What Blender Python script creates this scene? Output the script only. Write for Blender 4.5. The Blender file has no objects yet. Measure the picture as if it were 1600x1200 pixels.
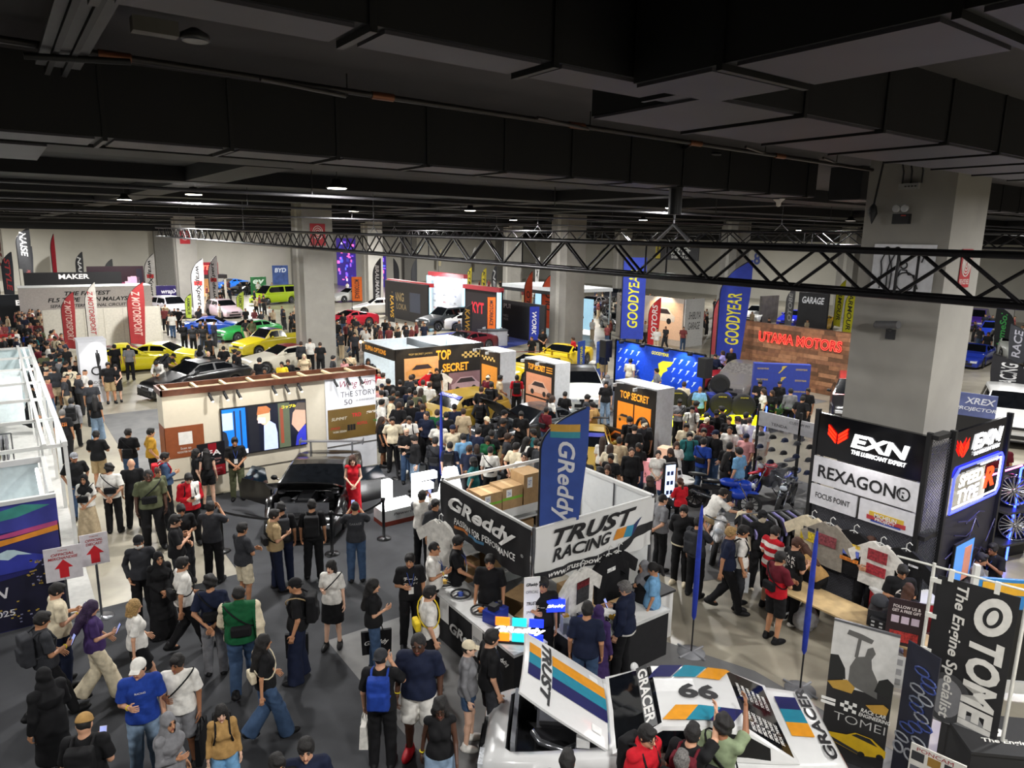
import bpy, math, random
import numpy as np
from mathutils import Matrix, Vector
from mathutils.bvhtree import BVHTree
S = bpy.context.scene
COL = S.collection
random.seed(7)
# ---- camera
CAM_H = 7.0
_az, _pt, _rl = math.radians(36.0), math.radians(11.6), math.atan(90/5400.0)
fwd = Vector((math.sin(_az)*math.cos(_pt), math.cos(_az)*math.cos(_pt), -math.sin(_pt)))
_r0 = Vector((math.cos(_az), -math.sin(_az), 0))
_u0 = _r0.cross(fwd)
rgt = _r0*math.cos(_rl)+_u0*math.sin(_rl)
upv = _u0*math.cos(_rl)-_r0*math.sin(_rl)
cam = bpy.data.cameras.new('camera')
cam.sensor_width = 36
cam.lens = 36*1112/1600
cam.clip_end = 400
camo = bpy.data.objects.new('camera', cam)
COL.objects.link(camo)
camo.matrix_world = Matrix(((rgt.x, upv.x, -fwd.x, 0), (rgt.y, upv.y, -fwd.y, 0), (rgt.z, upv.z, -fwd.z, CAM_H), (0, 0, 0, 1)))
S.camera = camo
# ---- world, exposure
S.view_settings.view_transform = 'Standard'
S.view_settings.look = 'None'
S.view_settings.exposure = 0.65
S.view_settings.gamma = 1.0
S.view_settings.use_curve_mapping = False
w = bpy.data.worlds.new('hall_air')
S.world = w
w.use_nodes = True
w.node_tree.nodes['Background'].inputs[0].default_value = (1.0, 0.97, 0.93, 1)
w.node_tree.nodes['Background'].inputs[1].default_value = 0.05
S.cycles.max_bounces = 6
S.cycles.diffuse_bounces = 3
S.cycles.glossy_bounces = 3
S.cycles.transmission_bounces = 4
S.cycles.transparent_max_bounces = 8
S.cycles.caustics_reflective = False
S.cycles.caustics_refractive = False
S.cycles.use_denoising = True
def lamp(name, kind, loc, power, size=0.5, color=(1, .985, .96), aim=None, angle=None, blend=.5):
 l = bpy.data.lights.new(name, kind)
 l.energy = power
 l.color = color
 if kind=='AREA':
  l.shape = 'DISK'
  l.size = size
 else:
  l.shadow_soft_size = size
 if kind=='SPOT':
  l.spot_size = math.radians(angle or 90)
  l.spot_blend = blend
 o = bpy.data.objects.new(name, l)
 COL.objects.link(o)
 o.location = loc
 if aim is not None:
  o.rotation_euler = (Vector(aim)-Vector(loc)).to_track_quat('-Z', 'Y').to_euler()
 return o
 # ---- helpers: materials, meshes, tags
def lin(h):
 h = h.lstrip('#')
 c = [int(h[i:i+2], 16)/255 for i in(0, 2, 4)]
 return[v/12.92 if v<=.04045 else((v+.055)/1.055)**2.4 for v in c]
_mats = {}
def M(col, rough=.6, metal=0., emit=0., noise=.08, scale=9., alpha=1., coat=0., trans=0., bump=0., spec=.5):
 key = (col, rough, metal, emit, noise, scale, alpha, coat, trans, bump, spec)
 if key in _mats:
  return _mats[key]
 m = bpy.data.materials.new('surface_'+col.lstrip('#'))
 m.use_nodes = True
 nt = m.node_tree
 b = nt.nodes['Principled BSDF']
 c = lin(col)
 m.diffuse_color = (*c, 1)
 tc = nt.nodes.new('ShaderNodeTexCoord')
 nz = nt.nodes.new('ShaderNodeTexNoise')
 nz.inputs['Scale'].default_value = scale
 nz.inputs['Detail'].default_value = 2
 nt.links.new(tc.outputs['Object'], nz.inputs['Vector'])
 rp = nt.nodes.new('ShaderNodeValToRGB')
 rp.color_ramp.elements[0].position = .3
 rp.color_ramp.elements[1].position = .7
 rp.color_ramp.elements[0].color = (*[max(0, v*(1-noise))for v in c], 1)
 rp.color_ramp.elements[1].color = (*[min(1, v*(1+noise))for v in c], 1)
 nt.links.new(nz.outputs['Fac'], rp.inputs['Fac'])
 nt.links.new(rp.outputs['Color'], b.inputs['Base Color'])
 b.inputs['Roughness'].default_value = rough
 b.inputs['Metallic'].default_value = metal
 b.inputs['Specular IOR Level'].default_value = spec
 if coat:
  b.inputs['Coat Weight'].default_value = coat
  b.inputs['Coat Roughness'].default_value = .06
 if trans:
  b.inputs['Transmission Weight'].default_value = trans
 if alpha<1:
  b.inputs['Alpha'].default_value = alpha
 if emit:
  b.inputs['Emission Color'].default_value = (*c, 1)
  b.inputs['Emission Strength'].default_value = emit
 if bump:
  bp = nt.nodes.new('ShaderNodeBump')
  bp.inputs['Strength'].default_value = bump
  bp.inputs['Distance'].default_value = .01
  nt.links.new(nz.outputs['Fac'], bp.inputs['Height'])
  nt.links.new(bp.outputs['Normal'], b.inputs['Normal'])
 _mats[key] = m
 return m
def tag(o, label=None, cat=None, group=None, kind=None):
 if label:o['label'] = label
 if cat:o['category'] = cat
 if group:o['group'] = group
 if kind:o['kind'] = kind
 return o
def thing(name, label, cat, loc=(0, 0, 0), rz=0., group=None, scale=None):
 o = bpy.data.objects.new(name, None)
 o.empty_display_size = .2
 COL.objects.link(o)
 o.location = loc if len(loc)==3 else(loc[0], loc[1], 0)
 o.rotation_euler = (0, 0, rz)
 if scale:o.scale = scale
 return tag(o, label, cat, group)
_shared = {}
def place(me, name, parent=None, loc=None, rot=None, scale=None, mats=None, label=None):
 """link a mesh as an object; mats give a recoloured copy, shared by all that use the same ones"""
 if mats:
  key = (me.name, tuple(m.name if m else '' for m in mats))
  if key not in _shared:
   c = me.copy()
   for i, m in enumerate(mats):
    if m is not None:c.materials[i] = m
   _shared[key] = c
  me = _shared[key]
 o = bpy.data.objects.new(name, me)
 COL.objects.link(o)
 if parent is not None:o.parent = parent
 if loc is not None:o.location = loc
 if rot is not None:o.rotation_euler = rot
 if scale is not None:o.scale = scale
 if label:o['label'] = label
 return o
def fast_mesh(name, V, F, mats=(), mi=None, smooth=True):
 """V (n,3); F list of arrays (m,k)"""
 me = bpy.data.meshes.new(name)
 V = np.asarray(V, np.float32)
 F = [np.asarray(f, np.int32)for f in F if len(f)]
 me.vertices.add(len(V))
 me.vertices.foreach_set('co', V.ravel())
 nl = sum(f.size for f in F)
 me.loops.add(nl)
 me.loops.foreach_set('vertex_index', np.concatenate([f.ravel()for f in F]))
 tot = np.concatenate([np.full(len(f), f.shape[1], np.int32)for f in F])
 st = np.concatenate([[0], np.cumsum(tot)[:-1]]).astype(np.int32)
 me.polygons.add(len(tot))
 me.polygons.foreach_set('loop_start', st)
 me.polygons.foreach_set('loop_total', tot)
 if mi is not None:me.polygons.foreach_set('material_index', np.asarray(mi, np.int32))
 if smooth:me.polygons.foreach_set('use_smooth', np.ones(len(tot), bool))
 me.update(calc_edges=True)
 for m in mats:me.materials.append(m)
 return me
_txt = {}
def text_geo(body, shear=0., bold=0.):
 key = (body, shear, bold)
 if key not in _txt:
  c = bpy.data.curves.new('lettering', 'FONT')
  c.body = body
  c.shear = max(-1, min(1, shear))
  c.offset = bold
  c.resolution_u = 3
  c.fill_mode = 'BOTH'
  o = bpy.data.objects.new('lettering', c)
  COL.objects.link(o)
  dg = bpy.context.evaluated_depsgraph_get()
  me = bpy.data.meshes.new_from_object(o.evaluated_get(dg), depsgraph=dg)
  V = np.array([v.co[:]for v in me.vertices], float).reshape(-1, 3)
  F = [tuple(p.vertices)for p in me.polygons]
  bpy.data.objects.remove(o)
  bpy.data.curves.remove(c)
  bpy.data.meshes.remove(me)
  if len(V):
   lo, hi = V[:, :2].min(0), V[:, :2].max(0)
   V = (V[:, :2]-lo)/np.maximum(hi-lo, 1e-6)
   asp = (hi[0]-lo[0])/max(1e-6, hi[1]-lo[1])
  else:
   asp = 1
  _txt[key] = (V, F, asp)
 return _txt[key]
class B:
 """collects shapes and links them as ONE mesh object; every shape takes a material index"""
 def __init__(s):
  s.v, s.f, s.m, s.sm = [], [], [], []
 def add(s, V, F, mi=0, smooth=False, flip=False):
  n = len(s.v)
  s.v+=[tuple(p)for p in V]
  for f in F:
   f = [i+n for i in f]
   s.f.append(f[::-1]if flip else f)
   s.m.append(mi)
   s.sm.append(smooth)
  return s
 def box(s, c, d, mi=0, rz=0., tilt=None):
  x, y, z = [k/2 for k in d]
  P = [Vector((i*x, j*y, k*z))for k in(-1, 1)for j in(-1, 1)for i in(-1, 1)]
  if tilt:P = [Matrix.Rotation(tilt[0], 3, tilt[1])@p for p in P]
  if rz:P = [Matrix.Rotation(rz, 3, 'Z')@p for p in P]
  P = [p+Vector(c)for p in P]
  return s.add(P, [(0, 2, 3, 1), (4, 5, 7, 6), (0, 1, 5, 4), (2, 6, 7, 3), (0, 4, 6, 2), (1, 3, 7, 5)], mi)
 def b2(s, lo, hi, mi=0):
  return s.box([(a+b)/2 for a, b in zip(lo, hi)], [abs(b-a)for a, b in zip(lo, hi)], mi)
 def rod(s, a, b, r, mi=0, n=8, r2=None, cap=True):
  a, b = Vector(a), Vector(b)
  r2 = r if r2 is None else r2
  d = (b-a)
  if d.length<1e-6:return s
  q = d.to_track_quat('Z', 'Y')
  V = []
  for p, rr in((a, r), (b, r2)):
   for i in range(n):
    t = 2*math.pi*i/n
    V.append(p+q@Vector((rr*math.cos(t), rr*math.sin(t), 0)))
  s.add(V, [(i, (i+1)%n, n+(i+1)%n, n+i)for i in range(n)], mi, True)
  if cap:s.add(V, [tuple(range(n))[::-1], tuple(range(n, 2*n))], mi)
  return s
 def tube(s, pts, r, mi=0, n=6, closed=False):
  P = [Vector(p)for p in pts]
  k = len(P)
  V = []
  q0 = None
  for i in range(k):
   a = P[i-1]if(i>0 or closed)else P[i]
   b = P[(i+1)%k]if(i<k-1 or closed)else P[i]
   d = (b-a).normalized()
   if q0 is None:
    u = d.orthogonal().normalized()
   else:
    u = (q0-d*q0.dot(d)).normalized()
   q0 = u
   w_ = d.cross(u)
   for j in range(n):
    t = 2*math.pi*j/n
    V.append(P[i]+(u*math.cos(t)+w_*math.sin(t))*r)
  F = []
  for i in range(k if closed else k-1):
   o1, o2 = i*n, ((i+1)%k)*n
   F+=[(o1+j, o1+(j+1)%n, o2+(j+1)%n, o2+j)for j in range(n)]
  s.add(V, F, mi, True)
  if not closed:s.add(V, [tuple(range(n))[::-1], tuple(range((k-1)*n, k*n))], mi)
  return s
 def lathe(s, prof, c=(0, 0, 0), n=20, mi=0, axis='Z', smooth=True, cap=True):
  V, F = [], []
  for r, z in prof:
   for i in range(n):
    t = 2*math.pi*i/n
    p = (r*math.cos(t), r*math.sin(t), z)
    if axis=='X':p = (p[2], p[0], p[1])
    if axis=='Y':p = (p[1], p[2], p[0])
    V.append([a+b for a, b in zip(p, c)])
  k = len(prof)
  for j in range(k-1):
   F+=[(j*n+i, j*n+(i+1)%n, (j+1)*n+(i+1)%n, (j+1)*n+i)for i in range(n)]
  s.add(V, F, mi, smooth)
  if cap:s.add(V, [tuple(range(n))[::-1], tuple(range((k-1)*n, k*n))], mi)
  return s
 def ball(s, c, r, mi=0, n=10, R=None):
  r = (r, r, r)if not hasattr(r, '__len__')else r
  V, F = [], []
  for j in range(n+1):
   a = math.pi*j/n
   for i in range(2*n):
    t = math.pi*i/n
    p = Vector((r[0]*math.sin(a)*math.cos(t), r[1]*math.sin(a)*math.sin(t), -r[2]*math.cos(a)))
    if R is not None:p = R@p
    V.append(p+Vector(c))
  m2 = 2*n
  for j in range(n):
   F+=[(j*m2+i, j*m2+(i+1)%m2, (j+1)*m2+(i+1)%m2, (j+1)*m2+i)for i in range(m2)]
  return s.add(V, F, mi, True)
 def quad(s, pts, mi=0):
  return s.add(pts, [tuple(range(len(pts)))], mi)
 def slab(s, pts, y0, y1, mi=0):
  """polygon in the local XZ plane (counter-clockwise seen from -Y) given real thickness y0 (front) to y1"""
  n = len(pts)
  V = [(x, y0, z)for x, z in pts]+[(x, y1, z)for x, z in pts]
  F = [tuple(range(n)), tuple(range(n, 2*n))[::-1]]+[(i, n+i, n+(i+1)%n, (i+1)%n)for i in range(n)]
  return s.add(V, F, mi)
 def flat(s, pts, z0, z1, mi=0):
  n = len(pts)
  V = [(x, y, z0)for x, y in pts]+[(x, y, z1)for x, y in pts]
  F = [tuple(range(n))[::-1], tuple(range(n, 2*n))]+[(i, (i+1)%n, n+(i+1)%n, n+i)for i in range(n)]
  return s.add(V, F, mi)
 def text(s, body, x, z, wid=None, hgt=None, y=0., mi=0, shear=0., bold=0., rot=0., fn=None, center=True, depth=0.):
  """lettering in the XZ plane, read from -Y; x,z the middle; fn maps points (x,y,z) elsewhere"""
  V, F, asp = text_geo(body, shear, bold)
  if not len(V):return s
  if hgt is None:hgt = wid/asp
  if wid is None:wid = hgt*asp
  px, pz = (V[:, 0]-.5*center)*wid, (V[:, 1]-.5*center)*hgt
  c, sn = math.cos(rot), math.sin(rot)
  P = [(x+a*c-b*sn, y, z+a*sn+b*c)for a, b in zip(px, pz)]
  if fn:P = [fn(*p)for p in P]
  s.add(P, F, mi)
  if depth:
   E = {}
   for f in F:
    for i in range(len(f)):
     a, b = f[i], f[(i+1)%len(f)]
     if(b, a)in E:del E[(b, a)]
     else:E[(a, b)] = 1
   n = len(s.v)-len(P)
   Q = [(p[0], p[1]+depth, p[2])for p in P]
   s.v+=Q
   for a, b in E:
    s.f.append([n+b, n+a, n+len(P)+a, n+len(P)+b])
    s.m.append(mi);s.sm.append(False)
  return s
 def mesh(s, name, mats):
  me = bpy.data.meshes.new(name)
  me.from_pydata(s.v, [], s.f)
  for m in(mats if isinstance(mats, (list, tuple))else[mats]):me.materials.append(m)
  me.polygons.foreach_set('material_index', s.m)
  me.polygons.foreach_set('use_smooth', s.sm)
  me.update()
  return me
 def obj(s, name, mats, parent=None, label=None, **kw):
  return place(s.mesh(name, mats), name, parent, label=label, **kw)
def structure(name, b, mats, parent=None):
 o = b.obj(name, mats, parent)
 if parent is None:o['kind'] = 'structure'
 return o
def facing(p0, p1):
 """a flat board from p0 (left end as seen from its front) to p1: middle, width, rotation so that local -Y is its front"""
 a, b = Vector((p0[0], p0[1])), Vector((p1[0], p1[1]))
 d = b-a
 return((a+b)/2), d.length, math.atan2(d.y, d.x)
 # ---- the hall itself
def concrete(name, c1, c2, rough, scale):
 m = bpy.data.materials.new(name)
 m.use_nodes = True
 nt = m.node_tree
 b = nt.nodes['Principled BSDF']
 tc = nt.nodes.new('ShaderNodeTexCoord')
 n1 = nt.nodes.new('ShaderNodeTexNoise');n1.inputs['Scale'].default_value = scale;n1.inputs['Detail'].default_value = 7;n1.inputs['Distortion'].default_value = 1.2
 n2 = nt.nodes.new('ShaderNodeTexNoise');n2.inputs['Scale'].default_value = scale*6;n2.inputs['Detail'].default_value = 4
 nt.links.new(tc.outputs['Object'], n1.inputs['Vector']);nt.links.new(tc.outputs['Object'], n2.inputs['Vector'])
 mx = nt.nodes.new('ShaderNodeMath');mx.operation = 'MULTIPLY_ADD';mx.inputs[1].default_value = .35
 nt.links.new(n2.outputs['Fac'], mx.inputs[0]);nt.links.new(n1.outputs['Fac'], mx.inputs[2])
 r = nt.nodes.new('ShaderNodeValToRGB')
 r.color_ramp.elements[0].position = .42;r.color_ramp.elements[1].position = .9
 r.color_ramp.elements[0].color = (*lin(c1), 1);r.color_ramp.elements[1].color = (*lin(c2), 1)
 nt.links.new(mx.outputs[0], r.inputs['Fac']);nt.links.new(r.outputs['Color'], b.inputs['Base Color'])
 b.inputs['Roughness'].default_value = rough
 return m
M_FLOOR = concrete('polished_concrete', '#777164', '#aaa392', .3, .35)
M_CARPET = concrete('dark_carpet', '#2b2c2f', '#3c3d40', .95, .6)
M_CARPET2 = concrete('grey_carpet', '#5b5b5c', '#757472', .95, .6)
M_WALL = concrete('painted_wall', '#aeaba0', '#bfbcb1', .8, .1)
M_SLAB = concrete('painted_slab', '#373536', '#434042', .85, .4)
M_BLACK = M('#060608', .7, noise=.3, scale=2)
M_DUCT = M('#09090b', .6, noise=.35, scale=1.5)
M_DUCT_LIT = M('#3e3c43', .55, noise=.15, scale=1.2)  # lighter copy of the duct colour, paints in the light on its bottom face
M_PILLAR = concrete('pillar_paint', '#8d8a84', '#9d9a93', .75, .5)
M_STEEL = M('#1c1b1d', .35, metal=.6, noise=.2)
M_ALU = M('#8a8c90', .3, metal=.9)
M_WHITE = M('#cbcbc8', .5, noise=.03)
structure('floor', B().b2((-46, -9, -.2), (82, 102, 0)), M_FLOOR)
def carpet(name, pts, mat, z=.006):
 b = B().flat(pts, -.004, z)
 o = b.obj(name, mat)
 o['kind'] = 'structure'
carpet('floor_carpet', [(-6, -4), (4.1, -4), (4.1, 11.05), (12.5, 11.05), (12.5, 19.6), (3.55, 19.6), (3.55, 14.5), (-6, 14.5)], M_CARPET)
carpet('floor_carpet', [(4.1, 2), (9.6, 2), (9.6, 6.2), (8.55, 8.9), (8.9, 11.05), (4.1, 11.05)], M_CARPET2)
carpet('floor_carpet', [(2.81, 21.2), (12, 21.2), (12, 31), (2.81, 31)], M_CARPET2)
carpet('floor_carpet', [(10.3, 11.5), (11.1, 8.9), (12.6, 8.4), (19, 8.4), (19, 14.5), (10.3, 14.5)], M_CARPET2)
carpet('floor_carpet', [(-6, 14.55), (.95, 14.55), (.95, 34.5), (-6, 34.5)], M('#a9a7a2', .9), .03)
carpet('floor_carpet', [(16.5, 17), (30, 17), (30, 26), (16.5, 26)], M_CARPET2)
carpet('floor_carpet', [(25, 36.5), (31, 39), (29, 46), (22, 44)], M('#1f2f78', .95))
w_ = B().b2((-46, 101, 0), (82, 101.4, 7.12)).b2((-46, 100.95, 0), (82, 101, .15))
structure('wall_back', w_, M_WALL)
structure('wall_right', B().b2((78, -9, 0), (78.4, 101, 7.12)), M_WALL)
structure('wall_left', B().b2((-46.4, -9, 0), (-46, 101, 9)), M_WALL)
structure('wall_front', B().b2((-46, -9.4, 0), (78, -9, 9)), M_WALL)
structure('trim_1', B().b2((-46, 100.6, 7.12), (82, 101.4, 9)), M_BLACK)
structure('trim_2', B().b2((77.6, -9, 7.12), (78.4, 101, 9)), M_BLACK)
for x0 in(12.9, 30.4, 47.9, 65.4):
 structure('wall_pier', B().b2((x0+4, 100.3, 0), (x0+6.2, 101, 7.1)), M('#77756f', .8))
structure('ceiling', B().b2((-46, -9, 8.55), (82, 14.5, 8.9)), M_SLAB)
structure('ceiling', B().b2((-46, 14.5, 8.55), (82, 102, 8.9)), M('#121214', .8))
for y in(12.5, 19, 27.5, 37.5, 47, 57, 67, 77, 88):
 structure('ceiling_beam', B().b2((-46, y, 8.2), (78, y+1.1, 8.56)), M_BLACK)
for x in(-6, 4, 15.5, 21.5, 34, 52, 66):
 structure('ceiling_beam', B().b2((x, 14, 8.22), (x+.9, 101, 8.56)), M_BLACK)
for x, y, dx, dy in((12.9, 36, 1.6, 1.6), (30.4, 36, 1.6, 1.65), (13., 5.55, 1.3, 1.5), (12.9, 66.5, 1.6, 1.6), (30.4, 66.5, 1.6, 1.6), (47.9, 66.5, 1.6, 1.6), (47.9, 36, 1.6, 1.6), (65.4, 66.5, 1.6, 1.6), (65.4, 36, 1.6, 1.6)):
 b = B().b2((x, y, 0), (x+dx, y+dy, 8.55))
 b.b2((x-.012, y+dy*.42, .0), (x, y+dy*.62, 8.5), 1)if x!=13. else None
 structure('pillar', b, [M_PILLAR, M('#b5b2aa', .6)])
def duct(label, x0, x1, y0, y1, z0, z1, along, step, name='air_duct'):
 r = thing(name, label, 'duct', ((x0+x1)/2, (y0+y1)/2, z0))
 c = Vector(((x0+x1)/2, (y0+y1)/2, z0))
 b = B()
 i = 0 if along=='x' else 1
 lo, hi = [x0, y0, z0], [x1, y1, z1]
 b.b2(Vector(lo)-c, Vector(hi)-c)
 n = 7
 b.obj('duct_body', M_DUCT, r)
 L = hi[i]-lo[i]
 k = int(L/step)
 u = B()
 for s in range(k+1):
  a0 = lo[i]+s*step
  a1 = min(hi[i], a0+step*.86)
  if a1-a0<.1:continue
  p0, p1 = list(lo), list(hi)
  p0[i], p1[i] = a0, a1
  p0[2], p1[2] = z0-.02, z0+.005
  j = 1-i
  p0[j]+=.03;p1[j]-=.03
  u.b2(Vector(p0)-c, Vector(p1)-c)
 u.obj('underside', M_DUCT_LIT, r)
 for s in range(1, min(k+1, 40)):
  a = lo[i]+s*step-step*.07
  p0, p1 = [x0-.015, y0-.015, z0-.035], [x1+.015, y1+.015, z1]
  p0[i], p1[i] = a-.02, a+.02
  B().b2(Vector(p0)-c, Vector(p1)-c).obj('strap', M('#0a0a0b', .5), r)
 return r
duct('black insulated duct running nearest the camera under the ceiling slab', -4, 4.1, 3.43, 3.82, 8.0, 8.55, 'x', 1.14)
duct('wide black duct continuing right of the near duct above the grey pillar', 4.1, 20, 3.4, 4.6, 7.98, 8.55, 'x', 1.2)
duct('short black branch duct dropping towards the top right corner', 3.35, 4.15, -2, 3.38, 7.95, 8.55, 'y', 1.2)
duct('long black duct crossing the hall behind the sprinkler pipe', -14, 12.9, 8.0, 8.7, 7.87, 8.55, 'x', 1.16)
duct('black duct far end right of the grey pillar', 14.5, 30, 8.0, 8.7, 7.9, 8.55, 'x', 1.16)
duct('flat black duct hanging lower at the far left', -14, .62, 9.4, 11.4, 7.9, 8.2, 'x', 2.2)
duct('black cross duct over the left aisle near the back', -14, 40, 43, 44.5, 7.9, 8.19, 'x', 3)
r = thing('sprinkler_pipe', 'long thin sprinkler pipe along the slab edge with copper couplings', 'pipe', (5, 7, 8.36))
B().rod((-5.6, 0, .06), (8, 0, -.06), .03).obj('pipe', M('#332f2e', .4, metal=.4), r)
for x in(-4.0, -1.6, 1.0, 3.2, 5.2):
 B().rod((x-.12, 0, .06-(x+5.6)*.0088), (x+.12, 0, .06-(x+5.6)*.0088), .04).obj('coupling', M('#7a4a30', .4, metal=.5), r)
for i, (x, ln)in enumerate(((-2.0, .9), (1.2, 1.0), (4.8, .8), (6.8, .8))):
 B().rod((x, 0, -.02), (x-ln, -.25, -.02), .02).obj('branch_pipe', M('#4a4645', .4, metal=.4), r)
 B().rod((x+.02, 0, -.02), (x+.02, 0, .2), .008).obj('hanger_rod', M('#222222'), r)
for i, (y, z)in enumerate(((16, 7.85), (21, 7.75), (30, 7.7), (40, 7.6), (52, 7.5))):
 r = thing('service_pipe', 'thin black pipe run under the dark ceiling, '+('first', 'second', 'third', 'fourth', 'fifth')[i]+' behind the long duct', 'pipe', (12, y, z))
 B().rod((-24, 0, 0), (50, 0, 0), .035).obj('pipe', M('#3a393c', .4), r)
 for x in range(-20, 50, 7):
  B().rod((x, 0, 0), (x, 0, 8.56-z), .012).obj('hanger_rod', M('#2b2a2c'), r)
def truss(label, x, y0, y1, z0, z1, mat, step, dep=.52):
 r = thing('lighting_truss', label, 'truss', (x, y0, z0))
 h = z1-z0
 L = y1-y0
 for dx in(0, dep):
  for dz in(0, h):B().rod((dx, 0, dz), (dx, L, dz), .043, n=10).obj('chord', mat, r)
 n = int(L/step)
 made, rest = 0, B()
 for i in range(n):
  a, b_ = i*step, (i+1)*step
  for dx in(0, dep):
   sh = .5*step if dx else 0
   pr = ((dx, a+sh, 0), (dx, min(L, (a+b_)/2+sh), h)), ((dx, min(L, (a+b_)/2+sh), h), (dx, min(L, b_+sh), 0))
   for p, q in pr:
    if made<96:
     B().rod(p, q, .024, n=6).obj('brace', mat, r);made+=1
    else:rest.rod(p, q, .024, n=5)
  for dz in(0, h):
   rest.rod((0, a, dz), (dep, (a+b_)/2, dz), .0115, n=5).rod((dep, (a+b_)/2, dz), (0, b_, dz), .0115, n=5)
  if i%3==0:
   for dx in(0, dep):rest.rod((dx, a, 0), (dx, a, h), .017, n=6)
   for dz in(0, h):rest.rod((0, a, dz), (dep, a, dz), .017, n=6)
   for dx in(0, dep):
    for dz in(0, h):rest.ball((dx, a, dz), .042, n=5)
 tag(rest.obj('lacing', mat, r), kind='stuff')
 return r
truss('long black box truss hanging across the hall in front of the grey pillar', 9.0, .2, 52.5, 6.34, 6.88, M_STEEL, 1.4).rotation_euler = (.0075, 0, 0)
truss('thinner black truss hung parallel behind the long front truss', 25.0, 8, 52, 6.93, 7.4, M_STEEL, 1.3)
def chain(label, x, y, z0, z1, hoist=False, split=.45):
 r = thing('chain_hoist' if hoist else 'hanging_chain', label, 'hoist' if hoist else 'chain', (x, y, z0))
 h = z1-z0
 b = B()
 n = int(h/.09)
 for i in range(n):
  z = h*i/n+.3
  if z>h:break
  b.box((0, 0, z), (.035, .012, .075), rz=(i%2)*1.57)
 b.obj('chain', M('#77767a', .3, metal=.8), r)
 B().tube([(0, -split, 0), (0, 0, .26), (0, split, 0)], .015 if not hoist else.03).obj('sling', M('#8d8d90', .5), r)
 if hoist:
  c = B().rod((0, 0, .42), (0, 0, .95), .11, n=14).box((0, 0, 1.0), (.2, .26, .3)).rod((-.35, 0, 1.12), (.35, 0, 1.12), .03)
  c.obj('motor', M('#121214', .4), r)
  B().rod((-.5, -.7, h-.12), (.6, .7, h-.1), .028).rod((-.7, .3, h-.16), (.7, -.3, h-.14), .028).obj('beam_clamp', M('#1c1c1e', .4), r)
 return r
ch = ((9.26, 46.23, 7.67), (9.26, 33.24, 7.46), (9.26, 19.81, 7.30), (9.26, 8.25, 7.08))
for i, p in enumerate(ch):
 chain(('slim chain holding the far left end of the front truss', 'slim chain holding the front truss above the lime van', 'long chain dropping to the front truss left of middle', 'black chain hoist with motor above the right half of the front truss')[i], 9.26, p[1], 7.0, 8.55, i==3, .34)
for i, p in enumerate(((25.20, 50.28, 7.79), (25.20, 36.55, 7.58), (25.20, 32.47, 7.44), (25.20, 16.94, 7.26))):
 chain('thin chain lifting the rear truss, '+('leftmost', 'second from left', 'third from left', 'rightmost')[i]+' of its four', 25.2, p[1], 7.44, 8.55, False, .3)
def highbay(label, x, y, z, power, on=True, seen=True, size=.42):
 if seen:
  r = thing('high_bay_lamp', label, 'lamp', (x, y, z), 0, 'high bay lamps under the ceiling')
  B().lathe([(.02, .2), (.1, .19), (.12, .1), (.22, .03), (.23, 0), (.2, 0)], n=18).obj('housing', M('#232326', .5), r)
  B().lathe([(.205, -.012), (.205, .0), (.001, .0)], n=18).obj('lens', M('#fff6e4', .3, emit=14 if on else.25), r)
  B().rod((0, 0, .2), (0, 0, 8.56-z), .009).obj('rod', M('#333333'), r)
 if on:
  lamp('lamp_or_fill_light', 'AREA', (x, y, z-.05), power, size)
LP = 500
for i, (x, y)in enumerate(((6.3, 15.3), (4.6, 21), (3.7, 26.5), (12.7, 29.1), (15.1, 23.7), (24.6, 34), (27.3, 26.4), (54.8, 35.2), (17.5, 15.7), (31.5, 17.7))):
 highbay(('bright round high bay lamp above the wood-topped booth wall', 'small high bay lamp over the left aisle, dimmer', 'faint high bay lamp furthest left under the dark ceiling', 'bright high bay lamp left of the middle pillar', 'bright high bay lamp above the middle of the truss', 'far small high bay lamp right of the middle one', 'far bright high bay lamp above the blue feather flag', 'far high bay lamp left of the grey pillar', 'high bay lamp hanging beside the chain hoist', 'unlit high bay lamp near the grey pillar edge')[i], x, y, 8.0, LP, i!=9)
r = thing('ceiling_speaker', 'small white dome speaker hanging above the truss left of the grey pillar', 'speaker', (18.5, 12.6, 8.0))
B().lathe([(.02, .0), (.06, .02), (.07, .12), (.16, .2), (.17, .24), (.02, .25)], n=16).obj('dome', M('#cfccc4'), r)
B().rod((0, 0, .25), (0, 0, .5), .01).obj('rod', M('#333333'), r)
for x, y in((2.5, .2), (9.5, -.8), (-4.5, 3.5), (-4, 12), (17, 1.5), (27, 7), (-6, 22), (-5, 34), (42, 14), (24, 46), (8, 44), (40, 46), (10, 60), (30, 60), (52, 58), (-12, 58), (-14, 74), (14, 76), (40, 75), (0, 90), (26, 90), (56, 86), (-24, 85), (62, 20), (66, 50), (26, 15)):
 highbay('', x, y, 7.9, LP*(.55 if x<0 and y<30 else 1.0 if y<40 else 1.9 if y<60 else 3.2), True, False, .6)  # added fill lights with no lamp body, only to brighten the hall
r = thing('emergency_light', 'black twin-head emergency light high on the grey pillar', 'lamp', (12.99, 6.35, 7.55))
B().b2((-.1, -.14, -.2), (0, .14, -.03)).obj('battery_box', M('#1b1b1d', .5), r)
for y in(-.07, .07):
 q = B().lathe([(.02, .0), (.06, -.02), (.065, -.07), (.055, -.075)], (-.08, y, .06), n=14, axis='X')
 q.obj('lamp_head', M('#c4c6c8', .2, metal=.3), r)
B().box((-.104, -.05, -.06), (.004, .08, .02)).obj('label_plate', M('#b03a30'), r)
r = thing('socket_box', 'white wall socket strip with conduit above the emergency light', 'socket', (12.99, 6.3, 7.98))
B().b2((-.06, -.17, -.05), (0, .17, .05)).obj('box', M('#9a9a98'), r)
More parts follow.
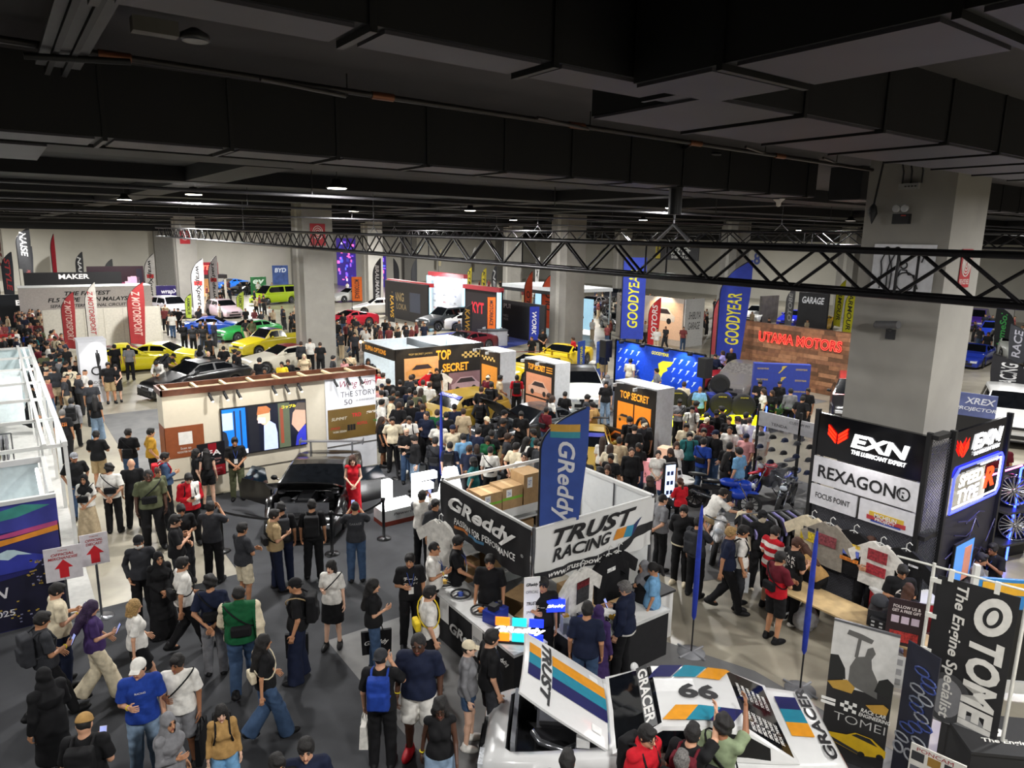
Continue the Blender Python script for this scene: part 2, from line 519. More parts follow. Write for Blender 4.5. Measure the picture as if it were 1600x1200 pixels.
for i in range(4):B().box((-.063, -.12+.055*i, 0), (.006, .035, .02)).obj('socket', M('#222222'), r)
for y in(-.2, -.02, .12):B().tube([(-.03, y, .05), (-.03, y, .25), (-.03, y+.05, .45), (.0, y+.1, .5)], .014).obj('conduit', M('#2a2a2c'), r)
r = thing('hanging_plumb', 'black pointed weight hanging on a strap at the pillar corner', 'weight', (12.9, 6.85, 7.55))
B().rod((0, 0, .12), (0, -.1, .95), .018).obj('strap', M('#161618'), r)
B().lathe([(.005, -.2), (.08, -.02), (.06, .1), (.02, .15)], n=8).obj('weight', M('#1d1d20'), r)
p = (12.98, 6.31, 5.46)
r = thing('security_camera', 'grey bullet security camera on the pillar above the lubricant sign', 'camera', p, scale=(1.12, 1.12, 1.12))
B().b2((-.03, -.07, -.12), (.02, .07, .04)).obj('mount', M('#2a2a2c', .4), r)
B().rod((-.02, 0, .02), (-.12, .05, .1), .025).obj('arm', M('#4a4a4c', .4), r)
B().rod((-.16, -.18, .14), (-.1, .2, .1), .062, n=14).obj('housing', M('#6b6b6d', .4), r)
B().rod((-.1, .19, .1), (-.097, .215, .098), .05, n=14).obj('lens', M('#0a0a0a', .1), r)
r = thing('toilet_sign', 'large white toilet pictogram board on the grey pillar behind the truss', 'sign', (12.98, 6.25, 6.58), -math.pi/2)
B().b2((-.53, -.012, -.42), (.53, 0, .42)).b2((-.53, -.018, .36), (.53, -.012, .42), 1).obj('board', [M('#d2d3d8'), M('#e6e6ea')], r)
q = B()
K = lambda pts, c = False:q.tube([(x, -.02, z)for x, z in pts], .012, n=5, closed=c)
ring = lambda x, z, rr:K([(x+rr*math.cos(t*.393), z+rr*math.sin(t*.393))for t in range(16)], True)
ring(.03, .06, .055);ring(.08, -.22, .16);K([(-.06, -.12), (-.02, -.02), (.08, -.02), (.12, -.1), (.22, -.1), (.3, -.34)]);K([(.24, .2), (.38, .34), (.32, .12)])
for x in(-.3, -.12):K([(x-.06, -.36), (x-.05, -.05), (x-.08, .12), (x-.03, .24), (x+.05, .24), (x+.08, .1), (x+.05, -.05), (x+.06, -.36)]);ring(x+.01, .32, .05)
q.obj('pictogram', M('#1d1d20'), r)
r = thing('hose_reel_sign', 'red fire hose reel sign on the right side of the grey pillar', 'sign', (13.71, 5.54, 6.58))
B().b2((-.2, -.012, -.3), (.2, 0, .36)).obj('board', M('#a3242c', .4), r)
q = B()
for rr in(.04, .08, .12, .16):q.tube([(rr*math.cos(t*.35), -.016, .1+rr*1.3*math.sin(t*.35))for t in range(18)], .011, n=4, closed=True)
q.text('FIRE HOSE REEL', 0, -.2, .36, .09, y=-.014)
q.obj('symbol', M('#d8d2cc'), r)
for x, y in((12.88, 67.2), (30.38, 37)):
 pass
for lb, x, y, z in(('red hose reel sign on the left pillar behind the truss', 13.7, 35.98, 7.0), ('red hose reel sign on the far left pillar', 13.6, 66.48, 6.6)):
 r = thing('hose_reel_sign', lb, 'sign', (x, y, z))
 B().b2((-.4, -.015, -.55), (.4, 0, .55)).obj('board', M('#a3242c', .4), r)
 q = B()
 for rr in(.1, .18, .26):q.tube([(rr*math.cos(t*.35), -.02, .1+rr*1.3*math.sin(t*.35))for t in range(18)], .022, n=4, closed=True)
 q.obj('symbol', M('#d8d2cc'), r)
r = thing('cable_tray', 'black bracket and cable tray at the top left of the ceiling', 'bracket', (.55, 6.3, 8.1))
for x in(0, .12):B().b2((x-.02, -2.2, .18), (x+.02, 1.2, .26)).obj('rail', M('#0f0f10'), r)
for x in(-.06, .06, .18):B().b2((x-.035, -2.2, .2), (x+.035, .9, .23)).obj('panel', M('#454446'), r)
B().rod((-.2, .3, .14), (.5, .3, .2), .025).obj('cross_bar', M('#0f0f10'), r)
r = thing('emergency_light', 'grey emergency light with round lamp fixed to the ceiling slab, top left', 'lamp', (1.15, 6.0, 8.42))
B().box((-.02, 0, .02), (.3, .12, .1)).obj('battery_box', M('#58554f'), r)
B().lathe([(.03, .04), (.1, .0), (.11, -.04), (.09, -.05)], (.25, 0, .02), n=16).obj('lamp_head', M('#303032', .3), r)
B().lathe([(.09, -.052), (.001, -.05)], (.25, 0, .02), n=16).obj('lens', M('#9a9a98', .2), r)
# ---- people: bodies and clothes grown from distance fields
class Field:
 def __init__(s, k=.03):
  s.p, s.k, s.cut = [], k, []
 def cone(s, a, b, ra, rb=None, k=None, caps=None):
  s.p.append(('c', np.array(a, float), np.array(b, float), ra, ra if rb is None else rb, s.k if k is None else k, caps))
  return s
 def ell(s, c, r, R=None, k=None):
  s.p.append(('e', np.array(c, float), np.array(r, float), None if R is None else np.array(R, float), 0, s.k if k is None else k, None))
  return s
 def box(s, c, h, r=.02, R=None, k=None):
  s.p.append(('b', np.array(c, float), np.array(h, float), None if R is None else np.array(R, float), r, s.k if k is None else k, None))
  return s
 def plane(s, n, d):
  s.cut.append((np.array(n, float), d))
  return s
 def bounds(s):
  lo, hi = [], []
  for t in s.p:
   if t[0]=='c':
    r = max(t[3], t[4])
    lo+=[np.minimum(t[1], t[2])-r];hi+=[np.maximum(t[1], t[2])+r]
   else:
    r = np.max(t[2])+(t[4]if t[0]=='b' else 0)
    if t[0]=='b':r = np.linalg.norm(t[2])+t[4]
    lo+=[t[1]-r];hi+=[t[1]+r]
  return lo, hi
 def mesh(s, vs, folds=0., shell=False):
  los, his = s.bounds()
  lo, hi = np.min(los, 0)-3*vs-s.k, np.max(his, 0)+3*vs+s.k
  n = np.ceil((hi-lo)/vs).astype(int)+1
  D = np.full(n, 1., np.float32)
  ax = [lo[i]+vs*np.arange(n[i])for i in range(3)]
  for t, l, h in zip(s.p, los, his):
   k = max(t[5], 1e-4)
   i0 = np.maximum(0, ((l-k-2.5*vs-lo)/vs).astype(int))
   i1 = np.minimum(n, ((h+k+2.5*vs-lo)/vs).astype(int)+2)
   sl = tuple(slice(a, b)for a, b in zip(i0, i1))
   P = np.stack(np.meshgrid(*[ax[i][sl[i]]for i in range(3)], indexing='ij'), -1)
   if t[0]=='c':
    ab = t[2]-t[1]
    L2 = max(ab@ab, 1e-9)
    q = P-t[1]
    u = np.clip(q@ab/L2, 0, 1)
    d = np.linalg.norm(q-u[..., None]*ab, axis=-1)-(t[3]+u*(t[4]-t[3]))
    if t[6]:
     nn = ab/math.sqrt(L2)
     if 'b' in t[6]:d = np.maximum(d, (P-t[2])@nn)
     if 'a' in t[6]:d = np.maximum(d, (t[1]-P)@nn)
   else:
    q = P-t[1]
    if t[3]is not None:q = q@t[3]
    if t[0]=='e':
     k0 = np.linalg.norm(q/t[2], axis=-1)
     k1 = np.linalg.norm(q/t[2]**2, axis=-1)
     d = k0*(k0-1)/np.maximum(k1, 1e-6)
    else:
     a = np.abs(q)-t[2]
     d = np.linalg.norm(np.maximum(a, 0), axis=-1)+np.minimum(a.max(-1), 0)-t[4]
   C = D[sl]
   hh = np.clip(.5+.5*(C-d)/k, 0, 1)
   D[sl] = C*(1-hh)+d*hh-k*hh*(1-hh)
  if folds or s.cut:
   X, Y, Z = np.meshgrid(*ax, indexing='ij')
   if folds:
    D+=folds*(np.sin(23*X+17*Z+5*np.sin(9*Z+4*Y))+.8*np.sin(31*Y-26*Z+11*X+3*np.sin(13*X)))
   for nn, dd in s.cut:
    D = np.maximum(D, X*nn[0]+Y*nn[1]+Z*nn[2]-dd)
  return nets(D, lo, vs)
def nets(D, lo, vs):
 s = D<0
 nx, ny, nz = D.shape
 cs = [(i, j, k)for i in(0, 1)for j in(0, 1)for k in(0, 1)]
 cnt = sum(s[i:nx-1+i, j:ny-1+j, k:nz-1+k].astype(np.int8)for i, j, k in cs)
 act = (cnt>0)&(cnt<8)
 I = np.argwhere(act)
 ids = np.full(act.shape, -1, np.int32)
 ids[act] = np.arange(len(I))
 acc = np.zeros((len(I), 3));num = np.zeros(len(I))
 for a in cs:
  for ax in range(3):
   if a[ax]:continue
   b = list(a);b[ax] = 1
   da = D[I[:, 0]+a[0], I[:, 1]+a[1], I[:, 2]+a[2]]
   db = D[I[:, 0]+b[0], I[:, 1]+b[1], I[:, 2]+b[2]]
   x = (da<0)!=(db<0)
   t = np.where(x, da/np.where(x, da-db, 1), 0)
   p = np.tile(np.array(a, float), (len(I), 1));p[:, ax]+=t
   acc+=p*x[:, None];num+=x
 V = lo+(I+acc/num[:, None])*vs
 Q = []
 for ax in range(3):
  o1, o2 = [(1, 2), (2, 0), (0, 1)][ax]
  s0 = [slice(None)]*3;s1 = [slice(None)]*3
  s0[ax] = slice(0, -1);s1[ax] = slice(1, None)
  E = s[tuple(s0)]!=s[tuple(s1)]
  G = np.argwhere(E)
  G = G[(G[:, o1]>0)&(G[:, o2]>0)&(G[:, o1]<D.shape[o1]-1)&(G[:, o2]<D.shape[o2]-1)]
  ins = s[G[:, 0], G[:, 1], G[:, 2]]
  q = []
  for d1, d2 in((-1, -1), (0, -1), (0, 0), (-1, 0)):
   g = G.copy();g[:, o1]+=d1;g[:, o2]+=d2
   q.append(ids[g[:, 0], g[:, 1], g[:, 2]])
  q = np.stack(q, 1)
  q[~ins] = q[~ins][:, ::-1]
  Q.append(q[(q>=0).all(1)])
 return V, np.concatenate(Q)
def frame(d, up=(0, 1, 0)):
 """rotation whose z axis runs along d"""
 z = np.array(d, float);z/=np.linalg.norm(z)
 x = np.cross(np.array(up, float), z);x/=np.linalg.norm(x)
 return np.stack([x, np.cross(z, x), z], 1)
def mir(p):return(-p[0], p[1], p[2])
def pose(name, sex='m'):
 J = dict(pel=(0, 0, .95), che=(0, -.005, 1.27), nk=(0, -.02, 1.465), hd=(0, .015, 1.60), pitch=.12, turn=0., shR=(.175, -.015, 1.41), elR=(.225, -.04, 1.13), wrR=(.235, .04, .89), hpR=(.092, 0, .92), knR=(.105, .025, .5), anR=(.115, -.02, .085))
 for k in('sh', 'el', 'wr', 'hp', 'kn', 'an'):J[k+'L'] = mir(J[k+'R'])
 if name=='stand':
  J.update(knL=(-.12, .05, .5), anL=(-.15, .04, .085))
 elif name in('walk', 'walkphone', 'walkcarry'):
  J.update(knR=(.09, .16, .52), anR=(.085, .27, .095), knL=(-.09, .02, .5), anL=(-.085, -.28, .17), elL=(-.225, .05, 1.14), wrL=(-.21, .22, .96), elR=(.23, -.11, 1.14), wrR=(.24, -.13, .88))
  if name=='walkphone':J.update(elR=(.23, .01, 1.14), wrR=(.11, .25, 1.14), pitch=.4)
  if name=='walkcarry':J.update(elL=(-.24, -.02, 1.13), wrL=(-.25, .03, .88))
 elif name=='phone':
  J.update(elR=(.225, .0, 1.14), wrR=(.07, .25, 1.17), elL=(-.225, .0, 1.14), wrL=(-.07, .25, 1.17), pitch=.5)
 elif name=='phone1':
  J.update(elR=(.225, .0, 1.14), wrR=(.1, .25, 1.18), pitch=.45, knL=(-.12, .05, .5), anL=(-.14, .06, .085))
 elif name=='photo':
  J.update(elR=(.25, .14, 1.27), wrR=(.085, .3, 1.46), elL=(-.25, .14, 1.27), wrL=(-.085, .3, 1.46), pitch=0.)
 elif name=='crossed':
  J.update(elR=(.24, .06, 1.15), wrR=(-.06, .2, 1.21), elL=(-.24, .06, 1.14), wrL=(.05, .235, 1.15))
 elif name=='back':
  J.update(elR=(.25, -.11, 1.15), wrR=(.05, -.19, .97), elL=(-.25, -.11, 1.15), wrL=(-.04, -.215, .96))
 elif name=='clasp':
  J.update(elR=(.23, .0, 1.14), wrR=(.05, .19, 1.0), elL=(-.23, .0, 1.14), wrL=(-.05, .2, .985))
 elif name=='pocket':
  J.update(elR=(.265, -.08, 1.15), wrR=(.19, .06, .95), elL=(-.265, -.08, 1.15), wrL=(-.19, .06, .95), anL=(-.15, .08, .085))
 elif name=='hold':
  J.update(elR=(.225, -.01, 1.14), wrR=(.12, .2, 1.2), turn=-.3, anR=(.13, .06, .085))
 elif name=='ear':
  J.update(elR=(.27, .08, 1.24), wrR=(.13, .07, 1.5), turn=-.2)
 elif name=='point':
  J.update(elR=(.2, .19, 1.5), wrR=(.13, .38, 1.68), pitch=-.05)
 elif name=='reach':
  J.update(elR=(.3, .1, 1.2), wrR=(.34, .33, 1.12), elL=(-.24, .05, 1.14), wrL=(-.18, .3, 1.05), pitch=.3, turn=-.5)
 elif name=='lean':
  J.update(pel=(0, -.1, .95), che=(0, .13, 1.2), nk=(0, .27, 1.33), hd=(0, .38, 1.42), pitch=.75, shR=(.175, .2, 1.3), elR=(.235, .3, 1.05), wrR=(.14, .48, .96), hpR=(.092, -.1, .92), knR=(.1, -.03, .5))
  for k in('sh', 'el', 'wr', 'hp', 'kn'):J[k+'L'] = mir(J[k+'R'])
 elif name in('sit', 'sitmic'):
  J.update(pel=(0, -.02, .52), che=(0, .02, .83), nk=(0, .04, 1.02), hd=(0, .09, 1.15), pitch=.15, shR=(.175, .025, .965), elR=(.24, .1, .72), wrR=(.14, .33, .66), hpR=(.1, 0, .5), knR=(.15, .42, .52), anR=(.14, .4, .085))
  for k in('sh', 'el', 'wr', 'hp', 'kn', 'an'):J[k+'L'] = mir(J[k+'R'])
  if name=='sitmic':J.update(elR=(.24, .12, .74), wrR=(.07, .26, .95), elL=(-.24, .12, .74), wrL=(-.05, .28, .9))
 elif name=='ride':
  J.update(pel=(0, -.05, .86), che=(0, .12, 1.14), nk=(0, .22, 1.3), hd=(0, .3, 1.4), pitch=.2, shR=(.175, .18, 1.24), elR=(.27, .36, 1.07), wrR=(.27, .58, 1.02), hpR=(.12, -.02, .84), knR=(.24, .33, .72), anR=(.26, .08, .33))
  for k in('sh', 'el', 'wr', 'hp', 'kn', 'an'):J[k+'L'] = mir(J[k+'R'])
 if sex=='f':
  for k in('shR', 'shL', 'elR', 'elL'):J[k] = (J[k][0]*.88, J[k][1], J[k][2])
 J = {k:(np.array(v, float)if hasattr(v, '__len__')else v)for k, v in J.items()}
 J['R'] = frame(J['che']-J['pel']*1.0)
 Rx = np.array(Matrix.Rotation(-J['pitch'], 3, 'X'))
 J['HR'] = np.array(Matrix.Rotation(J['turn'], 3, 'Z'))@Rx
 return J
VOX = {0:.0115, 1:.021, 2:.046}
_hand = {}
def hand_geo(lod=0):
 """a right hand: +x along the fingers, +y the thumb side, +z the palm's face; relaxed curl"""
 if lod not in _hand:
  f = Field(.008)
  f.cone((-.03, 0, 0), (.02, 0, 0), .024, .026)
  f.box((.055, 0, 0), (.032, .028, .005), .009)
  for t, L, dz in((.03, .070, 0), (.0105, .080, 0), (-.0095, .073, 0), (-.029, .056, 0)):
   a = np.array((.092, t, 0));b = a+(L*.5, t*.12, .014);c = b+np.array((L*.36, 0, .034))
   f.cone(a, b, .0092, .0085, .004);f.cone(b, c, .0085, .007, .004)
  f.cone((.018, .026, .004), (.052, .055, .018), .012, .0105, .01);f.cone((.052, .055, .018), (.086, .062, .03), .0105, .008, .005)
  _hand[lod] = f.mesh(.0048 if not lod else.0085)
 return _hand[lod]
def body_field(J, sex, lod):
 f = Field(.03)
 R = J['R'];fem = sex=='f'
 pel, che = J['pel'], J['che']
 f.ell(pel+R@(0, -.01, .0), (.155 if not fem else.16, .108, .12), R)
 f.ell(pel*.55+che*.45, (.132 if not fem else.115, .095, .16), R)
 f.ell(che+R@(0, 0, .02), (.16 if not fem else.14, .112, .18), R)
 if fem:f.ell(che+R@(.06, .085, .0), (.055, .05, .055), R);f.ell(che+R@(-.06, .085, .0), (.055, .05, .055), R)
 f.cone(J['shR'], J['shL'], .056 if not fem else.047)
 f.cone(J['nk']+R@(0, 0, -.06), J['nk'], .075, .057)
 f.cone(J['nk'], J['hd']+J['HR']@(0, -.012, -.05), .054 if not fem else.046, .052 if not fem else.044)
 for s in 'RL':
  sh, el, wr, hp, kn, an = (J[q+s]for q in('sh', 'el', 'wr', 'hp', 'kn', 'an'))
  g = 1 if not fem else.86
  f.cone(sh, el, .05*g, .038*g);f.cone(el, wr, .037*g, .025*g, .015)
  f.cone(hp, kn, .088, .056);f.cone(kn, an, .052, .036)
  m = kn*.68+an*.32
  f.ell(m+(0, -.012, 0), (.042, .043, .085))
  f.ell(an+(0, .05, -.045), (.036, .1, .032))
 H = J['HR'];hd = J['hd']
 q = lambda*p:hd+H@np.array(p)
 f.ell(hd, (.075, .095, .112), H, .02)
 f.ell(q(0, .028, -.055), (.056, .066, .07), H, .02)
 if lod<2:
  f.cone(q(0, .09, .005), q(0, .112, -.028), .009, .014, .01)
  f.cone(q(-.022, .083, -.066), q(.022, .083, -.066), .010, .010, .008)
  f.ell(q(0, .085, -.1), (.02, .015, .015), H, .012)
  for x in(-.075, .075):f.ell(q(x, -.005, -.012), (.012, .022, .034), H, .006)
  for x in(-.03, .03):f.cone(q(x-.016, .089, .024), q(x+.016, .089, .024), .007, .007, .008)
 return f
_bodies = {}
def body_mesh(pname, sex, lod):
 key = (pname, sex, lod)
 if key in _bodies:return _bodies[key]
 J = pose(pname, sex)
 V, F = body_field(J, sex, lod).mesh(VOX[lod])
 Vs, Fs, n = [V], [F], len(V)
 mi = [np.zeros(len(F), int)]
 H, hd = J['HR'], J['hd']
 if lod<2:
  c = V[F].mean(1)
  l = (c-hd)@H
  lips = (np.abs(l[:, 0])<.024)&(l[:, 1]>.07)&(np.abs(l[:, 2]+.066)<.011)
  mi[0][lips] = 2
  brow = (np.abs(np.abs(l[:, 0])-.03)<.02)&(l[:, 1]>.07)&(np.abs(l[:, 2]-.03)<.007)
  mi[0][brow] = 1
  for x in(-.03, .03):
   b = B().ball((0, 0, 0), (.014, .008, .008), n=4)
   v = np.array(b.v)+(x, .087, .004)
   Vs.append(hd+v@H.T);Fs.append(np.array([f for f in b.f])+n);n+=len(v)
   mi.append(np.ones(len(b.f), int))
  hv, hf = hand_geo(lod)
  for s in 'RL':
   d = J['wr'+s]-J['el'+s];d = d/np.linalg.norm(d)
   up = np.array((0, 1, 0.))if abs(d[2])>.75 else np.array((0, 0, 1.))
   t = up-d*(up@d);t/=np.linalg.norm(t)
   nrm = np.cross(d, t)*(1 if s=='L' else-1)
   T = np.stack([d, t, nrm], 1)
   det = np.linalg.det(T)
   g = 1 if sex=='m' else.9
   Vs.append(J['wr'+s]+(hv*g)@T.T)
   Fs.append((hf if det>0 else hf[:, ::-1])+n);n+=len(hv)
   mi.append(np.zeros(len(hf), int))
 sk = M('#b98a6a')
 me = fast_mesh('body', np.concatenate(Vs), Fs, [sk, M('#15110f', .3), M('#9a5a50', .5)], np.concatenate(mi))
 _bodies[key] = me
 return me
_cloth = {}
def top_mesh(pname, sex, kind, lod):
 key = ('t', pname, sex, kind, lod)
 if key in _cloth:return _cloth[key]
 J = pose(pname, sex);R = J['R'];fem = sex=='f'
 pel, che = J['pel'], J['che']
 o = {'tee':.018, 'long':.016, 'tank':.012, 'jacket':.034, 'crop':.014, 'robe':.03}[kind]
 f = Field(.035)
 f.ell(che+R@(0, 0, .01), ((.16 if not fem else.142)+o, .115+o, .19+o*.3), R)
 if fem:
  for x in(-.06, .06):f.ell(che+R@(x, .085, 0), (.058+o, .054+o, .062+o), R)
 f.ell(pel*.5+che*.5, ((.145 if not fem else.122)+o, .108+o, .2), R)
 hem = {'tee':-.04, 'long':-.03, 'tank':.02, 'jacket':-.06, 'crop':.12, 'robe':-.2}[kind]
 sit = pname.startswith('sit')or pname=='ride'
 if kind!='crop':
  f.cone(pel+R@(0, 0, .06), pel+R@(0, 0, -.09 if not sit else-.02), .14+o, .148+o)
  f.ell(pel+R@(0, 0, 0), (.168+o, .124+o, .16), R)
  f.cone(pel+R@(.05, 0, .08), pel+R@(.05, 0, -.1), .115+o, .125+o);f.cone(pel+R@(-.05, 0, .08), pel+R@(-.05, 0, -.1), .115+o, .125+o)
 f.cone(J['shR'], J['shL'], .056+o*.6 if not fem else.05+o*.6)
 if kind!='tank':
  f.cone(J['nk']+R@(0, 0, -.075), J['nk']+R@(0, .0, -.03), .085+o*.3, .068+o*.3)
 if kind=='jacket':f.cone(J['nk']+R@(0, -.03, -.04), J['nk']+R@(0, -.035, .02), .075, .07)
 for s in 'RL':
  sh, el, wr = J['sh'+s], J['el'+s], J['wr'+s]
  g = 1 if not fem else.9
  if kind in('tee', 'crop'):
   e = sh+(el-sh)*.82
   f.cone(sh, e, .052*g+o*.6, .056*g+o*1.15, .02, 'b')
  elif kind in('long', 'jacket', 'robe'):
   f.cone(sh, el, .05*g+o*.5, .042*g+o*.65, .02)
   f.cone(el, el+(wr-el)*.97, .041*g+o*.65, .031+o*.6, .02, 'b')
 z = R[:, 2]
 cut = (pel+R@(0, 0, hem))if not sit else pel+R@(0, 0, .0)
 if kind=='robe':
  f.p = [p for p in f.p]
  f.cone(pel+(0, 0, .1), pel+(0, -.01, -.5), .16, .22, .04)
  f.plane((0, 0, -1), -.42)
 else:
  f.plane(-z, -(cut@z))
 V, F = f.mesh(VOX[lod], .0022 if kind!='jacket' else.003)
 me = fast_mesh({'jacket':'jacket'}.get(kind, 'shirt'), V, [F], [M('#222222')])
 _cloth[key] = me
 return me
def legs_mesh(pname, sex, kind, lod):
 key = ('l', pname, sex, kind, lod)
 if key in _cloth:return _cloth[key]
 J = pose(pname, sex);R = J['R'];pel = J['pel']
 f = Field(.025)
 if kind in('pants', 'wide', 'shorts', 'mini'):
  f.ell(pel+R@(0, -.01, 0), (.166, .12, .13), R)
  f.cone(pel+R@(0, 0, .02), pel+R@(0, 0, .09), .14, .135, .02, 'b')
  w = {'pants':(.102, .084, .066), 'wide':(.108, .105, .13), 'shorts':(.107, .1, .1), 'mini':(.104, .1, .1)}[kind]
  for s in 'RL':
   hp, kn, an = J['hp'+s], J['kn'+s], J['an'+s]
   if kind in('pants', 'wide'):
    f.cone(hp, kn, w[0], w[1], .02)
    f.cone(kn, an+(0, 0, -.03), w[1], w[2], .02, 'b')
    f.ell(kn*.68+an*.32+(0, -.012, 0), (.06, .064, .13))
   else:
    e = hp+(kn-hp)*(.92 if kind=='shorts' else.5)
    f.cone(hp, e, w[0], w[1], .015, 'b')
 else:
  m = (J['anR']+J['anL'])/2
  L = {'skirt':.42, 'longskirt':.95, 'gown':.97}[kind]
  sit = pname.startswith('sit')or pname=='ride'
  f.ell(pel+R@(0, -.01, 0), (.168, .122, .13), R)
  f.cone(pel+R@(0, 0, .02), pel+R@(0, 0, .1), .135, .118, .02, 'b')
  k_ = (J['knR']+J['knL'])/2
  e = np.array((0, k_[1]*.6, .95-L if not sit else.3))
  for x in(-.06, 0, .06):
   f.cone(pel+(x, 0, -.03), e+(x*(1.5 if L<.5 or kind=='gown' else 2.2), 0, 0), .12, .13 if kind!='longskirt' else.17, .05, 'b')
  if L<.5:
   for s in 'RL':f.cone(J['hp'+s], J['hp'+s]*.3+J['kn'+s]*.7, .1, .1, .04, 'b')
  elif kind!='gown':
   for s in 'RL':f.cone(J['kn'+s], J['an'+s]+(0, 0, .08), .1, .1, .06)
  f.plane((0, 0, -1), -max(.03, e[2]))
 V, F = f.mesh(VOX[lod], .0025)
 me = fast_mesh({'shorts':'shorts', 'mini':'shorts', 'skirt':'skirt', 'longskirt':'skirt', 'gown':'skirt'}.get(kind, 'trousers'), V, [F], [M('#222222')])
 _cloth[key] = me
 return me
def shoe_mesh(lod):
 key = ('shoe', lod)
 if key not in _cloth:
  f = Field(.02)
  f.ell((0, .06, -.035), (.056, .15, .058));f.cone((0, -.015, -.03), (0, -.01, .03), .055, .048)
  f.plane((0, 0, -1), .083)
  V, F = f.mesh(.009 if not lod else.018)
  c = V[F].mean(1)
  _cloth[key] = fast_mesh('shoe', V, [F], [M('#222222'), M('#c9c7c2')], (c[:, 2]<-.062).astype(int))
 return _cloth[key]
def hair_mesh(kind, lod):
 """in the head's own frame: centre of the skull, +y the face"""
 key = ('h', kind, lod)
 if key in _cloth:return _cloth[key]
 f = Field(.015);folds = .0035
 cap = lambda g = 0., y = -.012, z = .018:f.ell((0, y, z), (.083+g, .097+g, .107+g))
 name = 'hair'
 if kind=='short':
  cap(.006);f.ell((0, .05, .085), (.065, .05, .035));f.plane((0, .62, -.78), .048)
 elif kind=='crop':
  cap(-.001);f.plane((0, .66, -.75), .03)
 elif kind=='curly':
  cap(.02, z=.03);f.ell((0, .05, .09), (.07, .055, .045));f.plane((0, .6, -.8), .058);folds = .009
 elif kind=='bob':
  cap(.008);f.cone((0, -.05, .0), (0, -.055, -.12), .085, .08)
  for x in(-.07, .07):f.cone((x, -.01, .0), (x, .0, -.12), .03, .03)
  f.plane((0, .8, -.6), .075)
  f.plane((0, 0, -1), .15)
 elif kind in('long', 'longcurly'):
  cap(.008)
  f.cone((0, -.05, -.0), (0, -.075, -.2), .088, .085);f.cone((0, -.08, -.2), (0, -.12, -.42), .1 if kind=='longcurly' else.09, .06)
  for x in(-.072, .072):f.cone((x, -.02, .0), (x*1.15, .0, -.2), .03, .034)
  f.plane((0, .94, -.34), .078)
  folds = .004 if kind=='long' else.009
 elif kind in('pony', 'bun'):
  cap(.002);f.plane((0, .66, -.75), .038)
  if kind=='pony':f.cone((0, -.1, .03), (0, -.15, -.02), .03, .035);f.cone((0, -.15, -.02), (0, -.12, -.28), .035, .018)
  else:f.ell((0, -.09, .07), (.045, .045, .045))
 elif kind=='hijab':
  name = 'headscarf'
  f.ell((0, -.01, .012), (.092, .106, .118));f.cone((0, -.005, -.06), (0, .0, -.15), .085, .1)
  f.cone((0, .0, -.15), (0, .0, -.27), .11, .185, .05);f.ell((0, .03, -.28), (.19, .135, .11), None, .05)
  folds = .003
 elif kind in('cap', 'capback'):
  name = 'cap'
  sgn = 1 if kind=='cap' else-1
  f.ell((0, -.008, .035), (.089, .105, .092));f.plane((0, 0, -1), -.022)
  f.p.append(('b', np.array((0, sgn*.115, .03)), np.array((.055, .06, .0005)), np.array(Matrix.Rotation(-sgn*.22, 3, 'X')), .006, .004, None))
  folds = .0
 elif kind=='mask':
  name = 'face_mask'
  f.ell((0, .04, -.06), (.064, .075, .052));f.plane((0, -1, 0), -.03);folds = .0
 V, F = f.mesh((.008 if not lod else.016), folds if not lod else 0)
 if kind=='hijab':
  c = V[F].mean(1)
  keep = ~((c[:, 1]>.03)&(((c[:, 0])/.058)**2+((c[:, 2]+.02)/.085)**2<1))
  F = F[keep]
 _cloth[key] = fast_mesh(name, V, [F], [M('#14100e')])
 return _cloth[key]
def bag_mesh(kind):
 """in the chest's frame"""
 key = ('b', kind)
 if key in _cloth:return _cloth[key]
 if kind=='backpack':
  f = Field(.03)
  f.box((0, -.215, -.03), (.11, .045, .19), .03);f.box((0, -.285, -.1), (.085, .015, .09), .025)
  V, F = f.mesh(.012, .002)
  b = B()
  for s in(-1, 1):
   b.tube([(s*.1, -.17, .15), (s*.105, -.06, .215), (s*.1, .06, .17), (s*.105, .135, .03), (s*.14, .09, -.12), (s*.12, -.1, -.16), (s*.1, -.18, -.17)], .016)
  me = fast_mesh('backpack', np.concatenate([V, np.array([tuple(p)for p in b.v])]), [F, np.array([q for q in b.f if len(q)==4])+len(V)], [M('#151518')])
 else:
  y = -.2 if kind=='sling' else.19
  f = Field(.02)
  f.box((.02, y, -.14), (.1, .022, .05), .025)
  V, F = f.mesh(.012, .001)
  b = B()
  pts = []
  for i in range(16):
   t = 2*math.pi*i/16
   x, yy = .19*math.cos(t), .168*math.sin(t)
   pts.append((x, yy, .02-x*1.0))
  b.tube(pts, .011, closed=True)
  me = fast_mesh('sling_bag', np.concatenate([V, np.array([tuple(p)for p in b.v])]), [F, np.array(b.f)+len(V)], [M('#151518')])
 _cloth[key] = me
 return me
def lanyard_mesh():
 key = 'lan'
 if key not in _cloth:
  b = B()
  b.tube([(-.05, -.06, .2), (-.075, .04, .19), (-.04, .15, .05), (0, .165, -.1)], .006, 0, 4)
  b.tube([(.05, -.06, .2), (.075, .04, .19), (.04, .15, .05), (0, .165, -.1)], .006, 0, 4)
  b.box((0, .175, -.16), (.085, .008, .12), 1)
  _cloth[key] = b.mesh('lanyard', [M('#20408f'), M('#e4e2dc')])
 return _cloth[key]
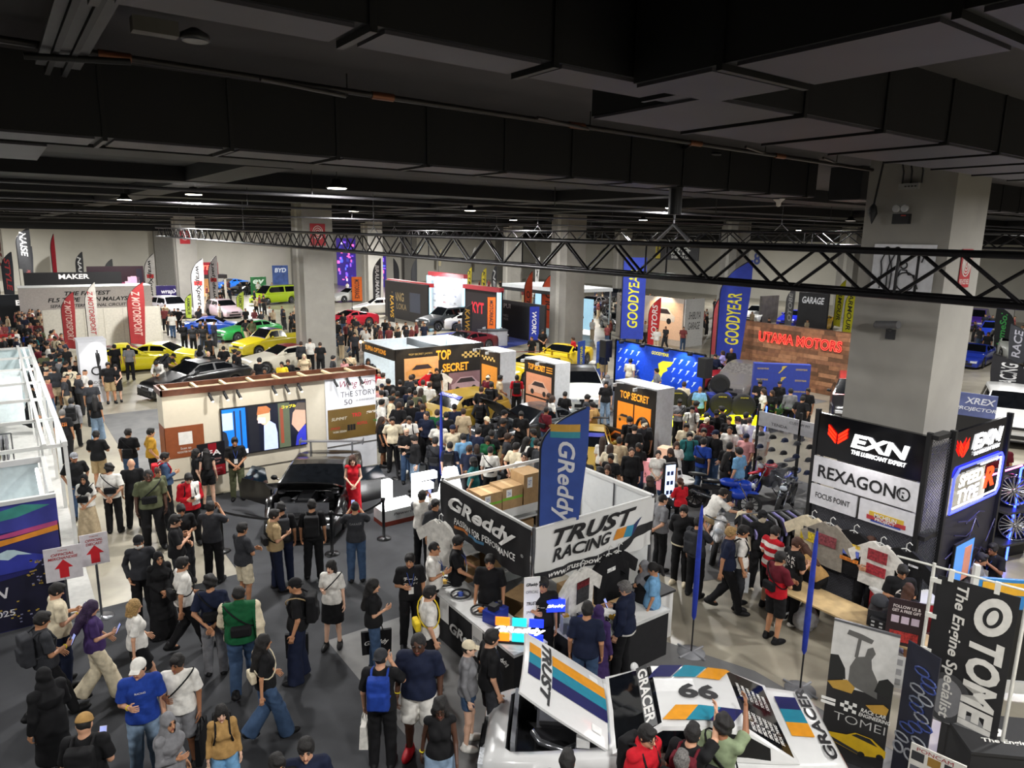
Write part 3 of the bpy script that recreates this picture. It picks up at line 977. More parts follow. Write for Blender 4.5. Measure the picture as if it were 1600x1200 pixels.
FAB = dict(black='#141416', white='#d6d3cc', cream='#cfc3a8', grey='#77777a', charcoal='#2e2f33', navy='#161d33', blue='#1c3a8c', sky='#6f9ec4', denim='#3a4f6c', lightdenim='#7b90a6', khaki='#a48e6a', beige='#b9a688', tan='#a5824f', olive='#565a42', green='#12512f', teal='#1f5a5c', maroon='#5a1420', red='#b01522', pink='#c98f8f', orange='#c8702a', yellow='#d2b626', mustard='#b58a2e', brown='#4f3a2c', purple='#3c2a58', lav='#8f88c0', sage='#7d8a6c', stone='#8c857a', lime='#8aa532')
SKIN = dict(a='#c9987a', b='#b58260', c='#8f6043', d='#4c3022', e='#dbb096')
HAIRC = dict(k='#120f0e', b='#33231a', l='#9a7b4c', g='#5d5a58', p='#2a1738', r='#3f2214')
HAIRNAMES = ('short', 'crop', 'curly', 'bob', 'long', 'longcurly', 'pony', 'bun', 'hijab', 'cap', 'capback', 'bald')
def fab(c, rough=.85):return M(FAB.get(c, c), rough, noise=.14, scale=16, spec=.25)
def person(pos, yaw, label, p='stand', sex='m', top='tee black', legs='pants black', hair='short k', skin='b', h=1.71, w=1., shoe='black', ext='', lod=0, group=None, z=0.):
 """yaw: the direction the person faces, in degrees from +Y towards +X"""
 s = h/1.72
 o = thing('person', label, 'person', (pos[0], pos[1], z), -math.radians(yaw), group, (s*w, s*w, s))
 J = pose(p, sex)
 place(body_mesh(p, sex, lod), 'body', o, mats=[M(SKIN[skin], .55, noise=.04)])
 tk, tc = top.split()[:2]
 tm = top_mesh(p, sex, tk, lod)
 place(tm, 'jacket' if tk=='jacket' else 'shirt' if tk!='robe' else 'robe', o, mats=[fab(tc)])
 if legs:
  lk, lc = legs.split()[:2]
  lm = legs_mesh(p, sex, lk, lod)
  place(lm, lm.name.split('.')[0], o, mats=[fab(lc)])
 for sd in 'RL':
  an = J['an'+sd]
  place(shoe_mesh(lod), 'shoe', o, loc=an, rot=(-.35 if an[2]>.14 and p.startswith('walk')else 0, 0, (-.14 if sd=='R' else.14)), mats=[fab(shoe, .6), M('#c9c7c2')if shoe!='black' or lod else M('#3a3a3a')])
 hk, hc = (hair.split()+['k'])[:2]
 E = Matrix(J['HR'].tolist()).to_euler()
 ext = ext.split()
 if hk in('cap', 'capback'):
  place(hair_mesh('crop', lod), 'hair', o, loc=J['hd'], rot=E, mats=[M(HAIRC['k'], .75)])
  place(hair_mesh(hk, lod), 'cap', o, loc=J['hd'], rot=E, mats=[fab(hc)])
 elif hk!='bald':
  hm = hair_mesh(hk, lod)
  place(hm, hm.name.split('.')[0], o, loc=J['hd'], rot=E, mats=[fab(hc)if hk=='hijab' else M(HAIRC.get(hc, hc), .75, noise=.5, scale=60, bump=.6)])
 RE = Matrix(J['R'].tolist()).to_euler()
 che = J['che']
 for e in ext:
  n, _, c = e.partition('=')
  if n in('backpack', 'sling', 'chestbag'):
   place(bag_mesh(n), 'backpack' if n=='backpack' else 'sling_bag', o, loc=che, rot=RE, mats=[fab(c or 'black')])
  elif n=='lanyard':
   place(lanyard_mesh(), 'lanyard', o, loc=che, rot=RE)
  elif n=='mask':
   place(hair_mesh('mask', lod), 'face_mask', o, loc=J['hd'], rot=E, mats=[fab(c or 'white')])
  elif n=='glasses':
   b = B()
   for x in(-.032, .032):b.tube([(x+.024*math.cos(t*.785), .105, .002+.019*math.sin(t*.785))for t in range(8)], .003, closed=True, n=4)
   b.rod((-.056, .1, .004), (-.078, -.01, .01), .003, n=4).rod((.056, .1, .004), (.078, -.01, .01), .003, n=4)
   b.obj('glasses', M('#111111', .3), o, loc=J['hd'], rot=E)
  elif n=='band':
   b = B().tube([(.03*math.cos(t), .03*math.sin(t), 0)for t in[i*.785 for i in range(8)]], .008, closed=True)
   d = J['wrR']-J['elR']
   b.obj('wristband', M('#d8c51f'), o, loc=J['wrR']-d*.12, rot=Vector(d).to_track_quat('Z', 'Y').to_euler())
  elif n=='hood':
   b = Field(.02).ell((0, -.12, .19), (.11, .06, .07));V, F = b.mesh(.014, .003)
   place(fast_mesh('hood', V, [F], [fab(c or 'black')]), 'hood', o, loc=che, rot=RE)
 person.last = (o, tm, J)
 return o
def shirt_print(P, body, wid, z, color, back=True, hgt=None, bold=.01, shear=0.):
 """lettering that lies on the cloth of the person built last"""
 o, tm, J = P
 bv = BVHTree.FromPolygons([v.co for v in tm.vertices], [q.vertices for q in tm.polygons])
 sg = -1 if back else 1
 def fn(x, y, zz):
  h = bv.ray_cast(Vector((x*-sg, sg*1.2, zz)), Vector((0, -sg, 0)))
  yy = h[0].y if h[0]is not None else 0
  return(x*-sg, yy+sg*.004, zz)
 b = B()
 zz = z
 for ln in body.split('|'):
  V, F, asp = text_geo(ln, shear, bold)
  hh = hgt or wid/asp
  b.text(ln, 0, zz, wid, hh, fn=fn, shear=shear, bold=bold)
  zz-=hh*1.3
 b.obj('shirt_print', M(FAB.get(color, color), .7), o)
def held(kind, P, label, hand='R', color='#111114', group=None, dz=0.):
 """a thing in someone's hand: it stays an object of its own, placed where that hand is"""
 o, tm, J = P
 bpy.context.view_layer.update()
 mw = o.matrix_basis
 wr, el = J['wr'+hand], J['el'+hand]
 d = (wr-el)/np.linalg.norm(wr-el)
 p = mw@Vector(wr+d*.09)
 rz = o.rotation_euler.z
 b = B()
 if kind=='phone':
  r = thing('phone', label, 'phone', p+Vector((0, 0, .03+dz)), rz, group)
  b.box((0, .02, .0), (.075, .009, .155), 0, tilt=(-.5, 'X'))
  b.obj('phone_body', M(color, .25), r)
  B().box((0, .0125, .0025), (.068, .002, .145), 0, tilt=(-.5, 'X')).obj('screen', M('#8f9ad0', .2, emit=.6), r)
 else:
  wd, hg, dp = {'tote':(.36, .4, .1), 'paperbag':(.3, .34, .12), 'bigbag':(.5, .4, .08)}[kind]
  r = thing('tote_bag' if kind=='tote' else 'carrier_bag', label, 'bag', p+Vector((0, 0, dz)), rz+math.pi/2, group)
  z1 = -.16
  pts = [(-wd/2, z1), (wd/2, z1), (wd/2*.95, z1-hg), (-wd/2*.95, z1-hg)]
  V = []
  for k, (x, zz)in enumerate(pts):
   for y in(-dp/2, dp/2):V.append((x, y*(.6 if k<2 else 1), zz))
  b.add(V, [(0, 4+2, 4, 2), (1, 3, 5, 7), (2, 4, 5, 3), (6, 0, 1, 7), (4, 6, 7, 5), (0, 2, 3, 1)])
  b.obj('bag_body', fab(color)if color in FAB else M(color, .6, bump=.3), r)
  for y in(-dp*.3, dp*.3):
   B().tube([(-wd*.22, y, z1), (-wd*.16, y*.6, z1+.1), (0, 0, .0), (wd*.16, y*.6, z1+.1), (wd*.22, y, z1)], .008).obj('handle', fab(color)if color in FAB else M(color, .6), r)
 return r
 # ---- cars and motorcycles
def lerp(pts, y):
 if y<=pts[0][0]:return pts[0][1]
 for(a, b), (c, d)in zip(pts, pts[1:]):
  if y<=c:
   t = (y-a)/max(1e-6, c-a)
   return b+(d-b)*t
 return pts[-1][1]
CARS = []
TYPES = dict(coupe=dict(L=4.3, W=1.72, H=1.3, wb=2.5, wr=.31, gc=.17, cowl=(.62, .93), r0=-.05, r1=-.95, rear=(-1.62, .95), tail=.9, nose=.74), sport=dict(L=4.5, W=1.88, H=1.23, wb=2.6, wr=.34, gc=.12, cowl=(.75, .86), r0=-.02, r1=-.65, rear=(-1.75, .97), tail=.92, nose=.62), sedan=dict(L=4.6, W=1.8, H=1.43, wb=2.7, wr=.33, gc=.16, cowl=(.85, .98), r0=.2, r1=-.95, rear=(-1.65, 1.05), tail=1.0, nose=.72), hatch=dict(L=4.1, W=1.76, H=1.45, wb=2.55, wr=.32, gc=.16, cowl=(.85, .98), r0=.25, r1=-1.4, rear=(-1.9, 1.0), tail=.9, nose=.74), suv=dict(L=4.6, W=1.88, H=1.72, wb=2.7, wr=.37, gc=.25, cowl=(.95, 1.12), r0=.35, r1=-1.75, rear=(-2.15, 1.1), tail=1.0, nose=.92), van=dict(L=4.8, W=1.86, H=1.88, wb=2.95, wr=.34, gc=.18, cowl=(1.6, 1.1), r0=.85, r1=-2.15, rear=(-2.35, 1.1), tail=1.0, nose=.9), pickup=dict(L=4.7, W=1.78, H=1.5, wb=2.8, wr=.32, gc=.18, cowl=(.95, 1.0), r0=.45, r1=-.3, rear=(-.5, 1.0), tail=.98, nose=.8), )
def wheel(parent, x, y, r, rim='#a9abb0', spokes=6, wd=.2):
 b = B()
 b.lathe([(r*.62, -wd/2), (r*.9, -wd/2), (r, -wd*.36), (r, wd*.36), (r*.9, wd/2), (r*.62, wd/2)], n=22, axis='X')
 w_ = b.obj('wheel', M('#131315', .8), parent, loc=(x, y, r))
 s = 1 if x>0 else-1
 c = B()
 c.lathe([(r*.64, s*wd*.3), (r*.66, s*wd*.52), (r*.6, s*wd*.5), (r*.56, s*wd*.1)], n=22, axis='X', cap=False)
 for i in range(spokes):
  t = 2*math.pi*i/spokes
  c.rod((s*wd*.42, 0, 0), (s*wd*.4, r*.6*math.cos(t), r*.6*math.sin(t)), r*.085, n=5, r2=r*.06)
 c.lathe([(0.001, s*wd*.5), (r*.14, s*wd*.48), (r*.15, s*wd*.2)], n=10, axis='X')
 c.obj('rim', M(rim, .25, metal=.9), w_)
 return w_
def car(label, pos, yaw, typ='coupe', paint='#d8d8d6', name='car', bay=False, cabin=True, roof=None, deck2=None, spoiler=None, rim='#a9abb0', group=None, cat='car', lod=0, plate=True, glass='#0c0e11', light='#c9ccd0', z=0., tailred='#7a1014', spokes=6, **kw):
 p = dict(TYPES[typ]);p.update(kw)
 L, W, wr, gc = p['L'], p['W'], p['wr'], p['gc']
 cy, cz = p['cowl'];ry, rz_ = p['rear']
 CARS.append(pos)
 root = thing(name, label, cat, (pos[0], pos[1], z), -math.radians(yaw), group)
 f, k = L/2, p['wb']/2
 D = [(-f, p['tail']-.12), (-f+.1, p['tail']), (ry, rz_), (cy, cz), (f-.3, p['nose']), (f-.06, p['nose']-.07), (f, p['nose']-.2)]
 deck = lambda y:lerp(D, y)
 hw = lambda y:W/2*(1-.16*max(0, abs(y)/f-.55)**2/.2025)
 ar = wr*1.14
 def zb(y):
  for yw in(k, -k):
   q = ar*ar-(y-yw)**2
   if q>0:return max(gc, wr+math.sqrt(q))
  return gc
 n = 46 if not lod else 28
 ys = sorted(set([-f+L*i/n for i in range(n+1)]+[k+ar*c for c in(-1, -.96, -.85, .85, .96, 1)]+[-k+ar*c for c in(-1, -.96, -.85, .85, .96, 1)]+[cy, ry, f-.32, cy+.06]))
 bx = (cy+.05, f-.33)
 body = B()
 secs = []
 for y in ys:
  d, w_, b_ = deck(y), hw(y), zb(y)
  e = max(0, abs(y)/f-.93)/.07
  cr = .035*(1-e)
  d2 = max(d, b_+.12)
  isb = bay and bx[0]<=y<=bx[1]
  P = [(0, b_), (w_*.9, b_), (w_*.985, b_+.04), (w_, (b_+d2)*.5), (w_*.985, d2-.13 if d2-.13>b_+.05 else b_+.05), (w_*.955, d2-.035), (w_*.88, d2)]
  P+=[(w_*.76, d2+.004), (w_*.74, .5), (0, .48)]if isb else[(w_*.7, d2+cr*.4), (w_*.35, d2+cr*.85), (0, d2+cr)]
  secs.append([(x, y, z_)for x, z_ in P])
 m = len(secs[0])
 for s in(1, -1):
  V = [(s*q[0], q[1], q[2])for sc in secs for q in sc]
  for i in range(len(secs)-1):
   pass
  F, mi = [], []
  for i in range(len(secs)-1):
   ym = (ys[i]+ys[i+1])/2
   for j in range(m-1):
    F.append((i*m+j, i*m+j+1, (i+1)*m+j+1, (i+1)*m+j))
    mi.append(1 if j==0 or(bay and bx[0]<ym<bx[1]and j>=7)else 0)
  n0 = len(body.v)
  body.v+=V
  for q, a in zip(F, mi):
   q = [t+n0 for t in q]
   body.f.append(q[::-1]if s>0 else q);body.m.append(a);body.sm.append(True)
  for i, fl in((0, 1), (len(secs)-1, -1)):
   q = [n0+i*m+j for j in range(m)]
   body.f.append(q[::-1]if fl*s<0 else q);body.m.append(0);body.sm.append(False)
 pm = M(paint, .28, coat=.4, noise=.02)if isinstance(paint, str)else paint
 dark = M('#0d0d0f', .5)
 wind, rearw, sides, ck = B(), B(), (B(), B()), B()
 H = p['H']
 T = [(ry, rz_), (p['r1'], H-.035), ((p['r0']+p['r1'])/2, H), (p['r0'], H-.03), (cy, cz)]
 ss = sorted(set([ry+(cy-ry)*i/26 for i in range(27)]+[p['r0'], p['r1'], p['r0']-.04, p['r1']+.06, cy-.05, ry+.05]))
 S2 = []
 for y in ss:
  zt, d, w_ = lerp(T, y), deck(y), hw(y)
  zt = max(zt, d+.005)
  g = (zt-d)/max(.01, H-d)
  wr_ = w_*(.93-.2*g)
  P = [(w_*.93, d-.01)]
  for u in(.14, .86):P.append((w_*.93+(wr_-w_*.93)*u, d+(zt-.03*g-d)*u))
  P+=[(wr_, zt-.03*g), (wr_*.93, zt), (wr_*.4, zt+.015*g), (0, zt+.02*g)]
  S2.append([(x, y, z_)for x, z_ in P])
 m2 = len(S2[0])
 bp = kw.get('bpillar', (p['r0']+p['r1'])/2-.1)
 for s in(1, -1):
  for i in range(len(S2)-1):
   ym = (ss[i]+ss[i+1])/2
   for j in range(m2-1):
    q = [S2[i][j], S2[i][j+1], S2[i+1][j+1], S2[i+1][j]]
    q = [(s*a[0], a[1], a[2])for a in q]
    if s>0:q = q[::-1]
    t = body
    mi = 0
    if j==1 and cy-(cy-p['r0'])*.62>ym>ry+.1+(p['r1']-ry)*.45 and abs(ym-bp)>.045:
     t = sides[0 if s>0 else 1]
    elif j>=4:
     if p['r0']+.02<ym<cy-.03:t = wind
     elif ry+.03<ym<p['r1']-.02 and typ!='pickup':t = rearw
     elif roof:mi = 2
    t.add(q, [(0, 1, 2, 3)], mi, True)
 body.obj('body', [pm, dark, M(roof, .3, coat=.6, noise=.02)if roof else pm], root)
 gm = M(glass, .06, spec=.8, noise=.3)
 for b_, nm in((wind, 'windscreen'), (rearw, 'rear_window'), (sides[0], 'side_window'), (sides[1], 'side_window')):
  if b_.f:b_.obj(nm, gm, root)
 for x in(-1, 1):
  for y in(k, -k):wheel(root, x*(W/2-.12), y, wr, rim, spokes)
 lm, tm = M(light, .15, noise=.25, scale=30), M(tailred, .2)
 zn = p['nose']
 for x in(-1, 1):
  B().box((x*hw(f)*.72, f-.035, zn-.19), (hw(f)*.42, .1, .11)).obj('headlight', lm, root)
  B().box((x*hw(f)*.7, -f+.02, p['tail']-.2), (hw(f)*.45, .07, .12)).obj('tail_light', tm, root)
  mb = B().ball((x*(hw(cy)+.07), cy-.42, deck(cy-.42)+.09), (.09, .06, .065), n=6)
  mb.rod((x*hw(cy)*.95, cy-.42, deck(cy-.42)+.03), (x*(hw(cy)+.05), cy-.42, deck(cy-.42)+.07), .02)
  mb.obj('wing_mirror', pm, root)
  if not lod:
   B().box((x*(hw(0)+.004), bp+.12, deck(0)-.12), (.03, .16, .03)).obj('door_handle', pm, root)
 g = B().box((0, f-.005, zn-.19), (hw(f)*.75, .05, .09)).box((0, f+.0, gc+.17), (hw(f)*1.3, .06, .13))
 g.obj('grille', dark, root)
 B().box((0, f-.06, gc+.02), (hw(f)*1.8, .22, .04)).obj('front_lip', dark, root)
 if plate:
  B().box((0, f+.04, gc+.3), (.42, .015, .11)).obj('number_plate', M('#0f0f10'), root)
  B().box((0, -f-.015, .55), (.42, .015, .11)).obj('number_plate', M('#0f0f10'), root)
 if spoiler:
  hs, col = spoiler
  q = B()
  zt = deck(-f+.2)
  q.box((0, -f+.15, zt+hs), (W*.94, .26, .03), tilt=(.12, 'X'))
  for x in(-.5, .5):q.box((x*W*.62, -f+.2, zt+hs/2-.01), (.03, .14, hs))
  for x in(-.47, .47):q.box((x*W, -f+.15, zt+hs), (.02, .3, .14))
  q.obj('rear_wing', M(col, .3), root)
 root['_'] = 1
 info = dict(root=root, deck=deck, hw=hw, f=f, k=k, p=p, cy=cy, ry=ry, T=T, bay=bx, paint=pm)
 if bay:
  e = B()
  ym = (bx[0]+bx[1])/2
  e.box((0, ym-.05, .68), (.42, .62, .3), 0).box((0, ym-.05, .85), (.3, .55, .07), 1)
  for i in range(4):e.rod((.2, ym-.28+i*.15, .78), (.42, ym-.25+i*.15, .66), .03, 1)
  e.tube([(-.2, ym+.3, .75), (-.42, ym+.2, .78), (-.5, ym-.1, .74), (-.3, ym-.38, .74)], .045, 2)
  e.rod((.45, ym+.18, .66), (.45, ym+.18, .86), .13, 1, n=12)
  e.box((-.5, ym-.42, .74), (.22, .26, .2), 0)
  e.box((0, bx[1]-.08, .68), (W*.66, .06, .36), 3)
  e.rod((-W*.36, cy+.28, .86), (W*.36, cy+.28, .86), .02, 2)
  for x in(-1, 1):e.rod((x*W*.34, cy+.35, .84), (x*W*.34, cy+.35, .89), .09, 1, n=12)
  e.obj('engine', [M('#2a2a2d', .5), M('#77787c', .35, metal=.6), M('#9a9ca0', .2, metal=.9), M('#8f9196', .4, metal=.5)], root)
 return info
def hood_panel(I, angle, mat, under=None, z0=.02, extra=None):
 """a bonnet hinged at the cowl and swung open; its mesh lies flat along +y before it is turned"""
 L = I['bay'][1]-I['bay'][0]+.02
 y0 = I['bay'][0]
 b = B()
 n = 8
 V, F = [], []
 for i in range(n+1):
  y = L*i/n
  w_ = I['hw'](y0+y)*.86
  base = I['deck'](y0+y)-I['deck'](y0)+.0
  for j in range(-4, 5):
   V.append((w_*j/4, y, base+.035*(1-(j/4)**2)))
 for i in range(n):
  for j in range(8):F.append((i*9+j, i*9+j+1, (i+1)*9+j+1, (i+1)*9+j))
 b.add(V, F, 0, True)
 b.add([(x, y, z-.03)for x, y, z in V], F, 1, True, flip=True)
 for ring in([i for i in range(9)], [n*9+i for i in range(9)][::-1], [i*9 for i in range(n+1)][::-1], [i*9+8 for i in range(n+1)]):
  b.add([V[i]for i in ring]+[(V[i][0], V[i][1], V[i][2]-.03)for i in ring], [(i+1, i, len(ring)+i, len(ring)+i+1)for i in range(len(ring)-1)], 0)
 o = b.obj('bonnet', [mat, under or M('#17181a', .6)], I['root'])
 o.location = (0, y0, I['deck'](y0)+z0)
 o.rotation_euler = (angle, 0, 0)
 surf = lambda x, y:(x, y, I['deck'](y0+y)-I['deck'](y0)+.035*(1-min(1, (x/(I['hw'](y0+y)*.86))**2))+.006)
 return o, surf, L
def car_text(I, body, mat, x, y, wid, hgt, face, rot=0., shear=0., bold=.02, name='lettering', parent=None):
 """lettering on a car: face 'roof' / 'front' / 'rear' windows and deck follow the height, 'left' / 'right' the flank"""
 b = B()
 if face in('left', 'right'):
  s = 1 if face=='right' else-1
  fn = lambda px, py, pz:(s*(I['hw'](py if 0 else y-s*px*-1)*1.002+.006), y+s*px, pz)
  b.text(body, 0, x, wid, hgt, shear=shear, bold=bold, rot=rot, fn=lambda px, py, pz:(s*(I['hw'](y+s*px)*1.0+.005), y+s*px, pz))
 else:
  T, dk = I['T'], I['deck']
  def fn(px, py, pz):
   X, Y = x+px, y+pz
   z = max(lerp(T, Y), dk(Y))if I['ry']<Y<I['cy']else dk(Y)+.035
   return(X, Y, z+.03)
  b.text(body, 0, 0, wid, hgt, rot=rot, shear=shear, bold=bold, fn=fn)
 return b.obj(name, mat, parent or I['root'])
def motorbike(label, pos, yaw, col, accent='#111114', dirt=False, rim='#1c1c1f', name='motorcycle', group=None, lean=.12):
 root = thing(name, label, 'motorcycle', pos, -math.radians(yaw), group)
 root.rotation_euler = (0, -lean, -math.radians(yaw))
 r = .31 if not dirt else.34
 wb = .7
 cm, am, mt = M(col, .25, coat=.6), M(accent, .4), M('#8d9096', .25, metal=.9)
 for y in(wb, -wb):
  b = B().lathe([(r*.74, -.05), (r*.93, -.06), (r, -.03), (r, .03), (r*.93, .06), (r*.74, .05)], n=22, axis='X', cap=False)
  w_ = b.obj('wheel', M('#121214', .8), root, loc=(0, y, r))
  c = B().lathe([(r*.76, -.045), (r*.76, .045), (r*.7, .03), (r*.7, -.03)], n=22, axis='X', cap=False)
  for i in range(10):
   t = 2*math.pi*i/10
   c.rod((0, 0, 0), (0, r*.72*math.cos(t), r*.72*math.sin(t)), .012, n=5)
  c.lathe([(.03, -.06), (.05, -.04), (.05, .04), (.03, .06)], n=10, axis='X')
  c.obj('rim', M(rim, .3, metal=.5), w_)
 b = B()
 for x in(-.09, .09):b.rod((x, wb, r), (x, .42, .86), .025)
 b.tube([(-.34, .3, .95), (-.12, .4, .93), (.12, .4, .93), (.34, .3, .95)], .016)
 b.obj('fork', mt, root)
 B().box((0, 0, .45), (.3, .5, .34)).rod((-.2, .05, .36), (.2, .05, .36), .11, 1, n=14).rod((.13, .1, .3), (.16, -.75, .5), .05, 1).obj('engine', [M('#1d1d20', .5), mt], root)
 F = Field(.06)
 if not dirt:
  F.ell((0, .14, .82), (.15, .26, .12));F.ell((0, .55, .8), (.13, .2, .15));F.ell((0, .38, .55), (.17, .26, .15));F.ell((0, wb+.02, .63), (.06, .2, .045))
 else:
  F.ell((0, .15, .84), (.13, .3, .1));F.ell((0, wb+.0, .76), (.07, .34, .03));F.cone((0, .3, .7), (0, .5, .85), .13, .09)
 V, Q = F.mesh(.024)
 place(fast_mesh('fairing', V, [Q], [cm]), 'fairing', root)
 F = Field(.05).ell((0, -.28, .8), (.13, .32, .06)).ell((0, -.68, .92), (.09, .26, .055))
 V, Q = F.mesh(.024)
 place(fast_mesh('seat', V, [Q], [am]), 'seat', root)
 b = B().box((0, -.3, .62), (.16, .5, .12)).rod((.05, -.1, .38), (.05, -wb, r), .03).rod((-.05, -.1, .38), (-.05, -wb, r), .03).rod((-.1, .0, .2), (-.3, -.05, .02), .014)
 b.obj('frame', M('#17171a', .4), root)
 B().ball((0, .74 if not dirt else.55, .82 if not dirt else.92), (.1, .06, .07), n=6).obj('headlight', M('#b9c0c9', .1), root)
 return root
 # ---- boards, booths, banners
M_PANEL = M('#cfd1d0', .55, noise=.03)
M_BLK = M('#121214', .55, noise=.15)
M_CARD = M('#9c7d55', .8, noise=.1)
M_INK = M('#161618', .6)
M_PAPER = M('#dddcd8', .7, noise=.02)
M_GLOW = M('#ffffff', .4, emit=5)
def board(name, label, cat, p0, p1, z0, z1, mat, th=.06, group=None, snap=True, part='panel', edge=None):
 mid, wd, rz = facing(p0, p1)
 if snap:rz = round(rz/(math.pi/2))*math.pi/2
 r = thing(name, label, cat, (mid.x, mid.y, 0), rz, group)
 b = B().b2((-wd/2, 0, z0), (wd/2, th, z1))
 b.obj(part, mat, r)
 if edge:
  e = B()
  for x in(-wd/2, wd/2):e.b2((x-.02, -.01, 0), (x+.02, th+.01, z1+.01))
  e.obj('post', edge, r)
 r['w'] = wd
 return r
def write(r, lines, mat, y=-.006, name='lettering', depth=0.):
 b = B()
 for ln in lines:
  body, x, z, wd, hg = ln[:5]
  kw = ln[5]if len(ln)>5 else{}
  b.text(body, x, z, wd, hg, y=y, **kw)
 return b.obj(name, mat, r)
def rect(r, x0, z0, x1, z1, mat, y=-.003, name='graphic', th=.003):
 return B().b2((x0, y-th, z0), (x1, y, z1)).obj(name, mat, r)
def poly(r, pts, mat, y=-.006, name='graphic', th=.002):
 return B().slab(pts, y-th, y, 0).obj(name, mat, r)
def flag(label, pos, h, wd, col, text='', tcol='#e6e4de', z0=.45, flip=False, skew=0., group='feather flags', edge='#111114', stripes=(), square=False, tz=(.12, .86), up=False, shear=.2):
 d = math.hypot(*pos[:2])
 rz = math.atan2(-pos[0], pos[1])+math.radians(skew)
 r = thing('feather_flag' if not square else 'banner_flag', label, 'flag', (pos[0], pos[1], 0), rz, group)
 s = -1 if flip else 1
 H = h-z0
 def span(t):
  if square:return 0., wd
  x0 = 0 if t<.62 else wd*((t-.62)/.38)**2.3*.92
  x1 = wd*(.82+.18*min(1, t/.7))if t<.985 else wd
  return x0, max(x1, x0+.01)
 rip = lambda x, z:.05*wd*math.sin(5*x/wd+3.2*z/H)*(x/wd)
 n, m = 22, 6
 V, F = [], []
 for i in range(n+1):
  t = i/n
  a, c = span(t)
  for j in range(m+1):
   x = a+(c-a)*j/m
   zz = z0+H*t-(0 if square else.18*wd*(1-t)*(x/wd))
   V.append((s*x, rip(x, H*t), zz))
 for i in range(n):
  for j in range(m):
   F.append((i*(m+1)+j, i*(m+1)+j+1, (i+1)*(m+1)+j+1, (i+1)*(m+1)+j))
 b = B().add(V, F, 0, True, flip=flip).add([(x, y+.012, z)for x, y, z in V], F, 0, True, flip=not flip)
 sail = b.obj('sail', M(col, .75, noise=.1, scale=4), r)
 pts = [(0, .006, .05)]+[(s*span(i/20)[0], .006, z0+H*i/20)for i in range(21)]
 B().tube(pts, .018 if h<4.5 else.03).obj('pole', M(edge, .4), r)
 q = B().lathe([(.3, 0), (.3, .03), (.05, .06), (.03, .1)], n=14)
 q.obj('base', M('#3a3b3e', .6), r)
 def fn(x, y, z):
  X = abs(x)
  return(x, rip(X, z-z0)-.008, z)
 for(t0, t1, c)in stripes:
  g = B()
  k = 8
  for i in range(k):
   x0, x1 = wd*(.2+.62*i/k), wd*(.2+.62*(i+1)/k)
   g.add([fn(s*x, 0, z0+H*t)for x, t in((x0, t0), (x1, t0), (x1, t1), (x0, t1))], [(0, 1, 2, 3)if s>0 else(3, 2, 1, 0)])
  g.obj('stripe', M(c, .7), sail)
 if text:
  zc = z0+H*(tz[0]+tz[1])/2
  B().text(text, s*wd*.5, zc, H*(tz[1]-tz[0]), wd*.46, rot=math.pi/2 if up else-math.pi/2, bold=.02, shear=shear, fn=fn).obj('lettering', M(tcol, .7), sail)
 return r
 # ---- left edge: two white shell booths
r = board('graphic_wall', 'blue mural booth wall with snowy mountain and city at the left edge', 'booth', (-4.2, 14.5), (.5, 14.5), 0, 2.37, M('#23246a', .5, noise=.35, scale=1.2), .08, snap=True, part='panel')
X0 = r['w']/2
KY = [0]
def sky(pts, c, nm='cloud', y=0):
 KY[0]+=.0012
 poly(r, pts, M(c, .5, noise=.25, scale=3), -.001-KY[0], nm, .001)
sky([(-X0, 1.72), (X0, 1.86), (X0, 2.37), (-X0, 2.37)], '#3b3f96', 'sky')
sky([(X0-1.5, 2.0), (X0-.6, 2.08), (X0-.1, 2.22), (X0-.5, 2.3), (X0-1.0, 2.2)], '#3f8f86')
sky([(X0-2.2, 1.62), (X0-.7, 1.72), (X0-.02, 1.82), (X0-.02, 1.72), (X0-.9, 1.6), (X0-2.3, 1.46)], '#d98a2c')
sky([(X0-1.6, 1.72), (X0-.4, 1.86), (X0-.02, 1.9), (X0-.02, 1.82), (X0-.7, 1.74)], '#b2477c')
sky([(X0-2.1, 1.86), (X0-1.1, 2.04), (X0-1.2, 1.92), (X0-2.1, 1.78)], '#c9a796')
sky([(X0-2.6, 1.2), (X0-1.3, 1.22), (X0-.95, 1.46), (X0-.75, 1.5), (X0-.3, 1.32), (X0-.02, 1.28), (X0-.02, 1.1), (X0-2.6, 1.05)], '#31399a', 'mountain')
sky([(X0-1.35, 1.24), (X0-.95, 1.47), (X0-.8, 1.52), (X0-.7, 1.5), (X0-.45, 1.36), (X0-.66, 1.4), (X0-.8, 1.33), (X0-.95, 1.38), (X0-1.1, 1.27)], '#bcd4dc', 'snow', -.007)
sky([(-X0, .02), (X0-.0, .02), (X0-.0, 1.3), (X0-.25, 1.3), (X0-.5, 1.02), (X0-1.4, .92), (-X0, .86)], '#15152c', 'city', -.008)
random.seed(3)
b = B();c = B()
for i in range(90):
 x, z = X0-.05-random.random()*(.5 if i<40 else 2.2), (.75+random.random()*.5)if i<40 else.1+random.random()*.45
 (b if i%3 else c).b2((x-.018, -.013, z-.01), (x+.018, -.011, z+.012))
b.obj('window_lights', M('#b79a3e', .5), r);c.obj('window_lights', M('#8f8fb0', .5), r)
poly(r, [(X0-1.72, .92), (X0-1.62, .92), (X0-1.6, 1.62), (X0-1.7, 1.62)], M('#a39fa8'), -.011, 'tower')
poly(r, [(X0-1.4, .9), (X0-1.15, .9), (X0-1.15, 1.06), (X0-1.2, 1.06), (X0-1.2, 1.15), (X0-1.27, 1.15), (X0-1.27, 1.05), (X0-1.4, 1.02)], M('#b5b2b8'), -.011, 'tower')
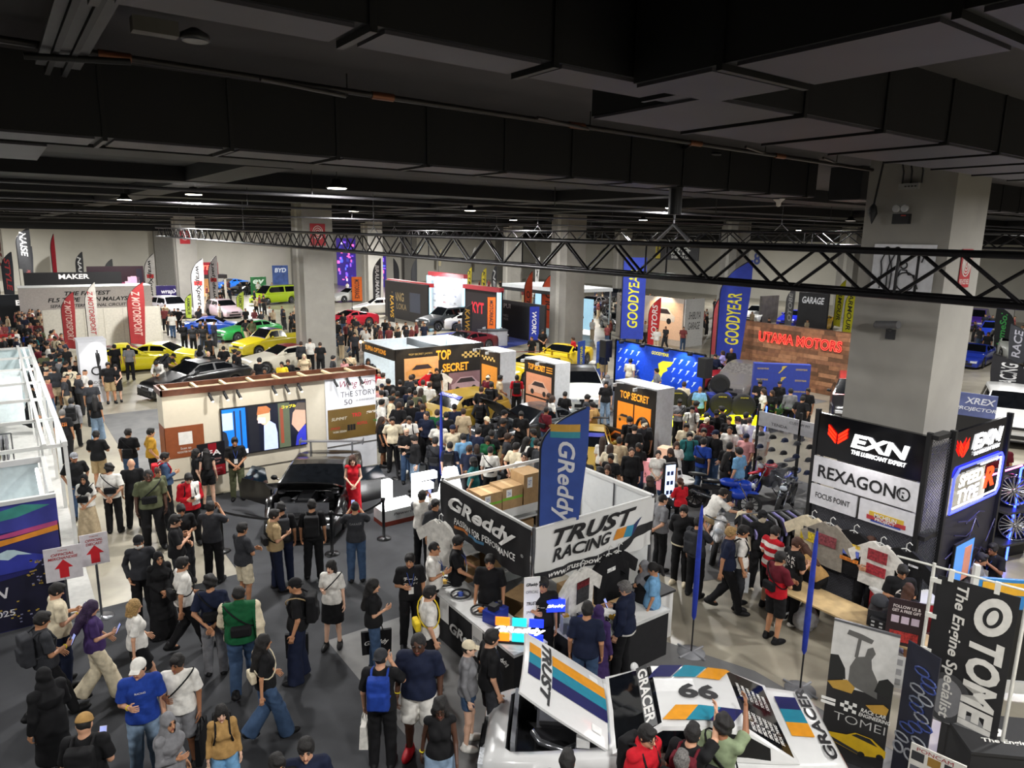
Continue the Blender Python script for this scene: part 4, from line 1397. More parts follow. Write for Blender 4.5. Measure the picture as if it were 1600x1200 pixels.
write(r, [('TOKYO AUTO SALON', X0-2.15, .74, 2.6, .2, dict(shear=.25, bold=.02)), ('KUALA LUMPUR 2025', X0-2.5, .55, 1.5, .1, dict(bold=.01)), ('クアラルンプール 2025', X0-1.75, .36, 1.9, .14, dict(bold=.01))], M('#dcd9dc', .5), -.016)
write(r, [('WELCOME', X0-1.9, .1, .8, .09, dict(bold=.02))], M('#b7c03a'), -.016, 'small_lettering')
B().b2((X0-.02, .0, 0), (X0, .4, 2.3)).b2((-X0, -.02, 2.33), (X0, .08, 2.4)).obj('frame', M_PANEL, r)
r = thing('shell_booth', 'low white shell booth behind the blue mural with merchandise shelves inside', 'booth', (.45, 14.6, 0))
B().b2((-.04, 0, 2.3), (.04, 2.5, 2.42)).b2((-4.4, 2.46, 2.3), (0, 2.54, 2.42)).obj('top_rail', M_WHITE, r)
B().b2((-4.4, 2.48, 1.55), (-.1, 2.52, 2.3)).obj('fascia', M('#c4d2d2', .5), r)
for y in(.05, 2.45):B().b2((-.04, y-.04, 0), (.04, y+.04, 2.35)).obj('post', M_WHITE, r)
for k, (y0, y1)in enumerate(((.3, 1.15), (1.3, 2.15))):B().rod((-.14, y0, 2.26), (-.14, y1, 2.26), .03, n=8).obj('light_tube', M('#f2fbff', emit=3), r)
lamp('booth_tube_light', 'AREA', (.1, 15.9, 2.15), 10, .8, (.92, .98, 1))
r = thing('display_table', 'white table with folded black shirts and cream boxes behind the mural', 'table', (-.7, 16.1, 0))
B().box((0, 0, .82), (1.5, .7, .05)).obj('table_top', M_WHITE, r)
for x in(-.7, .7):
 for y in(-.3, .3):B().b2((x-.03, y-.03, 0), (x+.03, y+.03, .8)).obj('leg', M_WHITE, r)
for i in range(8):
 x, y = -.55+.36*(i%4), -.16+.32*(i//4)
 tag(B().box((0, 0, .04), (.3, .26, .08)).obj('folded_shirt', fab(('black', 'cream', 'black', 'charcoal')[(i+i//4)%4]), None), 'folded shirt in a row on the white table behind the mural', 'shirt', 'folded shirts behind the mural').location = (-.7+x, 16.1+y, .85)
r = thing('shell_booth', 'long white shell booth frame with bright tube lights along the left aisle', 'booth', (.9, 17.9, 0))
for(x0, x1)in((-.05, .05), (-.42, -.34)):
 B().b2((x0, 0, 2.36), (x1, 16.5, 2.46)).obj('top_rail', M_WHITE, r)
for k in range(7):
 y = .05+k*2.7
 B().b2((-4.5, y-.03, 2.34), (0, y+.03, 2.42)).obj('cross_beam', M_WHITE, r)
 B().b2((-.04, y-.04, 0), (.04, y+.04, 2.4)).obj('post', M_WHITE, r)
 B().b2((-.42, y+1.0, .9), (-.38, y+1.06, 2.36)).obj('post', M_WHITE, r)
for k in range(11):B().rod((-.2, .3+k*1.48, 2.3), (-.2, 1.5+k*1.48, 2.3), .035, n=8).obj('light_tube', M('#f4fbff', emit=3), r)
B().b2((-2.6, 5.4, .0), (-2.5, 16.4, 2.36)).b2((-2.6, 16.35, 0), (0, 16.45, 2.36)).obj('back_panel', M('#c6d6d8', .5), r)
B().b2((-2.55, 10.8, .6), (-.5, 10.86, 2.36)).obj('divider', M('#d3dcdd', .5), r)
for y in(20, 24, 28, 32):lamp('booth_tube_light', 'AREA', (.55, y, 2.2), 12, 1.2, (.92, .98, 1))
for i, (y, c)in enumerate(((19.3, 'white'), (21.6, 'white'), (23.4, 'grey'))):
 r = thing('clothes_rack', ('rack of white shirts nearest the aisle corner', 'rack of pale shirts behind the seated woman', 'rack of grey shirts further back')[i]+' in the long white booth', 'rack', (-.55-.3*(i%2), y, 0))
 B().rod((-.5, 0, 1.5), (.5, 0, 1.5), .018).rod((-.5, 0, .05), (-.5, 0, 1.5), .018).rod((.5, 0, .05), (.5, 0, 1.5), .018).rod((-.5, -.25, .04), (-.5, .25, .04), .018).rod((.5, -.25, .04), (.5, .25, .04), .018).obj('frame', M_ALU, r)
 for k in range(9):
  f = B().slab([(-.24, .78), (.24, .78), (.24, 1.28), (.36, 1.12), (.4, 1.24), (.2, 1.42), (.06, 1.46), (-.06, 1.46), (-.2, 1.42), (-.4, 1.24), (-.36, 1.12), (-.24, 1.28)], -.02, .02)
  o = f.obj('shirt', fab(c if k%3 else 'cream'), r, loc=(-.42+.1*k, 0, 0), rot=(0, 0, 1.5))
r = thing('booth_table', 'cluttered counter with yellow and black boxes in the long white booth', 'table', (-.2, 19.2, 0))
B().box((0, 0, .72), (1.2, .6, .05)).obj('table_top', M('#b9bdbd'), r)
B().b2((-.55, -.25, 0), (.55, .25, .7)).obj('body', M('#9fa5a6'), r)
for i, c in enumerate(('#c9bd2a', '#1b1b1e', '#d6d6d2', '#1b1b1e')):tag(B().box((0, 0, .1), (.18, .16, .2)).obj('box', M(c), None), ('yellow', 'black', 'white', 'small black')[i]+' box on the cluttered booth counter', 'box').location = (-.6+.26*i, 19.15+.06*(i%2), .746)
r = thing('office_chair', 'black office chair beside the white booth post', 'chair', (.1, 20.6, 0), .5)
B().box((0, 0, .47), (.48, .46, .08)).obj('seat', M_BLK, r);B().box((0, .22, .78), (.46, .07, .5)).obj('backrest', M_BLK, r)
B().rod((0, 0, .06), (0, 0, .45), .03).obj('column', M_BLK, r)
for i in range(5):B().rod((0, 0, .09), (.28*math.cos(i*1.257), .28*math.sin(i*1.257), .04), .02).obj('leg', M_BLK, r)
for i, (p, txt2, z)in enumerate((((.48, 14.0), 'MERCHANDISE', 1.3), ((.98, 14.13), 'DIECAST', 1.4))):
 r = thing('sign_stand', 'white sign with red arrow reading official %s on a grey pole'%txt2.lower(), 'sign', p, (-.06, -.03)[i])
 B().lathe([(.2, 0), (.2, .015), (.03, .03), (.02, .05)], n=20).obj('base', M_ALU, r)
 B().rod((0, .02, .02), (0, .02, z-.3), .022).obj('pole', M_ALU, r)
 w2, h2 = ((.56, .62), (.44, .6))[i]
 B().b2((-w2/2, 0, z-.35), (w2/2, .012, z-.35+h2)).obj('board', M('#d3ced2', .5), r)
 c = z-.35+h2*.4
 poly(r, [(-.07, c-.2), (.07, c-.2), (.07, c-.02), (.14, c-.02), (0, c+.14), (-.14, c-.02), (-.07, c-.02)], M('#c41a26'), -.002, 'arrow')
 write(r, [('OFFICIAL', 0, c+.24, w2*.62, .05, dict(shear=.2, bold=.02)), (txt2, 0, c+.17, w2*.8 if i==0 else w2*.6, .05, dict(shear=.2, bold=.02))], M('#a3141f'), -.004)
 write(r, [('TOKYO', 0, c+.31, .14, .025, dict(bold=.01))], M('#a3141f'), -.004, 'crest')
for i, (a, b_, lab)in enumerate((((2.22, 52.86), (2.94, 52.49), 'red discount board with 30 and 50 beside the left red flag'), ((-0.01, 45.63), (0.57, 45.89), 'red discount board with 30 at the far left edge'))):
 r = board('discount_sign', lab, 'sign', a, b_, 0, 1.6, M('#b3161c', .5))
 write(r, [('30', .15, 1.25, .5, .35, dict(bold=.02)), ('50', .15, .75, .5, .35, dict(bold=.02)), ('RM', -.25, 1.3, .16, .1), ('RM', -.25, .8, .16, .1)], M('#e8e2dc'))
r = thing('white_column', 'white square display column with black hand emblem by the left aisle', 'column', (3.0, 34.0, 0), 0)
B().b2((-.5, -.6, 0), (.5, .5, 2.6)).b2((-.52, -.62, 2.58), (.52, .52, 2.63)).obj('shell', M('#d4d5da', .5, noise=.02), r)
q = B()
q.tube([(.06+.16*math.cos(t), -.612, 1.35+.16*math.sin(t))for t in[.6+i*.38 for i in range(15)]], .028)
for dx, z in((.1, 2.1), (.15, 2.22), (.2, 2.08)):q.tube([(.14, -.612, 1.5), (dx+.02, -.612, 1.8), (dx, -.612, z)], .026)
q.tube([(.18, -.612, 1.55), (.2, -.612, 1.2), (.17, -.612, 1.0)], .05)
q.text('PANDORA', .02, .86, .66, .12, y=-.606).text('AUTOSTYLE', .02, .72, .5, .07, y=-.606)
q.obj('emblem', M_INK, r)
lamp('column_spot', 'SPOT', (3.2, 33.0, 2.9), 60, .05, aim=(3.0, 33.4, 1.2), angle=70)
# ---- far left walls
r = board('lap_record_wall', 'white wall with slanted black lettering about the fastest lap at far left', 'booth', (1.3, 59.8), (9.6, 59.8), 0, 3.0, M('#cfc9c6', .6), .12)
write(r, [('THE FASTEST', 0, 2.6, 2.9, .3, dict(shear=.25, bold=.03)), ('FL5 TYPE', -1.5, 2.15, 2.0, .3, dict(shear=.25, bold=.03)), ('IN MALAYSIA', 1.6, 2.15, 2.6, .3, dict(shear=.25, bold=.03)), ('SEPANG INTERNATIONAL CIRCUIT', 0, 1.72, 4.8, .22, dict(shear=.25, bold=.02)), ('2:16.071', .1, 1.2, 4.8, .6, dict(shear=.3, bold=.03))], M('#1a1a1c'))
write(r, [('R', 0, 2.15, .3, .3, dict(shear=.25, bold=.03))], M('#b3161c'), name='red_letter')
B().b2((-4.15, 0, 3.0), (4.15, 2.5, 3.06)).obj('roof_panel', M_WHITE, r)
r = board('partition_wall', 'plain white shell wall in front of the lap record wall', 'wall', (2.08, 49.25), (8.33, 49.25), 0, 2.45, M('#c9c5b8', .6), .08)
for i in range(7):B().b2((-3.1+i*1.03-.015, -.01, 0), (-3.1+i*1.03+.015, 0, 2.45)).obj('post', M('#b4b0a4'), r)
for i, (x0, x1, z0, z1, y, c, t, lab)in enumerate(((2, 9, 2.3, 3.6, 70, '#1a1a1d', 'MAKER', 'black fascia booth with bold white lettering at the far left'), (-6, 0, .3, 3.2, 66, '#221a1f', 'YSS', 'dark booth board far left behind the feather flags'), (0, 4.5, .6, 2.4, 63, '#20242a', 'BRIDGE', 'dark board with pale lettering left of the lap record wall'), (5, 9.5, .8, 2.5, 62.5, '#5d1620', 'JAPAN', 'dark red board lettered Japan above the lap record wall'))):
 r = board('booth_fascia', lab, 'booth', (x0, y), (x1, y), 0, z1, M(c, .5), .1)
 write(r, [(t, 0, (z0+z1)/2+.3, 2.2, .4, dict(bold=.03))], M('#d8d4d0', emit=.6))
r = board('led_screen', 'wide pink and black city graphic screen against the far left wall', 'screen', (6.65, 72.02), (10.94, 71.04), 0, 4.0, M('#3a1226', .4), .15)
random.seed(5)
for i in range(16):
 x = -r['w']/2+.4+(r['w']-.8)*i/15
 z = 1.4+random.random()
 B().b2((x-.2, -.03, z), (x+.25, -.01, z+.5+random.random())).obj('image_block', M(random.choice(['#c2447a', '#e0b7c8', '#1c1426', '#8c2a52', '#c9c4cf', '#4d66c0', '#d08a3c']), .4, emit=.5), r)
 # ---- wood-topped booth wall with video screen
r = thing('booth_wall', 'cream booth wall with wooden top rail, video screen and story panel', 'booth', (3.2, 19.75, 0))
W_, Hh = 5.95, 3.0
B().b2((0, 0, 0), (4.35, .75, Hh-.12)).obj('wall_panel', M('#d8cfbb', .6, noise=.02), r)
B().b2((4.35, -.05, 0), (W_, .7, Hh-.15)).obj('story_panel', M('#dfe0e4', .5, noise=.02), r)
o = B().b2((-.05, -.12, Hh-.14), (W_+.05, -.07, Hh+.02)).b2((-.05, -.12, Hh-.14), (0, .8, Hh+.02)).b2((-.05, .76, Hh-.14), (W_+.05, .8, Hh+.02)).b2((W_, -.12, Hh-.14), (W_+.05, .8, Hh+.02)).obj('top_rail', M('#5e3420', .5, noise=.25, scale=6), r)
for i in range(9):B().b2((.1+i*.74, -.07, Hh-.06), (.18+i*.74, .76, Hh)).obj('cross_batten', M('#b9a682', .7), r)
B().b2((0, .0, Hh-.12), (W_, .74, Hh-.1)).obj('top_board', M('#8d8168', .8), r)
B().b2((-.012, -.012, 1.15), (.95, .0, 2.0)).b2((-.012, -.012, 1.15), (0, .7, 2.0)).obj('brown_sign', M('#8a4a28', .5), r)
B().b2((.32, -.016, 1.5), (.66, -.012, 1.84)).obj('code_square', M('#e2e0da'), r)
write(r, [('Scan to', .48, 1.4, .26, .06), ('REGISTER NOW', .48, 1.3, .42, .05)], M('#e2e0da'), -.018)
sx0, sx1, sz0, sz1 = 1.42, 3.72, 1.02, 2.32
B().b2((sx0-.03, -.07, sz0-.03), (sx1+.03, -.0, sz1+.03)).obj('screen_frame', M_BLK, r)
scr = B().b2((sx0, -.076, sz0), (sx1, -.07, sz1)).obj('screen', M('#141726', .3, emit=.5), r)
SP = lambda pts, c, e = .8, y = -.078, n = 'image_area':B().slab([(sx0+(sx1-sx0)*a, sz0+(sz1-sz0)*b_)for a, b_ in pts], y-.002, y).obj(n, M(c, .4, emit=e), scr)
SP([(0, 0), (.27, 0), (.27, 1), (0, 1)], '#1766cc');SP([(0, .55), (.12, .55), (.12, .92), (0, .92)], '#9fb4cf', y=-.081);SP([(.13, .1), (.15, .1), (.15, .95), (.13, .95)], '#202840', y=-.081);SP([(.2, .1), (.22, .1), (.22, .95), (.2, .95)], '#202840', y=-.081)
SP([(0, .05), (.05, .1), (.06, .3), (.04, .5), (0, .55)], '#20242c', y=-.082, n='tyre_image')
SP([(.3, 0), (.42, 0), (.42, 1), (.3, 1)], '#17181f')
SP([(.47, 0), (.64, 0), (.64, .35), (.62, .55), (.54, .66), (.48, .55)], '#a7b3e0');SP([(.4, .7), (.46, .58), (.5, .55), (.56, .66), (.56, .85), (.52, .95), (.43, .95)], '#c7a78f', y=-.08, n='face_image');SP([(.4, .8), (.55, .82), (.57, .9), (.52, .98), (.42, .98)], '#a0623c', y=-.083, n='hair_image');SP([(.41, .62), (.5, .6), (.5, .72), (.42, .74)], '#e2c8cf', y=-.083, n='mask_image')
SP([(.66, 0), (.8, 0), (.8, 1), (.66, 1)], '#4a5140');SP([(.68, .1), (.72, .1), (.72, .9), (.68, .9)], '#7a3c2c', y=-.081)
SP([(.86, 0), (1, 0), (1, .45), (.95, .42), (.88, .22)], '#2a2f9c', y=-.081);SP([(.82, .5), (.9, .3), (1, .48), (1, .85), (.92, .92), (.84, .75)], '#b8907c', y=-.083, n='face_image');SP([(.86, .82), (1, .78), (1, .95), (.9, .97)], '#50463f', y=-.085, n='hair_image')
SP([(0, 0), (.28, 0), (.28, .1), (0, .1)], '#b9bcc6', y=-.082, n='caption_bar')
write(r, [('コップみたい', 3.35, 2.2, .62, .1, dict(bold=.02))], M('#e0c832', emit=1.2), -.085, 'caption')
for x in(1.02, 1.4, 1.74, 2.7, 3.06, 3.42, 4.5, 4.9, 5.3):
 s = thing('spotlight', 'small black track spotlight under the wooden rail of the cream booth wall', 'lamp', (3.2+x+.1, 19.6, 2.8), 0, 'spotlights under the wooden rail')
 B().box((0, 0, .03), (.05, .05, .06)).obj('mount', M_BLK, s)
 B().rod((0, -.02, 0), (.05, -.14, -.16), .04, n=12).obj('barrel', M_BLK, s)
 B().lathe([(.033, -.002), (.001, .0)], n=10).obj('lens', M('#fff0cc', emit=8), s, loc=(.05, -.141, -.162), rot=(.7, 0, 0))
for x, p_ in((.5, 26), (2.2, 18), (5.1, 38)):lamp('wall_wash', 'SPOT', (3.2+x, 18.6, 3.1), p_, .1, (1, .93, .8)if x<4 else(.93, .96, 1), aim=(3.2+x, 19.75, 1.8), angle=95)
B().b2((4.4, -.062, .98), (W_-.02, -.052, 1.92)).obj('sponsor_strip', M('#6b5428', .4, noise=.4, scale=.8), r)
write(r, [('Wing Hin', 5.3, 2.62, 1.0, .26, dict(shear=.3))], M('#7a2438'), -.056, 'signature')
B().tube([(5.5, -.058, 2.6), (5.62, -.058, 2.66), (5.85, -.058, 2.7), (5.95, -.058, 2.64), (5.98, -.058, 2.58)], .008, n=4).obj('flourish', M('#7a2438'), r)
write(r, [('THE STORY', 5.38, 2.34, 1.12, .17), ('50', 5.05, 2.1, .26, .16), ('th ANNIVERSARY', 5.6, 2.12, .6, .06)], M('#55545c'), -.056)
write(r, [('SUMMIT', 4.75, 1.62, .5, .09, dict(shear=.3)), ('WORK DESIGN', 4.75, 1.22, .42, .06)], M('#e0dccd'), -.066, 'sponsor_names')
write(r, [('TRD', 5.3, 1.68, .3, .12, dict(bold=.03)), ('MOTUL', 5.48, 1.4, .34, .09, dict(bold=.02)), ('ENKEI', 4.62, 1.34, .3, .07, dict(shear=.3))], M('#c42a30'), -.066, 'sponsor_names')
write(r, [('TEIN', 5.98, 1.42, .3, .07, dict(bold=.02))], M('#3c9c54'), -.066, 'sponsor_names')
write(r, [('garage', 5.85, 1.7, .5, .1, dict(shear=.3, bold=.02))], M('#e4ddd0'), -.066, 'sponsor_names')
for k in range(3):B().b2((5.0+.09*k, -.068, 1.22), (5.075+.09*k, -.062, 1.4)).obj('emblem', M_BLK, r)
B().b2((.0, -.02, .55), (4.35, 0, .57)).b2((4.35, -.07, .78), (W_, -.05, .8)).obj('trim_line', M('#5b5650'), r)
r = thing('sign_board', 'black and red three-letter sign board on a stand before the cream wall', 'sign', (4.26, 19.53), 0.1)
B().rod((0, .03, 0), (0, .03, 1.1), .02).rod((-.25, .03, .01), (.25, .03, .01), .02).obj('stand', M_BLK, r)
B().b2((-.36, 0, .55), (.36, .03, 1.5)).obj('board', M('#16161a', .4), r)
B().b2((-.08, -.006, 1.2), (.14, 0, 1.48)).b2((-.34, -.006, .57), (.34, 0, .86)).obj('red_area', M('#8a1622', .4), r)
write(r, [('LFA', 0, 1.22, .5, .15, dict(bold=.02))], M('#e2e0e0'), -.008)
write(r, [('NURBURGRING PACKAGE', 0, 1.04, .5, .05), ('4.8 V10 552 HP', 0, .95, .4, .05), ('560 Nm  325 km/h', 0, .77, .5, .05), ('0-100  3.7 sec', 0, .68, .4, .04)], M('#b58a8a'), -.008, 'small_lettering')
r = thing('light_letters', 'three glowing white block letters on a white and red plinth', 'sign', (7.1, 15.05, 0))
B().b2((0, 0, .12), (2.4, .5, .4)).obj('plinth', M_PANEL, r)
B().b2((.0, -.01, 0), (2.4, .51, .12)).obj('plinth_base', M('#7a3020', .5), r)
write(r, [('Powered by UMW', .95, .27, 1.3, .09, dict(shear=.2))], M('#3a3a3c'), -.004)
L = B().b2((.12, .12, .4), (.34, .3, 1.12)).b2((.12, .12, .4), (.8, .3, .58));L.obj('letter', M('#ffffff', emit=2.2), r)
L = B().b2((.95, .12, .4), (1.15, .3, 1.12)).b2((.95, .12, .94), (1.6, .3, 1.12)).b2((.95, .12, .68), (1.5, .3, .84));L.obj('letter', M('#ffffff', emit=2.2), r)
L = B().slab([(1.7, .4), (1.92, .4), (2.08, 1.12), (1.9, 1.12)], .12, .3).slab([(2.2, .4), (2.38, .4), (2.2, 1.12), (2.02, 1.12)], .12, .3).b2((1.88, .12, .58), (2.24, .3, .74));L.obj('letter', M('#ffffff', emit=2.2), r)
posts = (((3.54, 15.80)), ((5.51, 14.32)), ((6.83, 14.43)), ((8.99, 16.24)), ((9.04, 18.10)), ((9.95, 22.13)), ((3.48, 20.22)))
for i, p in enumerate(posts):
 r = thing('barrier_post', 'black retractable barrier post '+('left of the black supercar near the concrete strip', 'in front of the black supercar', 'in front of the glowing white letters', 'right behind the glowing white letters', 'beside the supercar right rear', 'at the right end of the cream wall', 'beside the man in the denim jacket')[i], 'barrier', p)
 B().lathe([(.17, 0), (.17, .02), (.05, .05), (.035, .06), (.035, .95), (.05, .96), (.05, 1.02), (.02, 1.03)], n=16).obj('post', M('#161618', .35, metal=.3), r)
for i, (a, b_, lab)in enumerate(((0, 1, 'left of the supercar'), (1, 2, 'in front of the supercar'), (3, 4, 'along the right of the supercar'), (4, 5, 'behind the supercar'))):
 p, q = posts[a], posts[b_]
 g = B()
 n = 8
 for k in range(n):
  t0, t1 = k/n, (k+1)/n
  z0, z1 = .98-.16*4*t0*(1-t0), .98-.16*4*t1*(1-t1)
  A_, C_ = [p[j]+(q[j]-p[j])*t0 for j in(0, 1)], [p[j]+(q[j]-p[j])*t1 for j in(0, 1)]
  g.add([(A_[0], A_[1], z0-.05), (C_[0], C_[1], z1-.05), (C_[0], C_[1], z1), (A_[0], A_[1], z0)], [(0, 1, 2, 3)])
  g.add([(A_[0]+.004, A_[1]+.004, z0-.05), (C_[0]+.004, C_[1]+.004, z1-.05), (C_[0]+.004, C_[1]+.004, z1), (A_[0]+.004, A_[1]+.004, z0)], [(3, 2, 1, 0)])
 tag(g.obj('barrier_belt', M('#1b1b1e', .6)), 'black barrier belt stretched '+lab, 'belt')
 # ---- black supercar with open doors and bonnet
I = car('glossy black supercar with open doors, raised bonnet and rear wing', (6.27, 17.12), 212, 'sport', '#0a0a0c', bay=True, spoiler=(.28, '#6d6e72'), rim='#303034', plate=False, tailred='#4a0c10')
hood_panel(I, .62, I['paint'], M('#0c0c0d', .3))
for s in(-1, 1):
 b = B()
 pts = [(0, .3), (-1.05, .32), (-1.12, .6), (-1.0, .86), (-.2, .88), (0, .74)]
 V = [(0.0, y, z)for y, z in pts]+[(.06, y, z)for y, z in pts]
 n = len(pts)
 b.add(V, [tuple(range(n)), tuple(range(n, 2*n))[::-1]]+[(i, n+i, n+(i+1)%n, (i+1)%n)for i in range(n)])
 d = b.obj('door', I['paint'], I['root'], loc=(s*.97, .72, .06), rot=(.0, .0, s*1.0))
 g = B().add([(.02, -.1, .88), (.02, -.95, .86), (-s*.12, -.8, 1.18), (-s*.12, -.35, 1.2)], [(0, 1, 2, 3)]).add([(.03, -.1, .88), (.03, -.95, .86), (-s*.12+.01, -.8, 1.18), (-s*.12+.01, -.35, 1.2)], [(3, 2, 1, 0)])
 g.obj('door_window', M('#0d1a24', .05, coat=.5), d)
 # ---- tuning parts booth on the corner: banners, walls, shelves
r = thing('shell_booth', 'corner parts booth with white walls, black banner and white racing banner', 'booth', (6.55, 8.36, 0))
for x, y in((0, 0), (0, 2.85), (2.7, 0), (2.7, 2.85)):B().rod((x, y, 0), (x, y, 2.5), .03, n=8).obj('post', M_ALU, r)
B().b2((2.68, 0, 0), (2.72, 2.85, 2.45)).obj('wall_panel', M_PANEL, r)
for y in(.95, 1.9):B().b2((2.66, y-.012, 0), (2.68, y+.012, 2.45)).obj('post', M_ALU, r)
B().b2((-.02, -.02, 2.42), (.02, 2.87, 2.48)).b2((-.02, -.02, 2.42), (2.72, .02, 2.48)).b2((-.02, 2.83, 2.42), (2.72, 2.87, 2.48)).b2((2.66, 0, 2.44), (2.74, 2.87, 2.5)).obj('top_rail', M_WHITE, r)
lamp('booth_spot', 'SPOT', (6.9, 10.9, 3.4), 60, .1, aim=(8.4, 10.3, 1.4), angle=90)
def sag_banner(r, a, b_, z0, z1, mat, texts, sag=.05):
 """cloth banner hung between two posts; local x along it"""
 d = Vector(b_)-Vector(a)
 L = d.length
 u = d/L
 nrm = Vector((u.y, -u.x, 0))
 fold = lambda x, z:.022*math.sin(7*x+3*z)+.012*math.sin(17*x-5*z)
 F_ = lambda x, y, z:tuple(Vector(a)+u*x+nrm*(.03+y+fold(x, z)*(.3+(z1-z)/(z1-z0)))+Vector((0, 0, z-sag*math.sin(math.pi*x/L)*((z-z0)/(z1-z0))*.3)))
 n, m = 26, 8
 b = B()
 V = [F_(L*i/n, 0, z0+(z1-z0)*j/m)for i in range(n+1)for j in range(m+1)]
 F = [(i*(m+1)+j, (i+1)*(m+1)+j, (i+1)*(m+1)+j+1, i*(m+1)+j+1)for i in range(n)for j in range(m)]
 b.add(V, F, 0, True)
 V2 = [F_(L*i/n, -.006, z0+(z1-z0)*j/m)for i in range(n+1)for j in range(m+1)]
 b.add(V2, F, 0, True, flip=True)
 bo = b.obj('banner', mat, r)
 for nm, m_, lines in texts:
  t = B()
  for ln in lines:
   if isinstance(ln[0], str):
    t.text(ln[0], ln[1], ln[2], ln[3], ln[4], fn=lambda x, y, z:F_(x, .022, z), **(ln[5]if len(ln)>5 else{}))
   else:
    pts = ln
    (x0, z0_), (x1, z1_), (x2, z2_), (x3, z3_) = pts
    k = 14
    for i in range(k):
     f, g = i/k, (i+1)/k
     P = [(x0+(x1-x0)*f, z0_+(z1_-z0_)*f), (x0+(x1-x0)*g, z0_+(z1_-z0_)*g), (x3+(x2-x3)*g, z3_+(z2_-z3_)*g), (x3+(x2-x3)*f, z3_+(z2_-z3_)*f)]
     for s_ in range(4):
      u0, u1 = s_/4, (s_+1)/4
      q = [(P[0][0]+(P[3][0]-P[0][0])*u0, P[0][1]+(P[3][1]-P[0][1])*u0), (P[1][0]+(P[2][0]-P[1][0])*u0, P[1][1]+(P[2][1]-P[1][1])*u0), (P[1][0]+(P[2][0]-P[1][0])*u1, P[1][1]+(P[2][1]-P[1][1])*u1), (P[0][0]+(P[3][0]-P[0][0])*u1, P[0][1]+(P[3][1]-P[0][1])*u1)]
      t.add([F_(x, .01, z)for x, z in q], [(0, 1, 2, 3)])
  t.obj(nm, m_, bo)
 return bo
sh = dict(shear=.28, bold=.035)
sag_banner(r, (-.02, 2.85, 0), (-.02, 0, 0), 1.55, 2.46, M('#141417', .6, noise=.15, scale=3), [('lettering', M_PAPER, [('GReddy', 1.4, 2.12, 2.1, .36, sh), ('PASSION FOR PERFORMANCE', 1.5, 1.84, 1.9, .12, dict(bold=.015)), ('®', 2.62, 1.94, .06, .06)]), ('orange_stripe', M('#b3692c'), [[(.55, 1.7), (1.0, 1.7), (1.0, 1.755), (.55, 1.755)]]), ('blue_stripe', M('#3f6d8c'), [[(1.0, 1.7), (1.5, 1.7), (1.5, 1.755), (1.0, 1.755)]])])
sag_banner(r, (0, -.02, 0), (2.7, -.02, 0), 1.55, 2.46, M('#d2d2cf', .6, noise=.03, scale=3), [('dark_band', M('#1d1d20'), [[(.0, 1.555), (1.9, 1.555), (2.0, 1.72), (0, 1.72)], [(1.9, 1.56), (2.2, 1.8), (2.3, 2.0), (1.85, 1.72)], [(2.18, 1.8), (2.7, 1.84), (2.7, 2.02), (2.28, 2.0)]]), ('lettering', M_INK, [('TRUST', 1.3, 2.26, 1.9, .3, dict(shear=.35, bold=.035)), ('RACING', 1.0, 1.96, 1.35, .22, dict(shear=.3, bold=.03))]), ('orange_block', M('#c9822a'), [[(1.72, 1.88), (1.95, 1.88), (2.02, 2.08), (1.79, 2.08)]]), ('teal_block', M('#2f7f9c'), [[(1.95, 1.88), (2.12, 1.88), (2.19, 2.08), (2.02, 2.08)]]), ('navy_block', M('#232c58'), [[(2.12, 1.88), (2.2, 1.92), (2.42, 2.16), (2.19, 2.08)]]), ('web_address', M_PAPER, [('www.trust-power.com', 1.05, 1.63, 1.6, .12, dict(shear=.2, bold=.02))])])
r = thing('storage_shelf', 'white shelving along the booth back holding cartons', 'shelf', (7.55, 10.9, 0))
for z in(.45, 1.05, 1.5):B().b2((-.95, -.22, z), (.95, .2, z+.04)).obj('shelf_board', M_WHITE, r)
B().b2((-.95, -.24, 1.62), (.95, .2, 1.8)).obj('top_beam', M_WHITE, r)
for x in(-.93, -.2, .93):
 for y in(-.2, .18):B().b2((x-.03, y-.03, 0), (x+.03, y+.03, 1.8)).obj('post', M_WHITE, r)
B().b2((-.95, .16, 0), (.95, .2, 1.62)).obj('back_panel', M('#cfd6d8'), r)
def carton(label, x, y, z, w2, d2, h2, rz=0., tape=True, txt=None, group=None):
 r = thing('carton', label, 'box', (x, y, z), rz, group)
 B().b2((-w2/2, -d2/2, 0), (w2/2, d2/2, h2)).obj('box', M_CARD, r)
 if tape:
  B().b2((-w2/2-.002, -d2/2-.002, h2*.42), (w2/2+.002, -d2/2, h2*.54)).obj('green_tape', M('#6fa52a'), r)
  B().b2((-.04, -d2/2-.003, h2), (.04, d2/2, h2+.002)).obj('top_tape', M('#b09468'), r)
 if txt:
  B().b2((-w2*.32, -d2/2-.004, h2*.55), (-w2*.05, -d2/2-.002, h2*.9)).obj('label_sheet', M_PAPER, r)
  write(r, [(txt, -w2*.185, h2*.72, w2*.16, h2*.16)], M('#2a3f8c'), -d2/2-.006)
 return r
for i, (x, w2, h2, t, lab)in enumerate(((6.78, .5, .36, '22', 'leftmost green-taped carton on the white shelving'), (7.3, .48, .4, '25', 'middle green-taped carton on the white shelving, marked 25'), (7.8, .48, .44, '26', 'right green-taped carton on the white shelving'), (8.3, .46, .62, '27', 'tall carton with green tape on top, right end of the shelving'))):
 carton(lab, x, 10.88, 1.805, w2, .46, h2, 0, i<3, t)
for i, (x, z, h2)in enumerate(((7.6, 1.095, .34), (7.95, 1.095, .3), (8.2, 1.095, .36), (7.4, .495, .4), (8.0, .495, .42), (6.9, .495, .4))):
 carton('brown carton on the shelves inside the corner booth, '+('upper left', 'upper middle', 'upper right', 'lower middle', 'lower right', 'lower left')[i], x, 10.82, z, .3, .3, h2, .1, False)
